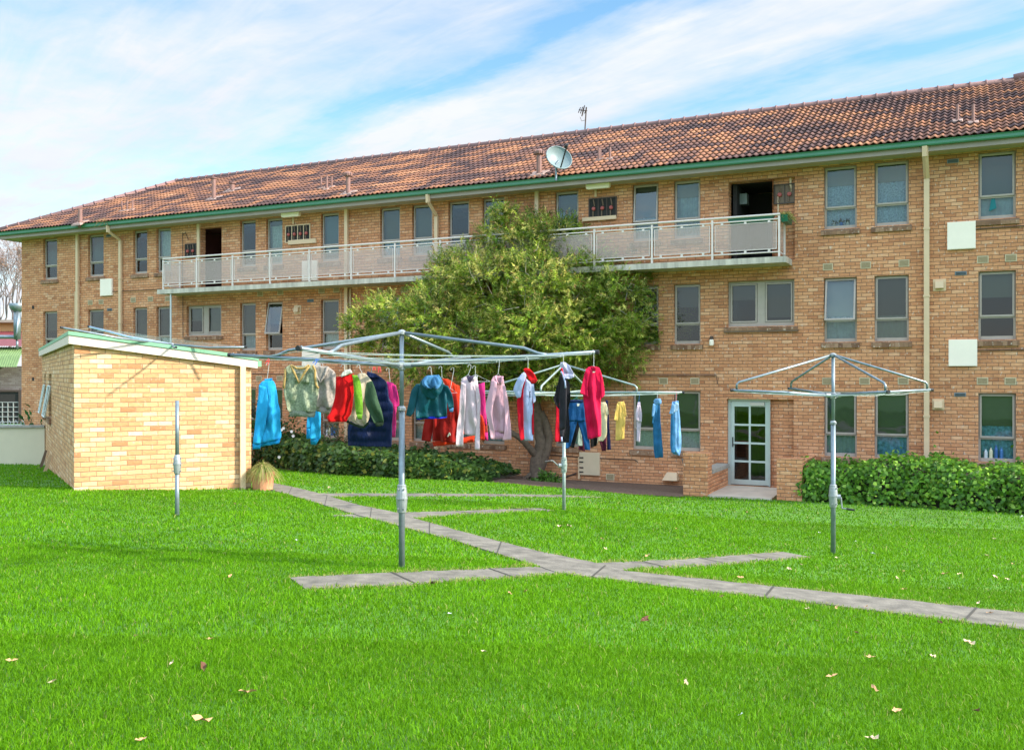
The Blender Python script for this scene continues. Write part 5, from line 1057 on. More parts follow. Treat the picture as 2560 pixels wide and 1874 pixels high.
garment('long_sleeved_top', 'pinkish-white long-sleeved top with two hanging sleeves, right of the orange top', 'top', 9.25, z6_, [
    ('body', pinkw, [(1978, 500, 2072, 494), (1948, 530, 2088, 530), (1938, 650, 2098, 640), (1938, 760, 2104, 750), (1955, 880, 2090, 880), (1968, 960, 2075, 962), (1970, 1000, 2068, 1015)], dict(th=.09, amp=.012)),
    ('neck_opening', dkneck, [(1990, 492, 2062, 488), (2000, 520, 2045, 518), (2012, 545, 2030, 545)], dict(th=.03, amp=.002, off=-.035)),  # open neck drawn as a dark patch in front of the body
    ('sleeve', pinkw, [(1945, 545, 1985, 560), (1930, 680, 1985, 700), (1926, 800, 1976, 800), (1911, 900, 1969, 900), (1901, 1010, 1963, 1015), (1896, 1108, 1960, 1111)], dict(th=.07, amp=.008, off=-.06)),
    ('sleeve', pinkw, [(2066, 560, 2092, 560), (2076, 690, 2112, 690), (2085, 780, 2112, 780), (2079, 880, 2110, 880), (2069, 1000, 2108, 1000), (2063, 1134, 2108, 1138)], dict(th=.07, amp=.008, off=-.04))])
garment('towel', 'hot pink towel folded over a hanger with orange stripes near its end', 'towel', 9.8, z6_, [
    ('body', pink, [(2095, 562, 2150, 546), (2094, 700, 2156, 700), (2104, 850, 2166, 850), (2112, 925, 2172, 925)], dict(th=.08, amp=.008)),
    ('striped_end', cloth('orange_pink_stripe', (.80, .16, .14)), [(2112, 920, 2172, 920), (2125, 990, 2177, 990)], dict(th=.08, amp=.008)), ('end', pink, [(2124, 985, 2178, 985), (2140, 1048, 2180, 1055)], dict(th=.08, amp=.008)),
    ('lining', orange, [(2100, 820, 2130, 840), (2108, 900, 2150, 910), (2112, 1050, 2150, 1058)], dict(th=.05, amp=.006, off=-.06))])
ppink = cloth('pale_pink_fleece', (.70, .45, .52), var=.06); ppinkd = cloth('pale_pink_rib', (.64, .38, .46), knit=.06)
A = garment('sweatshirt', 'pale pink sweatshirt between the towel and the red and white polo', 'sweatshirt', 9.2, z7_, [
    ('body', ppink, [(125, 490, 202, 500), (98, 530, 214, 560), (86, 650, 225, 650), (80, 800, 240, 800), (80, 900, 255, 900), (84, 985, 268, 985)], dict(th=.10, amp=.014)),
    ('hem_rib', ppinkd, [(84, 980, 268, 980), (95, 1045, 270, 1045)], dict(th=.085, amp=.010)),
    ('sleeve', ppink, [(112, 520, 150, 545), (72, 650, 142, 650), (48, 760, 112, 770), (60, 850, 110, 860), (84, 960, 126, 970), (96, 1042, 130, 1050)], dict(th=.07, amp=.008, off=-.06)),
    ('sleeve', ppink, [(198, 560, 222, 580), (210, 700, 245, 700), (218, 850, 262, 850), (213, 980, 275, 985), (196, 1056, 275, 1050)], dict(th=.07, amp=.008, off=-.05)),
    ('neck_opening', ppinkd, [(135, 488, 196, 492), (145, 525, 188, 528), (155, 552, 178, 552)], dict(th=.03, amp=.002, off=-.04))])
tubes(A, 'neck_rib', ppinkd, z7_, 9.145, [[(133, 488), (142, 530), (160, 562), (180, 568), (192, 530), (198, 492)]], .011)
polo = cloth('ice_white_jersey', (.52, .58, .80), var=.05); crim = cloth('crimson_jersey', (.56, .006, .035), var=.08); capred = cloth('red_cap_twill', (.68, .010, .020))
A = garment('polo_shirt', 'white sports polo with crimson side panels and small black lettering', 'polo shirt', 9.15, q1_, [
    ('body', polo, [(255, 335, 335, 410), (228, 470, 380, 470), (212, 600, 385, 600), (206, 800, 390, 800), (210, 1000, 386, 1000), (216, 1200, 376, 1200), (225, 1400, 394, 1400), (235, 1510, 398, 1508)], dict(th=.09, amp=.012)),
    ('side_panel', crim, [(245, 300, 270, 325), (212, 420, 246, 430), (180, 560, 216, 570), (100, 720, 212, 720), (95, 850, 213, 850), (110, 1100, 216, 1100), (125, 1300, 222, 1300), (160, 1502, 232, 1482)], dict(th=.08, amp=.008, off=-.02)),
    ('side_panel', crim, [(383, 560, 396, 560), (386, 800, 408, 820), (370, 1150, 412, 1100), (380, 1400, 410, 1400)], dict(th=.06, amp=.004)),
    ('sleeve', polo, [(205, 235, 268, 235), (112, 340, 256, 345), (60, 450, 212, 455), (26, 550, 186, 562), (58, 640, 172, 650), (96, 716, 160, 700)], dict(th=.09, amp=.008, off=-.06)),
    ('sleeve', polo, [(372, 450, 408, 450), (378, 600, 424, 600), (390, 700, 444, 700), (402, 805, 444, 772)], dict(th=.06, amp=.006, off=-.03))])
mb = MB(); c0 = 9.085
for i in range(4):
    y = 592 + i * 27; ctr = (336 - i * 2, y); rr = 8 if i < 3 else 9
    mb.tube([W(*q1_(ctr[0] + rr * math.cos(q), ctr[1] + 9 * math.sin(q)), c0) for q in np.linspace(0, 5.4 if i % 2 else 6.28, 10)], .0028, 4)
mb.tube([W(*q1_(x, y), c0) for x, y in ((326, 690), (330, 702), (344, 694), (346, 684))], .003, 4); mb.build('lettering', BLACKL, A)
garment('baseball_cap', 'bright red cap draped over the neck of the sports polo', 'cap', 9.04, q1_, [
    ('crown', capred, [(240, 150, 318, 152), (212, 185, 375, 205), (262, 260, 425, 265), (295, 330, 455, 330), (325, 385, 468, 372)], dict(th=.10, amp=.006)), ('brim', cloth('dark_red_brim', (.40, .006, .012)), [(330, 378, 476, 355), (342, 415, 478, 385), (362, 445, 440, 428)], dict(th=.03, amp=.002, off=-.05))])
black = cloth('charcoal_fleece', (.022, .021, .027)); black2 = cloth('charcoal_fleece_lit', (.055, .05, .06))  # second charcoal is the same fleece with light put into its colour
A = garment('zip_jacket', 'charcoal zip jacket with red piping and a long drooping sleeve, under the white cap', 'jacket', 9.05, q1_, [
    ('body', black, [(925, 235, 990, 330), (900, 330, 1060, 400), (885, 450, 1085, 450), (890, 600, 1094, 600), (895, 760, 1098, 760), (890, 900, 1062, 900), (890, 1100, 1080, 1100), (900, 1300, 1090, 1300), (925, 1540, 1078, 1550)], dict(th=.10, amp=.014, off=.03)),
    ('sleeve', black, [(900, 270, 940, 290), (855, 450, 930, 455), (803, 650, 905, 650), (777, 725, 890, 740), (812, 820, 885, 840), (858, 898, 890, 918)], dict(th=.08, amp=.008)),
    ('sleeve', black2, [(925, 320, 985, 350), (908, 500, 1020, 500), (890, 700, 1026, 700), (886, 900, 1020, 900), (886, 1100, 1010, 1100), (888, 1290, 990, 1290)], dict(th=.08, amp=.014, fr=40, off=-.07)),
    ('cuff', black2, [(890, 1285, 988, 1285), (900, 1400, 970, 1400), (905, 1440, 965, 1446)], dict(th=.06, amp=.005, off=-.07))])
tubes(A, 'piping', capred, q1_, 8.95, [[(930, 150), (945, 240), (975, 340)]], .010); tubes(A, 'stripe', polo, q1_, 8.945, [[(925, 205), (955, 280), (995, 400), (1003, 520)], [(930, 1440), (935, 1530)]], .008)
capw = cloth('white_cap_twill', (.62, .60, .76), var=.06)
garment('baseball_cap', 'crumpled white cap clipped above the charcoal jacket', 'cap', 8.98, q1_, [
    ('crown', capw, [(915, 38, 1000, 40), (905, 70, 1050, 75), (912, 120, 1085, 115), (935, 170, 1110, 170), (955, 220, 1135, 215), (965, 265, 1150, 262)], dict(th=.10, amp=.014, fr=50)), ('brim', capw, [(960, 262, 1152, 255), (972, 305, 1168, 318), (985, 340, 1070, 350)], dict(th=.04, amp=.006, off=-.03))])
mag = cloth('crimson_cotton', (.72, .012, .095), var=.06); magd = cloth('crimson_neck', (.50, .008, .06))
A = garment('tee_shirt', 'large crimson-pink tee shirt hanging from the tip of the hoist arm', 'tee shirt', 9.05, z7_, [
    ('body', mag, [(955, 410, 1045, 415), (925, 450, 1062, 450), (908, 520, 1075, 520), (905, 640, 1080, 640), (910, 700, 1062, 700), (925, 850, 1064, 850), (940, 960, 1067, 958), (950, 1046, 1066, 1016)], dict(th=.10, amp=.020, fr=34)),
    ('neck_opening', magd, [(968, 404, 1032, 408), (978, 432, 1022, 434), (992, 458, 1010, 460)], dict(th=.03, amp=.002, off=-.04)),
    ('sleeve', mag, [(932, 425, 965, 450), (906, 520, 950, 540), (890, 590, 945, 600), (878, 640, 952, 682)], dict(th=.08, amp=.008, off=-.05)),
    ('sleeve', mag, [(1045, 430, 1066, 460), (1055, 520, 1085, 540), (1062, 650, 1098, 645), (1064, 692, 1092, 665)], dict(th=.07, amp=.006, off=-.03))])
mb = MB(); mb.quad(W(*z7_(992, 452), 8.985), W(*z7_(1012, 450), 8.985), W(*z7_(1012, 459), 8.985), W(*z7_(992, 461), 8.985)); mb.build('neck_label', whitec, A)
# the farther hoist under the tree
G2 = 'washing on the hoist under the tree'
denim = cloth('indigo_denim', (.008, .095, .24)); den2 = cloth('mid_denim', (.045, .20, .37), var=.25); den3 = cloth('light_denim', (.22, .42, .66), var=.25); lemon = cloth('lemon_cotton', (.78, .55, .17), var=.05); creamt = cloth('ivory_cotton', (.72, .62, .42), var=.05)
A = garment('trousers', 'child-size indigo blue trousers with a white label at the waist', 'trousers', 15.6, k4_, [
    ('hips', denim, [(768, 540, 946, 540), (762, 600, 955, 600), (750, 680, 970, 680), (742, 760, 985, 760), (735, 810, 990, 810)], dict(th=.10, amp=.008)),
    ('leg', denim, [(740, 780, 885, 775), (727, 950, 832, 950), (716, 1100, 790, 1100), (712, 1178, 760, 1172)], dict(th=.09, amp=.008)), ('leg', denim, [(862, 775, 990, 780), (900, 900, 1000, 900), (930, 1000, 1020, 1000), (955, 1100, 1036, 1100), (968, 1194, 1040, 1198)], dict(th=.09, amp=.008)),
    ('waistband', cloth('navy_waist', (.006, .03, .10)), [(768, 528, 948, 528), (765, 560, 950, 560)], dict(th=.11, amp=.004))], group=G2)
mb = MB(); mb.quad(*[W(*k4_(*p), 15.53) for p in ((868, 612), (892, 612), (904, 578), (864, 576))]); mb.build('label_tag', whitec, A)
garment('trousers', 'crimson trousers with pale piping, mostly behind the charcoal jacket', 'trousers', 16.0, q1_, [('leg', crim, [(830, 800, 900, 800), (822, 1100, 900, 1100), (808, 1300, 905, 1300), (803, 1530, 925, 1532)], dict(th=.10, amp=.008))], group=G2)
blk3 = cloth('black_cotton', (.010, .011, .014))
garment('trousers', 'plain black trousers behind the indigo trousers', 'trousers', 16.2, k4_, [('hips', blk3, [(850, 560, 1000, 560), (840, 700, 1020, 700), (835, 800, 1060, 800)], dict(th=.10, amp=.006)), ('leg', blk3, [(832, 780, 910, 800), (800, 950, 886, 950), (772, 1100, 840, 1108), (766, 1156, 830, 1166)], dict(th=.09, amp=.006)), ('leg', blk3, [(1000, 800, 1120, 800), (1030, 1000, 1140, 1000), (1042, 1060, 1140, 1060), (1048, 1165, 1128, 1140)], dict(th=.09, amp=.008))], group=G2)
garment('leggings', 'pale mint leggings between the dark trousers', 'leggings', 16.4, k4_, [('leg', cloth('mint_cotton', (.50, .58, .52), var=.05), [(895, 700, 940, 700), (878, 950, 928, 950), (874, 1100, 936, 1110), (880, 1138, 936, 1140)], dict(th=.07, amp=.004)), ('leg', cloth('mint_cotton_pale', (.58, .62, .54), var=.05), [(1110, 900, 1140, 900), (1125, 1050, 1142, 1050), (1128, 1110, 1140, 1112)], dict(th=.05, amp=.002))], group=G2)
mar = cloth('maroon_cord', (.13, .022, .055))
garment('trousers', 'dull maroon trousers below the ivory tee shirt', 'trousers', 16.6, k4_, [('hips', mar, [(980, 600, 1210, 600), (960, 800, 1230, 800), (950, 900, 1250, 900)], dict(th=.10, amp=.008)), ('leg', mar, [(905, 900, 1000, 900), (890, 1100, 980, 1130), (886, 1190, 975, 1214)], dict(th=.08, amp=.006)), ('leg', mar, [(1155, 880, 1262, 900), (1165, 1080, 1258, 1080), (1185, 1150, 1256, 1150), (1196, 1210, 1252, 1208)], dict(th=.08, amp=.006))], group=G2)
garment('tee_shirt', 'ivory tee shirt just right of the crimson-pink tee shirt', 'tee shirt', 15.7, k4_, [('body', creamt, [(1188, 560, 1245, 556), (1182, 620, 1268, 620), (1166, 700, 1272, 700), (1160, 850, 1264, 850), (1152, 1000, 1261, 1000), (1149, 1076, 1212, 1080)], dict(th=.08, amp=.010)), ('sleeve', creamt, [(1240, 572, 1262, 582), (1246, 680, 1287, 690), (1256, 742, 1285, 722)], dict(th=.06, amp=.004, off=-.05))], group=G2)
garment('trousers', 'narrow navy trousers behind the ivory tee shirt', 'trousers', 16.3, k4_, [('leg', cloth('navy_cotton', (.010, .018, .085)), [(1245, 530, 1276, 535), (1250, 700, 1290, 700), (1262, 900, 1299, 900), (1265, 1060, 1310, 1060), (1268, 1196, 1321, 1190)], dict(th=.09, amp=.004))], group=G2)
garment('tee_shirt', 'lemon yellow tee shirt with a dark hanger showing at the neck', 'tee shirt', 15.6, k4_, [('body', lemon, [(1412, 556, 1492, 548), (1396, 600, 1504, 600), (1392, 720, 1508, 720), (1386, 830, 1507, 830), (1381, 950, 1500, 950), (1378, 1072, 1498, 1046)], dict(th=.09, amp=.012)), ('sleeve', lemon, [(1400, 580, 1426, 600), (1376, 680, 1418, 690), (1357, 796, 1410, 818)], dict(th=.07, amp=.005, off=-.05)), ('sleeve', lemon, [(1486, 570, 1506, 580), (1496, 680, 1520, 690), (1506, 752, 1525, 745)], dict(th=.06, amp=.004, off=-.03))], group=G2)
lil = cloth('lilac_white_cotton', (.66, .56, .64), var=.06)
garment('tee_shirt', 'tiny lilac-white tee shirt hanging sideways from a blue hook', 'tee shirt', 15.5, k4_, [('body', lil, [(1674, 560, 1708, 556), (1664, 620, 1714, 620), (1660, 700, 1720, 700), (1656, 800, 1722, 800), (1660, 950, 1712, 950), (1656, 1080, 1704, 1092)], dict(th=.08, amp=.006)), ('sleeve', lil, [(1666, 600, 1690, 610), (1646, 720, 1684, 730), (1650, 798, 1692, 822)], dict(th=.06, amp=.004, off=-.05)), ('sleeve', lil, [(1694, 600, 1714, 610), (1694, 720, 1730, 720), (1690, 826, 1727, 826)], dict(th=.05, amp=.003, off=-.03))], group=G2)
garment('denim_overalls', 'mid-blue denim overalls with a rounded collar, second piece from the arm tip', 'overalls', 15.4, k4_, [('body', den2, [(1896, 585, 1972, 580), (1890, 650, 1975, 650), (1881, 760, 1976, 760), (1880, 900, 1986, 900), (1885, 1050, 2000, 1050), (1890, 1200, 2010, 1192), (1908, 1306, 2012, 1292)], dict(th=.10, amp=.014, fr=38)), ('collar', den3, [(1905, 516, 1975, 508), (1888, 545, 1992, 545), (1900, 585, 1985, 585)], dict(th=.10, amp=.008, off=-.03)), ('sleeve', den3, [(1880, 575, 1912, 592), (1866, 680, 1906, 690), (1862, 752, 1890, 742)], dict(th=.06, amp=.005, off=-.05)), ('sleeve', den2, [(1874, 730, 1900, 740), (1868, 850, 1884, 850)], dict(th=.05, amp=.003, off=-.03))], group=G2)
garment('denim_overalls', 'pale bleached denim overalls at the very tip of the far hoist arm', 'overalls', 15.3, z7_, [('body', den3, [(1690, 715, 1745, 708), (1682, 780, 1750, 780), (1676, 900, 1762, 900), (1673, 1050, 1772, 1050), (1676, 1140, 1772, 1130), (1702, 1178, 1752, 1188)], dict(th=.10, amp=.014, fr=38)), ('dark_side', den2, [(1680, 800, 1706, 800), (1676, 950, 1712, 950), (1674, 1100, 1716, 1100), (1680, 1160, 1712, 1166)], dict(th=.06, amp=.006, off=-.05)), ('sleeve', den3, [(1690, 725, 1712, 745), (1675, 780, 1710, 780), (1662, 822, 1695, 832)], dict(th=.06, amp=.004, off=-.06)), ('sleeve', cloth('pale_denim', (.45, .60, .74), var=.2), [(1718, 720, 1745, 730), (1705, 770, 1742, 775), (1700, 812, 1732, 800)], dict(th=.05, amp=.004, off=-.06))], group=G2)  # includes a wide strip of darker denim down one side

# wire hangers: a hook over the line and sloping shoulders inside the garment
HBLU = M('blue_plastic', (.02, .14, .42), .4); HGRN = M('green_plastic', (.03, .34, .30), .4); HRED = M('red_plastic', (.60, .05, .06), .4); HDARK = M('dark_plastic', (.03, .03, .05), .4)
def hanger(label, zf_, d, top, neck, half, drop, m_=WHITEW, empty=False):
    a, n_ = W(*zf_(*top), d), W(*zf_(*neck), d); up = Vector((0, 0, 1)); l = W(*zf_(neck[0] - half, neck[1] + drop), d); r_ = W(*zf_(neck[0] + half, neck[1] + drop), d)
    mb = MB(); k = d / F * 3
    mb.tube([a + Vector((-.018, 0, -.022)), a + Vector((-.014, 0, -.004)), a + Vector((0, 0, .006)), a + Vector((.014, 0, -.004)), a + Vector((.012, 0, -.03)), n_], .0026, 5); mb.tube([l, n_, r_, l], .0026, 5)
    tag(mb.build('hanger', m_), label, 'clothes hanger', 'clothes hangers on the hoist lines')
hanger('wire hanger holding the blue high-necked sweatshirt', z6_, 10.12, (244, 378), (240, 512), 60, 45)
hanger('wire hanger inside the sage vest', z6_, 9.52, (560, 372), (532, 430), 105, 30)
hanger('wire hanger inside the grey vest', z6_, 9.88, (718, 385), (712, 424), 85, 25)
hanger('white wire hanger inside the red pullover', z6_, 9.45, (905, 392), (925, 470), 60, 30)
hanger('hanger inside the cream fleece jacket', z6_, 9.52, (1042, 395), (1075, 468), 50, 40)
hanger('hanger holding the navy puffer vest', z6_, 9.82, (1152, 405), (1152, 470), 70, 40)
hanger('hanger holding the hot pink tee shirt', z6_, 10.32, (1300, 425), (1320, 545), 22, 25)
hanger('hanger inside the teal hooded jacket', z6_, 9.05, (1668, 415), (1690, 500), 110, 60)
hanger('hanger holding the dark red tracksuit top', z6_, 9.6, (1868, 420), (1850, 600), 60, 40)
hanger('hanger holding the orange-red top', z6_, 9.75, (1762, 410), (1775, 500), 60, 60)
hanger('hanger holding the pinkish-white top', z6_, 9.28, (2018, 395), (2005, 480), 62, 40)
hanger('hanger carrying the hot pink towel', z6_, 9.84, (2058, 405), (2070, 478), 130, 62)
hanger('hanger inside the pale pink sweatshirt', z7_, 9.23, (160, 352), (160, 470), 55, 60)
hanger('hanger inside the sports polo', z7_, 9.18, (412, 330), (422, 428), 60, 50)
hanger('hanger inside the charcoal zip jacket', z7_, 9.1, (722, 302), (735, 420), 30, 40)
hanger('hanger at the arm tip holding the crimson-pink tee shirt', z7_, 9.08, (990, 282), (1000, 400), 60, 40)
hanger('green hanger holding the indigo trousers', k4_, 15.62, (860, 460), (858, 505), 62, 32, HGRN)
hanger('dark hanger inside the lemon tee shirt', k4_, 15.62, (1446, 440), (1446, 530), 38, 36, HDARK)
hanger('dark hanger inside the ivory tee shirt', k4_, 15.72, (1215, 470), (1215, 530), 30, 30, HDARK)
hanger('blue hanger holding the lilac-white tee shirt', k4_, 15.52, (1688, 435), (1690, 545), 14, 18, HBLU)
hanger('pale hanger inside the mid-blue overalls', k4_, 15.42, (1930, 430), (1934, 520), 32, 30)
hanger('red hanger inside the bleached overalls', z7_, 15.32, (1722, 625), (1722, 705), 22, 30, HRED)
# pegs
def peg(label, zf_, d, a, b_, m_):
    p, q = W(*zf_(*a), d), W(*zf_(*b_), d); v = (q - p); L_ = v.length; v.normalize(); x = v.cross(Vector((0, 1, 0))).normalized() * .007; mb = MB()
    for sg in (-1, 1):
        o1 = x * sg * .6; o2 = x * sg * 1.5; y = Vector((0, .006, 0)); w_ = x * sg * .8
        mb.hexa([p + o1 - y, p + o1 + w_ - y, p + o1 + w_ + y, p + o1 + y, q + o2 - y, q + o2 + w_ - y, q + o2 + w_ + y, q + o2 + y])
    t = p.lerp(q, .45); mb.tube([t - x * 1.6, t + x * 1.6], .005, 6); tag(mb.build('clothes_peg', m_), label, 'clothes peg', 'pegs on the hoist')
REDP = M('red_peg', (.75, .05, .06), .4); BLUP = M('blue_peg', (.02, .15, .70), .4); WHP = M('white_peg', (.75, .72, .70), .4)
peg('red peg on the far-left hoist arm above the blue sweatshirt', z6_, 10.05, (256, 340), (232, 388), REDP); peg('blue peg between the two knitted vests', z6_, 9.7, (685, 340), (650, 384), BLUP)
peg('left of the two red pegs above the navy vest', z6_, 9.6, (1178, 408), (1180, 442), REDP); peg('right of the two red pegs above the navy vest', z6_, 9.6, (1222, 408), (1228, 460), REDP)
peg('left of the two white pegs on the shoulder of the pinkish-white top', z6_, 9.22, (2066, 488), (2064, 520), WHP); peg('right of the two white pegs on the shoulder of the pinkish-white top', z6_, 9.22, (2078, 484), (2072, 520), WHP)
# ------------------------------------------------------------------ vegetation helpers
def leafset(P, D, Nn, L, Wd, shape, tone, droop=0.0):
    """leaves as small polygons: P base (n,3), D direction, Nn approximate normal, L length, Wd width"""
    n = len(P); D = D / (np.linalg.norm(D, axis=1, keepdims=True) + 1e-9); S = np.cross(D, Nn); S /= (np.linalg.norm(S, axis=1, keepdims=True) + 1e-9); Nu = np.cross(S, D)
    L = np.asarray(L).reshape(-1, 1) * np.ones((n, 1)); Wd = np.asarray(Wd).reshape(-1, 1) * np.ones((n, 1)); V = []
    for a, b, h in shape: V.append(P + D * (L * a) + S * (Wd * b) + Nu * (L * h) - np.array([0, 0, 1]) * (droop * L * a * a))
    k = len(shape); V = np.stack(V, 1).reshape(-1, 3); idx = np.arange(n * k).reshape(n, k); return V, idx, np.repeat(tone, k, axis=0)
BROAD = [(0, 0, 0), (.22, -.48, .06), (.62, -.36, .04), (1, 0, -.06), (.62, .36, .04), (.22, .48, .06)]
SLIM = [(0, 0, 0), (.45, -.5, .03), (1, 0, -.03), (.45, .5, .03)]
def tones(n, a, b, extra=None, frac=.0, jit=.12):
    t = rng.random((n, 1)) ** 1.2; c = np.array(a) * (1 - t) + np.array(b) * t; c = c * (1 + rng.normal(0, jit, (n, 1)))
    if extra is not None: m = rng.random(n) < frac; c[m] = np.array(extra) * (1 + rng.normal(0, .15, (m.sum(), 1)))
    return np.clip(c, .004, .9)
def rdir(n):
    v = rng.normal(0, 1, (n, 3)); return v / np.linalg.norm(v, axis=1, keepdims=True)

# ------------------------------------------------------------------ bottlebrush tree by the wall
TB = hit(1345, 1197); TREE = thing('bottlebrush_tree', 'broad bushy bottlebrush tree with a leaning grey trunk, growing against the apartments', 'tree', TB)
zc_ = lambda x, y: (840 + x / 2.294, 500 + y / 2.294)
d0 = TB.y
def T(px, py, off=0): return W(px, py, d0 + off)
mb = MB()
def limb(pts, r0, r1, sub=5):
    P = [Vector(p) for p in pts]; out = []
    for i in range(len(P) - 1):
        a, b_, c, e = P[max(0, i - 1)], P[i], P[i + 1], P[min(len(P) - 1, i + 2)]
        for j in range(sub + (i == len(P) - 2)):
            t = j / sub; out.append(.5 * (2 * b_ + (c - a) * t + (2 * a - 5 * b_ + 4 * c - e) * t * t + (-a + 3 * b_ - 3 * c + e) * t ** 3))
    m = len(out); rs = [r0 + (r1 - r0) * (i / (m - 1)) ** .8 for i in range(m)]
    return out, rs
def branch(pts, r0, r1, n=10): o_, rs = limb(pts, r0, r1); mb.tube([p + Vector((random.uniform(-1, 1), random.uniform(-1, 1), 0)) * r * .12 for p, r in zip(o_, rs)], rs, n)
base_ = TB - Vector((0, 0, .15))
branch([base_, T(1345, 1150), T(1352, 1110), T(1348, 1060), T(1340, 1000), T(1345, 930, .1)], .235, .10, 14)
branch([TB + Vector((.0, 0, .1)), T(1362, 1140, -.1), T(1372, 1100, -.1), T(1366, 1060, -.1), T(1352, 1030, 0)], .13, .10, 12)
branch([T(1340, 1140), T(1325, 1120, -.2), T(1300, 1095, -.4), T(1262, 1068, -.6), T(1225, 1010, -.7), T(1190, 950, -.6)], .115, .055, 10)
for q in range(6): a = q * 1.05 + .3; branch([TB + Vector((0, 0, .30)), TB + Vector((math.cos(a) * .34, math.sin(a) * .30, .05)), TB + Vector((math.cos(a) * .62, math.sin(a) * .55, -.08))], .10, .04, 8)
ends = [((1000, 850), -.9), ((930, 760), -.6), ((1080, 760), -1.1), ((1130, 660), .4), ((1250, 640), -.8), ((1330, 560), 0), ((1420, 620), -.9), ((1500, 700), -.6), ((1560, 620), .5), ((1600, 760), -.7), ((1650, 800), 0), ((1480, 850), -1.2), ((1380, 780), -1.4), ((1220, 800), -1.3), ((1560, 880), -.5), ((1060, 900), .3)]
for (p, o_) in ends: s = T(1345 + (p[0] - 1345) * .12, 960 + (p[1] - 960) * .15, .05); branch([s, T(1345 + (p[0] - 1345) * .5 + random.uniform(-20, 20), 960 + (p[1] - 960) * .5 + 20, o_ * .5), T(p[0], p[1], o_)], .10, .02, 7)
TRUNKMB = mb
blobs = [(150, 720, 85, 0), (370, 650, 140, -.5), (560, 690, 170, -.9), (650, 440, 140, 0), (760, 380, 120, .3), (880, 500, 190, -.7), (1080, 270, 150, -.2), (1010, 130, 70, .1), (940, 75, 45, .1), (1150, 165, 95, .1), (930, 210, 95, .2), (1320, 190, 80, .1), (1250, 260, 150, 0), (1180, 500, 210, -1.0), (1430, 330, 110, .2), (1420, 470, 170, -.7), (1640, 440, 140, -.2), (1690, 310, 65, 0), (1800, 400, 95, .2), (1600, 650, 210, -1.0), (1830, 620, 120, 0), (1900, 760, 70, 0), (1960, 560, 35, 0), (1760, 520, 140, -.2), (1890, 660, 110, .1), (1910, 560, 90, .2), (1930, 700, 80, 0), (1860, 800, 90, 0), (1760, 760, 130, -.3), (1740, 860, 120, 0), (230, 660, 90, 0), (1400, 720, 220, -1.3), (1100, 740, 220, -1.3), (800, 800, 190, -1.0), (1600, 860, 170, -.6), (1320, 940, 190, -.8), (1680, 970, 90, -.1), (300, 840, 120, 0), (500, 900, 150, -.4), (900, 980, 150, -.5), (1130, 1010, 130, -.5), (700, 980, 100, 0), (1450, 1020, 100, -.2), (1150, 380, 150, .8), (600, 560, 150, .8), (1500, 560, 170, .9), (1000, 640, 200, 1.0)]
shP = []; shD = []; tn = []; clumpid = []
kk = F / d0 * 2.294
for bx, by, br, off in blobs:
    c = np.array(T(*zc_(bx, by), off)); r = br / kk; dep = r * 1.0
    n = int(500 * (r / .75) ** 2) + 45
    m_ = max(4, int(26 * (r / .8) ** 1.5)); sv_ = rdir(m_); sc_ = sv_ * (.72 + .32 * rng.random((m_, 1))) * np.array([r, dep, r * .92]); k_ = rng.integers(0, m_, n)
    loose = rng.random(n) < .22; v = rdir(n); q_ = sc_[k_] + rdir(n) * (rng.random((n, 1)) ** .5) * min(.36, r * .5) * np.array([1, 1, .8]); q_[loose] = (v * r * (rng.random((n, 1)) ** .4) * 1.05)[loose]
    p = c + q_; v = q_ / (np.linalg.norm(q_, axis=1, keepdims=True) + 1e-6); clumpid.append(k_ + 1000 * len(clumpid))
    dd = v * .9 + np.array([0, 0, .22]) + rng.normal(0, .45, (n, 3)); shP.append(p); shD.append(dd)
shP = np.concatenate(shP); shD = np.concatenate(shD); shD /= np.linalg.norm(shD, axis=1, keepdims=True)
outs = np.argsort(rng.random(len(shP)))
lf = 17; n = len(shP); L = rng.uniform(.16, .36, n)
t = np.tile(np.linspace(.1, 1.0, lf), n); ridx = np.repeat(np.arange(n), lf)
P = shP[ridx] + shD[ridx] * (t * L[ridx])[:, None]; side = rdir(len(P)); D = shD[ridx] * (.55 + .4 * t[:, None]) + side * .75 + np.array([0, 0, -.16])
clump = tones(n, (.060, .140, .012), (.34, .44, .042), (.54, .52, .13), .22, .24)
ci = np.unique(np.concatenate(clumpid), return_inverse=True)[1]; cv = np.clip(rng.normal(1, .28, (ci.max() + 1, 1)), .45, 1.6)[ci]; clump = clump * cv
tone = clump[ridx] * (1 + rng.normal(0, .16, (len(P), 1))); tip = (t > .8) & (rng.random(len(P)) < .10); tone[tip] = np.array([.36, .16, .07]) * (1 + rng.normal(0, .2, (tip.sum(), 1)))
V, idx, col = leafset(P, D, side, rng.uniform(.075, .125, len(P)), rng.uniform(.013, .020, len(P)), SLIM, np.clip(tone, .006, .9), .12)
npmesh('crown', V, [(4, idx)], LEAF, TREE, col=col)
mb = TRUNKMB; mb.cur = 1                          # pale bare twigs showing through the crown
sel = rng.choice(n, 420, replace=False)
for i in sel:
    p = Vector(shP[i]); v = Vector(shD[i]); r = Vector(rng.normal(0, 1, 3)) * .18; mb.tube([p - v * .45 + r, p - v * .15 + r * .3, p + v * .2], [.009, .007, .003], 4, caps=False)
mb.build('trunk', [BARK, BARK2], TREE, smooth=True)

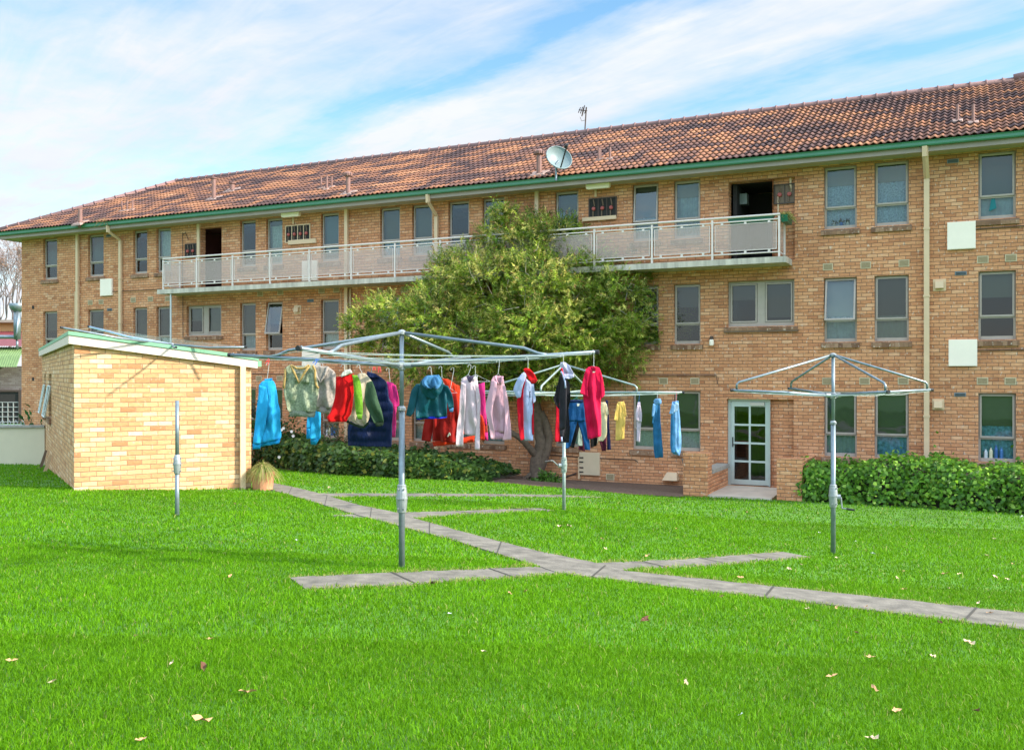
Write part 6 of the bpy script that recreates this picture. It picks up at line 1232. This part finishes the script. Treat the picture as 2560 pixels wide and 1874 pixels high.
# ------------------------------------------------------------------ ivy hedges, shrubs, ground plants
def mound_leaves(pts_fn, n, Lr, shape, ta, tb, extra=None, frac=0., wr=.85, up=.35):
    P, Nn = pts_fn(n); D = rng.normal(0, .55, (n, 3)) + np.array([0, 0, -.25]); D -= Nn * (D * Nn).sum(1, keepdims=True) * .7; D += Nn * .25
    L = rng.uniform(*Lr, n); return leafset(P, D, Nn + np.array([0, 0, up]) + rng.normal(0, .32, (n, 3)), L, L * wr, shape, tones(n, ta, tb, extra, frac, .2), .1)
def hedge_pts(sa, sb, na, nb, h, lump, seed, base):
    r = np.random.default_rng(seed); cs = r.random((26, 3))
    def hfun(s, q):
        hh = h(s) + lump * (np.sin(s * 2.1 + seed) * .5 + np.sin(s * 5.3 + seed * 2) * .3 + np.sin(s * 11 + q * 4) * .2); return hh
    def fn(n):
        s = sa + (sb - sa) * rng.random(n); q = rng.random(n); face = rng.random(n) < .62
        front = nb(s) + .10 * np.sin(s * 3.7 + seed) + .06 * np.sin(s * 9.1); H = hfun(s, q)
        zz = np.where(face, H * q ** .9, H * (1 + .05 * rng.normal(0, 1, n))); nn = np.where(face, front - .16 * (zz / np.maximum(H, .1)) ** 3 + rng.normal(0, .05, n), na + (front - .16 - na) * q)
        hx = P0.x + FA.x * s + FN.x * nn; hy = P0.y + FA.y * s + FN.y * nn; g = Gv(hx, hy) if base is None else base
        Nn = np.where(face[:, None], np.array([FN.x, FN.y, .35]), np.array([FN.x * .3, FN.y * .3, 1.0])); Nn = Nn + rng.normal(0, .25, (n, 3)); Nn /= np.linalg.norm(Nn, axis=1, keepdims=True)
        return np.stack([hx, hy, g + zz], 1), Nn
    return fn, hfun
def hedge(name, label, sa, sb, na, nb, h, lump, seed, n, Lr, ta, tb, extra, frac, cat='hedge', shape=BROAD, core=True):
    fn, hf = hedge_pts(sa, sb, na, nb, h, lump, seed, None)
    m = FP((sa + sb) / 2, (na + 1.5) / 2 + .5, 0); m.z = G(m.x, m.y); t = thing(name, label, cat, m)
    V, idx, col = mound_leaves(fn, n, Lr, shape, ta, tb, extra, frac); npmesh('foliage', V, [(len(shape), idx)], LEAF, t, col=col)
    if core:                                      # dark core blocks see-through; shade between the leaves is put into its colour
        mb = MB(); K = 40
        for k in range(K):
            s0, s1 = sa + (sb - sa) * k / K, sa + (sb - sa) * (k + 1) / K; q = []
            for s in (s0, s1):
                f_ = float(nb(np.array([s]))[0]) - .22; H = float(hf(np.array([s]), np.array([.5]))[0]) * .82; q.append([(na + .03, -.1), (f_, -.1), (f_ - .05, H * .8), (f_ - .2, H), (na + .03, H)])
            for (a, b_), (a2, b2) in zip(zip(q[0][:-1], q[0][1:]), zip(q[1][:-1], q[1][1:])): mb.quad(FP(s0, *a), FP(s0, *b_), FP(s1, *b2), FP(s1, *a2))
        mb.build('stem_core', M('hedge_dark_core', (.035, .032, .016), .95, var=.4), t)
    return t
sh0, sh1 = -3.6, fs_(2004, 2.0)
hedge('heart_leaf_hedge', 'bright green clipped hedge of heart-shaped leaves in front of the right-hand ground windows', sh0, sh1 + .12, .45, lambda s: 2.12 + 0 * s, lambda s: .92 + .06 * np.sin(s), .15, 3, 8800, (.060, .118), (.045, .135, .010), (.18, .38, .028), (.30, .48, .06), .10)
def nbl(s): return 2.9 + .25 * np.sin(s * .8)
sa_, sb_ = fs_(1236, 2.6), fs_(640, 3.0)
def front_ivy(s):                                 # front edge of the ivy follows the lawn edge read off the photograph
    xs = [1236, 1200, 1100, 1000, 900, 800, 700, 620]; out = []
    for x in xs:
        y = np.interp(x, [560, 640, 800, 1000, 1228, 1330], [1157, 1164, 1184, 1196, 1204, 1215]); p = hit(x, y); q = p - P0; out.append((q.dot(FA), q.dot(FN)))
    out = np.array(out); return np.interp(s, out[:, 0], out[:, 1]) - .05
hedge('ivy_hedge', 'low dark ivy hedge running along the wall behind the clothes hoists', sa_, sb_, 1.0, front_ivy, lambda s: .46 + .05 * np.clip(s - sa_, 0, 12) - .22 * np.clip((sa_ + 1.5 - s) / 1.5, 0, 1), .07, 5, 13000, (.09, .16), (.022, .060, .010), (.085, .165, .028), (.22, .24, .04), .10)
def bush(name, label, c, rx, ry, rz, n, Lr, shape, ta, tb, extra=None, frac=0, cat='shrub', wr=.6, flowers=None, hollow=.5, stem_core=6):
    t = thing(name, label, cat, c); c_ = np.array(c)
    v = rdir(n); v[:, 2] = np.abs(v[:, 2]) * 1.1 - .12; rad = rng.random(n) ** hollow * (1 + rng.normal(0, .14, n)) * (1 + .18 * np.sin(v[:, 0] * 5 + v[:, 2] * 4) + .12 * np.sin(v[:, 1] * 7))
    P = c_ + v * np.array([rx, ry, rz]) * rad[:, None]; D = v + rng.normal(0, .6, (n, 3)); L = rng.uniform(*Lr, n)
    V, idx, col = leafset(P, D, v + np.array([0, 0, .6]) + rng.normal(0, .4, (n, 3)), L, L * wr, shape, tones(n, ta, tb, extra, frac, .2), .15); npmesh('foliage', V, [(len(shape), idx)], LEAF, t, col=col)
    mb = MB()
    for k in range(stem_core): a = k * 2.4; q = Vector((math.cos(a) * rx * .7, math.sin(a) * ry * .7, rz * .75)); mb.tube([Vector(c) + q * .03 - Vector((0, 0, .1)), Vector(c) + q * .5 + Vector((0, 0, .1)), Vector(c) + q], [.018, .014, .006], 5)
    mb.build('stem_core', BARK, t)
    if flowers:
        for p in flowers:
            mb = MB(); p = W(*p)
            for k in range(6):
                a = k * math.pi / 3; o_ = Vector((math.cos(a), -.25, math.sin(a))) * .05; mb.add([p, p + o_ * .6 + Vector((-o_.z, 0, o_.x)) * .45, p + o_, p + o_ * .6 - Vector((-o_.z, 0, o_.x)) * .45], [(0, 1, 2, 3)])
            mb.build('flower', FLOWER, t)
    return t
FLOWER = M('white_petal', (.78, .74, .74), .6, var=.05)
def gpt(px, py): p = hit(px, py); return p
c = W(690, 1160, 28.0); c.z = G(c.x, c.y)
bush('rose_bush', 'tall dark rose bush with a few white flowers beside the shed corner', c, 1.05, .9, 1.6, 5200, (.07, .13), BROAD, (.022, .055, .012), (.075, .13, .03), (.20, .10, .04), .10, wr=.6, flowers=[(709, 1070, 27.2), (704, 1074, 27.1), (729, 1078, 27.2), (733, 1089, 27.2), (698, 1142, 26.6)])
c = W(845, 1165, 27.6); c.z = G(c.x, c.y)
bush('leggy_shrub', 'thin brownish shrub behind the ivy, left of the navy vest', c, .70, .55, 1.55, 1700, (.06, .11), BROAD, (.04, .07, .02), (.13, .15, .05), (.26, .16, .08), .22, wr=.55, hollow=.65)
c = W(783, 1165, 28.0); c.z = G(c.x, c.y)
bush('leggy_shrub', 'small upright dark shrub in front of the lower white wall panel', c, .45, .4, .95, 600, (.06, .10), BROAD, (.03, .06, .015), (.09, .14, .03), wr=.6)
c = W(1085, 1175, 26.3); c.z = G(c.x, c.y)
bush('dark_shrub', 'rounded dark shrub rising above the ivy hedge under the orange hem', c, .52, .5, .80, 1000, (.09, .15), BROAD, (.02, .055, .014), (.07, .13, .03), wr=.8)
c = hit(1368, 1207); bush('fern_clump', 'low ferny plant at the foot of the tree trunk', c + Vector((0, 0, .02)), .36, .3, .24, 900, (.08, .14), SLIM, (.045, .11, .015), (.12, .24, .03), cat='plant', wr=.4)
c = W(88, 1085, 34); c.z = G(c.x, c.y); bush('broadleaf_plant', 'dark broad-leaved plant between the garden wall and the apartments', c, .55, .5, 1.15, 150, (.28, .45), SLIM, (.02, .07, .02), (.05, .16, .04), cat='plant', wr=.3)
for px, py, dd, rx, rz, n, lab in ((2365, 1180, 20.0, .75, 1.25, 520, 'loose vine shoots climbing the wall above the hedge, by the downpipe'), (2130, 1180, 21.2, .6, .98, 260, 'stray hedge shoots in front of the twin ground windows'), (2570, 1190, 19.2, .7, 1.15, 300, 'stray hedge shoots at the right edge below the last window')):
    s = fs_(px, 1.0); c = FP(s, .9, 0); bush('vine_shoots', lab, c, rx, .5, rz, n, (.08, .13), BROAD, (.05, .14, .015), (.16, .36, .035), cat='plant', wr=.85, hollow=.8)
# spilling planter beside the shed
c = W(657, 1233, 17.75); c.z = G(c.x, c.y); t = thing('terracotta_planter', 'weathered terracotta planter with trailing straw-coloured spider plant at the shed corner', 'planter', c)
mb = MB(); mb.lathe(c - Vector((0, 0, .05)), [(0, .17), (.08, .185), (.30, .215), (.36, .225), (.40, .225), (.40, .19), (.34, .18)], 20); mb.build('pot', TERRA, t)
n = 700; a = rng.random(n) * 2 * np.pi; el = rng.random(n) ** .7 * 1.4; L = rng.uniform(.22, .50, n); c_ = np.array(c) + np.array([0, 0, .36]); V = []; idx = []; col = []
tn = tones(n, (.14, .20, .035), (.40, .38, .11), (.50, .36, .18), .15)
for i in range(n):
    h = np.array([math.cos(a[i]), math.sin(a[i]), 0]); s_ = np.array([-h[1], h[0], 0]) * .009; b0 = len(V) * 1
    for j in range(5):
        u = j / 4; p = c_ + h * L[i] * u * math.sin(el[i]) + np.array([0, 0, L[i] * (u * math.cos(el[i] * .6) * 1.1 - u * u * (.6 + .75 * math.sin(el[i])))]); w_ = 1 - u * .85; V += [p - s_ * w_, p + s_ * w_]; col += [tn[i], tn[i]]
    idx += [(b0 + 2 * j, b0 + 2 * j + 1, b0 + 2 * j + 3, b0 + 2 * j + 2) for j in range(4)]
npmesh('foliage', np.array(V), [(4, np.array(idx))], LEAF, t, col=np.array(col))
# green planter boxes on the balcony rail
PLG = M('green_plastic_box', (.012, .13, .075), .4, var=.1)
for lab, sA, sB, dry in (('green planter box with dry yellow plants hung at the corner of the balcony', fs_(1985, .5) - .1, fs_(1943, RN), True), ('long dark green trough behind the balcony rail at the stair opening', fs_(1936, .7), fs_(1818, .7), False)):
    if dry: q = [FP(psx[0] - .03, .78, 0), FP(psx[0] - .03, .08, 0), FP(psx[0] - .20, .08, 0), FP(psx[0] - .20, .78, 0)]
    else: q = [FP(sA, RN - .06, 0), FP(sB, RN - .06, 0), FP(sB, RN - .24, 0), FP(sA, RN - .24, 0)]
    zb = ZT + (.86 if dry else .90); ctr = sum(q, Vector()) / 4; t = thing('planter_box', lab, 'planter', ctr + Vector((0, 0, zb)))
    mb = MB(); mb.hexa([p.lerp(ctr, .12) + Vector((0, 0, zb)) for p in q] + [p + Vector((0, 0, zb + .17)) for p in q]); mb.build('box', PLG, t)
    if dry:
        n = 420; P = np.array([q[0].lerp(q[1], random.random()).lerp(q[3].lerp(q[2], random.random()), random.random()) + Vector((0, 0, zb + .15)) for _ in range(n)]); D = rng.normal(0, .6, (n, 3)) + np.array([0, 0, .9]); V, idx, col = leafset(P, D, rdir(n), rng.uniform(.12, .28, n), .028, SLIM, tones(n, (.24, .24, .07), (.55, .45, .15)), .5); npmesh('foliage', V, [(4, idx)], LEAF, t, col=col)
# tuft in the gutter
n = 140; P = np.array(gp) + rng.normal(0, .10, (n, 3)) * np.array([1, 1, .2]); V, idx, col = leafset(P, rng.normal(0, .8, (n, 3)) + np.array([0, -.2, .8]), rdir(n), rng.uniform(.12, .32, n), .012, SLIM, tones(n, (.26, .16, .07), (.42, .28, .13)), .3)
tag(npmesh('grass_tuft', V, [(4, idx)], LEAF, col=col, org=gp), 'dry grass tuft growing in the green gutter', 'plant')
# small pots on the sills of the twin upper windows: inside the panes
for i, (px, m_) in enumerate(((2084, WHITEW), (2101, HBLU), (2117, WHITEW))):
    s = fs_(px); p = FP(s, -.19, 6.61); mb = MB(); mb.lathe(p, [(0, .035), (.08, .05), (.085, .05)], 10); t = tag(mb.build('flower_pot', m_), ('white pot nearest the left frame of the lace-curtained upper window', 'blue pot in the lace-curtained upper window', 'white pot right of the blue one in the lace-curtained upper window')[i], 'plant pot')
    n = 26; V, idx, col = leafset(np.array(p) + np.array([0, 0, .08]) + rng.normal(0, .03, (n, 3)), rng.normal(0, .5, (n, 3)) + np.array([0, 0, .9]), rdir(n), .10, .03, SLIM, tones(n, (.05, .10, .02), (.16, .12, .05)), .3); npmesh('foliage', V, [(4, idx)], LEAF, t, col=col)

# ------------------------------------------------------------------ bare tree beyond the left end of the building
b = W(-6, 900, 64); b.z = 0; t = thing('bare_tree', 'bare winter tree with fine reddish twigs beyond the end of the apartments', 'tree', b); mb = MB(); rr_ = random.Random(5); tw = []
def grow(p, v, L, r, lev):
    q = p + v * L; m_ = p.lerp(q, .5) + Vector((rr_.uniform(-1, 1), rr_.uniform(-1, 1), rr_.uniform(-.5, .5))) * L * .08
    mb.tube([p, m_, q], [r, r * .85, r * .7], 5 if lev > 2 else 3, caps=False)
    if lev == 0: tw.append((q, v)); return
    for k in range(rr_.choice([2, 3, 3])): w_ = (v + Vector((rr_.uniform(-1, 1), rr_.uniform(-1, 1), rr_.uniform(-.25, .85))) * .62).normalized(); grow(q, w_, L * rr_.uniform(.66, .86), r * .62, lev - 1)
for sx in (-.5, -.15, .25, .6): grow(b + Vector((0, 0, 2.6)), Vector((sx, rr_.uniform(-.3, .3), 1)).normalized(), 2.6, .13, 6)
mb.tube([b, b + Vector((0, 0, 2.7))], [.32, .24], 10); mb.build('trunk', M('bare_bark', (.19, .15, .135), .9), t)
n = len(tw) * 4; P = np.array([x[0] for x in tw for _ in range(4)]) + rng.normal(0, .12, (n, 3)); V, idx, col = leafset(P, rdir(n), rdir(n), .22, .035, SLIM, tones(n, (.24, .12, .08), (.38, .24, .16))); npmesh('crown', V, [(4, idx)], LEAF, t, col=col)

# ------------------------------------------------------------------ grass
def inpoly(x, y, poly):
    r = np.zeros(len(x), bool); j = len(poly) - 1
    for i in range(len(poly)):
        xi, yi = poly[i]; xj, yj = poly[j]; c = ((yi > y) != (yj > y)) & (x < (xj - xi) * (y - yi) / (yj - yi + 1e-12) + xi); r ^= c; j = i
    return r
def shrink(poly, k=.0): return poly
EX = [p for p in PATHPOLYS] + [BEDPOLY, np.array([(p.x, p.y) for p in (SP(0, 0, 0), SP(LF, 0, 0), SP(LF, LS, 0), SP(0, LS, 0))]), np.array([(FP(s, n_, 0).x, FP(s, n_, 0).y) for s, n_ in ((-8, 1.95), (fs_(2005, PN), 2.2), (fs_(1708, PN), 2.22), (sa_, .9), (40, .9), (40, -12), (-8, -12))])]
def grass(n, y0, y1, hr, wr, seed):
    r = np.random.default_rng(seed); y = np.sqrt(y0 ** 2 + (y1 ** 2 - y0 ** 2) * r.random(n)); x = (r.random(n) * 2 - 1) * (y * .64 + 1.5)
    keep = np.ones(n, bool)
    for p in EX: keep &= ~inpoly(x, y, p)
    x, y = x[keep], y[keep]; n = len(x); z = Gv(x, y) - .004
    patch = .5 + .5 * np.sin(x * 1.7 + np.sin(y * 1.3) * 2) * np.sin(y * 2.1 + np.sin(x * .9) * 2); fine = .5 + .5 * np.sin(x * 6.1 + y * 2.3) * np.sin(y * 7.3 - x * 3.1)
    h = r.uniform(*hr, n) * (.65 + .45 * patch + .3 * fine) * np.where(r.random(n) < .06, 1.5, 1); w = r.uniform(*wr, n); az = r.random(n) * 2 * np.pi; lean = r.uniform(.15, .95, n); la = r.random(n) * 2 * np.pi
    B = np.stack([x, y, z], 1); S = np.stack([np.cos(az), np.sin(az) * .6, np.zeros(n)], 1) * w[:, None]; Lv = np.stack([np.cos(la), np.sin(la), np.zeros(n)], 1) * (lean * h)[:, None]; U = np.zeros((n, 3)); U[:, 2] = h
    mid = B + U * .62 + Lv * .35; tip = B + U * (1 - .25 * lean[:, None]) + Lv
    V = np.stack([B - S, B + S, mid + S * .8, mid - S * .8, tip], 1).reshape(-1, 3); i0 = np.arange(n) * 5
    t = r.random((n, 1)); c = np.array([.062, .185, .002]) * (1 - t) + np.array([.152, .355, .004]) * t; big = .5 + .5 * np.sin(x * .55 + 1.3 * np.sin(y * .41 + 1)) * np.sin(y * .47 + np.sin(x * .63)); c *= (.82 + .18 * patch[:, None] + .14 * big[:, None]) * (1 + r.normal(0, .10, (n, 1))); edge = np.zeros(n, bool)
    for p in PATHGROW: edge |= inpoly(x, y, p)
    dry = (r.random(n) < .025) | (edge & (r.random(n) < .38)); c[dry] = np.array([.34, .34, .10])
    return V, i0, np.repeat(np.clip(c, .004, .9), 5, axis=0)
Vs, Qs, Ts, Cs = [], [], [], []; o_ = 0
for a in ((330000, 3.4, 6.6, (.026, .054), (.0017, .0030), 1), (230000, 6.4, 10.5, (.028, .052), (.0026, .0044), 2), (205000, 10.2, 17, (.030, .056), (.0042, .0070), 3), (120000, 16.5, 28, (.030, .052), (.007, .011), 4)):
    v, i0, c = grass(*a); i0 = i0 + o_; Vs.append(v); Cs.append(c); Qs.append(np.stack([i0, i0 + 1, i0 + 2, i0 + 3], 1)); Ts.append(np.stack([i0 + 3, i0 + 2, i0 + 4], 1)); o_ += len(v)
gr = npmesh('grass', np.concatenate(Vs), [(4, np.concatenate(Qs)), (3, np.concatenate(Ts))], GRASSM, col=np.concatenate(Cs), kind='stuff'); gr['label'] = 'bright green lawn grass around the concrete paths'; gr['category'] = 'grass'

# ------------------------------------------------------------------ fallen leaves and scraps on the lawn
def leafmesh(seed):
    r = random.Random(seed); mb = MB(); n = 9; pts = []
    for k in range(n): a = 2 * math.pi * k / n; rad = (.5 if abs(math.sin(a)) > .5 else 1) * r.uniform(.75, 1.1); pts.append(Vector((math.cos(a) * rad * .05, math.sin(a) * rad * .04, r.uniform(.0, .028))))
    mb.add(pts + [Vector((0, 0, .006))], [(k, (k + 1) % n, n) for k in range(n)]); return mb
LM = [M('tan_leaf', (.50, .28, .13), .8, var=.25, scale=40), M('pale_leaf', (.62, .46, .28), .8, var=.2, scale=40), M('dark_leaf', (.12, .045, .02), .8, var=.3, scale=40), M('pale_scrap', (.72, .72, .68), .7)]
LT = [('tan leaf lying on the lawn', 'fallen_leaf'), ('pale straw-coloured leaf lying on the lawn', 'fallen_leaf'), ('dark brown curled leaf lying on the lawn', 'fallen_leaf'), ('small white paper scrap lying on the lawn', 'paper_scrap')]
zg_ = lambda x, y: (x / 2.5078, 1500 + y / 2.5078)
spots = [(zg_(1553, 615), 0, 1.3), (zg_(1258, 792), 0, 1.5), (zg_(1272, 450), 2, 1.5), (zg_(885, 922), 0, 1.1), (zg_(1316, 272), 0, .8), (zg_(328, 547), 1, .8), (zg_(74, 412), 0, .9), (zg_(855, 166), 2, .5), (zg_(1083, 420), 1, .8),
         (Z8(413, 816), 2, 1.2), (Z8(788, 697), 2, .8), (Z8(1513, 1000), 0, 1), (Z8(1206, 757), 1, .8), (Z8(1346, 750), 0, .8), (Z8(1846, 825), 2, .9), (Z8(1490, 748), 0, .9), (Z8(1887, 656), 1, .9), (Z8(1670, 573), 0, 1), (Z8(1876, 585), 0, 1.2), (Z8(1944, 585), 1, .9), (Z8(2120, 606), 1, 1.3), (Z8(2176, 610), 1, .9), (Z8(1640, 606), 1, .8), (Z8(1120, 565), 1, 1.1), (Z8(1180, 540), 1, .8), (Z8(1520, 483), 3, 1.5), (Z8(1348, 506), 1, .9), (Z8(877, 604), 0, .9), (Z8(520, 552), 0, .8), (Z8(427, 497), 0, 1.2), (Z8(222, 462), 1, .8), (Z8(910, 280), 0, .9), (Z8(567, 363), 0, .8), (Z8(1710, 412), 0, .8), (Z8(2115, 411), 1, .8), (Z8(2140, 433), 0, .8), (Z8(2080, 493), 1, 1), (Z8(2203, 535), 0, .7), (Z8(2037, 728), 1, .9), (Z8(1990, 925), 1, 1.2), (Z8(1205, 757), 1, .6), (Z8(2245, 302), 3, 1.4), (Z8(45, 352), 1, 1.8), (Z8(0, 352), 1, 1.2), (Z8(145, 360), 3, .7), (Z8(1260, 380), 3, .8), (Z8(1440, 422), 3, .7), (Z8(660, 690), 3, .8),
         (Z7(1720, 372), 1, 1.6), (Z7(1548, 712), 0, 1.), (Z7(1075, 668), 2, 1.), (Z7(1330, 652), 2, .7), (Z7(918, 572), 2, .8), (Z7(30, 632), 0, .8), (Z7(58, 254), 2, .9), (Z7(540, 172), 1, 1.4), (Z7(690, 115), 0, 1.0), (Z7(192, 436), 3, .6), (Z7(372, 442), 3, .7), (Z7(650, 240), 3, .8), (Z7(1355, 232), 2, 1.), (Z7(1940, 435), 0, .8), (Z7(1958, 485), 3, .8), (Z7(1155, 826), 3, .7), (Z7(1465, 720), 0, .7), (Z7(2160, 856), 2, 1.),
         ((2082, 1703), 0, 1), ((2185, 1733), 0, .9), ((2240, 1790), 0, 1), ((2440, 1790), 2, .9), ((2420, 1615), 1, 1), ((2475, 1540), 0, .8), ((2330, 1650), 1, .9), ((1715, 1720), 1, .8), ((1850, 1800), 3, .7), ((2180, 1860), 1, 1.1), ((2040, 1560), 2, .8), ((2260, 1480), 0, 1), ((2140, 1590), 2, .7), ((340, 1600), 2, .8), ((1210, 1640), 1, .7)]
proto = {}
for i, (p, k, sc) in enumerate(spots):
    h = hit(*p); v = (k, i % 3)
    if v not in proto: o = leafmesh(k * 10 + v[1]).build(LT[k][1], LM[k], org=(0, 0, 0)); proto[v] = o
    else: o = proto[v].copy(); COL.objects.link(o)
    o.location = h + Vector((0, 0, .030)); s_ = sc * (.72 if k < 3 else .45) * (1 + .02 * h.y); o.scale = (s_, s_, s_); o.rotation_euler = (random.uniform(-.4, .4), random.uniform(-.4, .4), random.uniform(0, 6.28))
    tag(o, LT[k][0], 'leaf' if k < 3 else 'scrap', ('tan leaves on the lawn', 'pale leaves on the lawn', 'dark leaves on the lawn', 'white scraps on the lawn')[k])
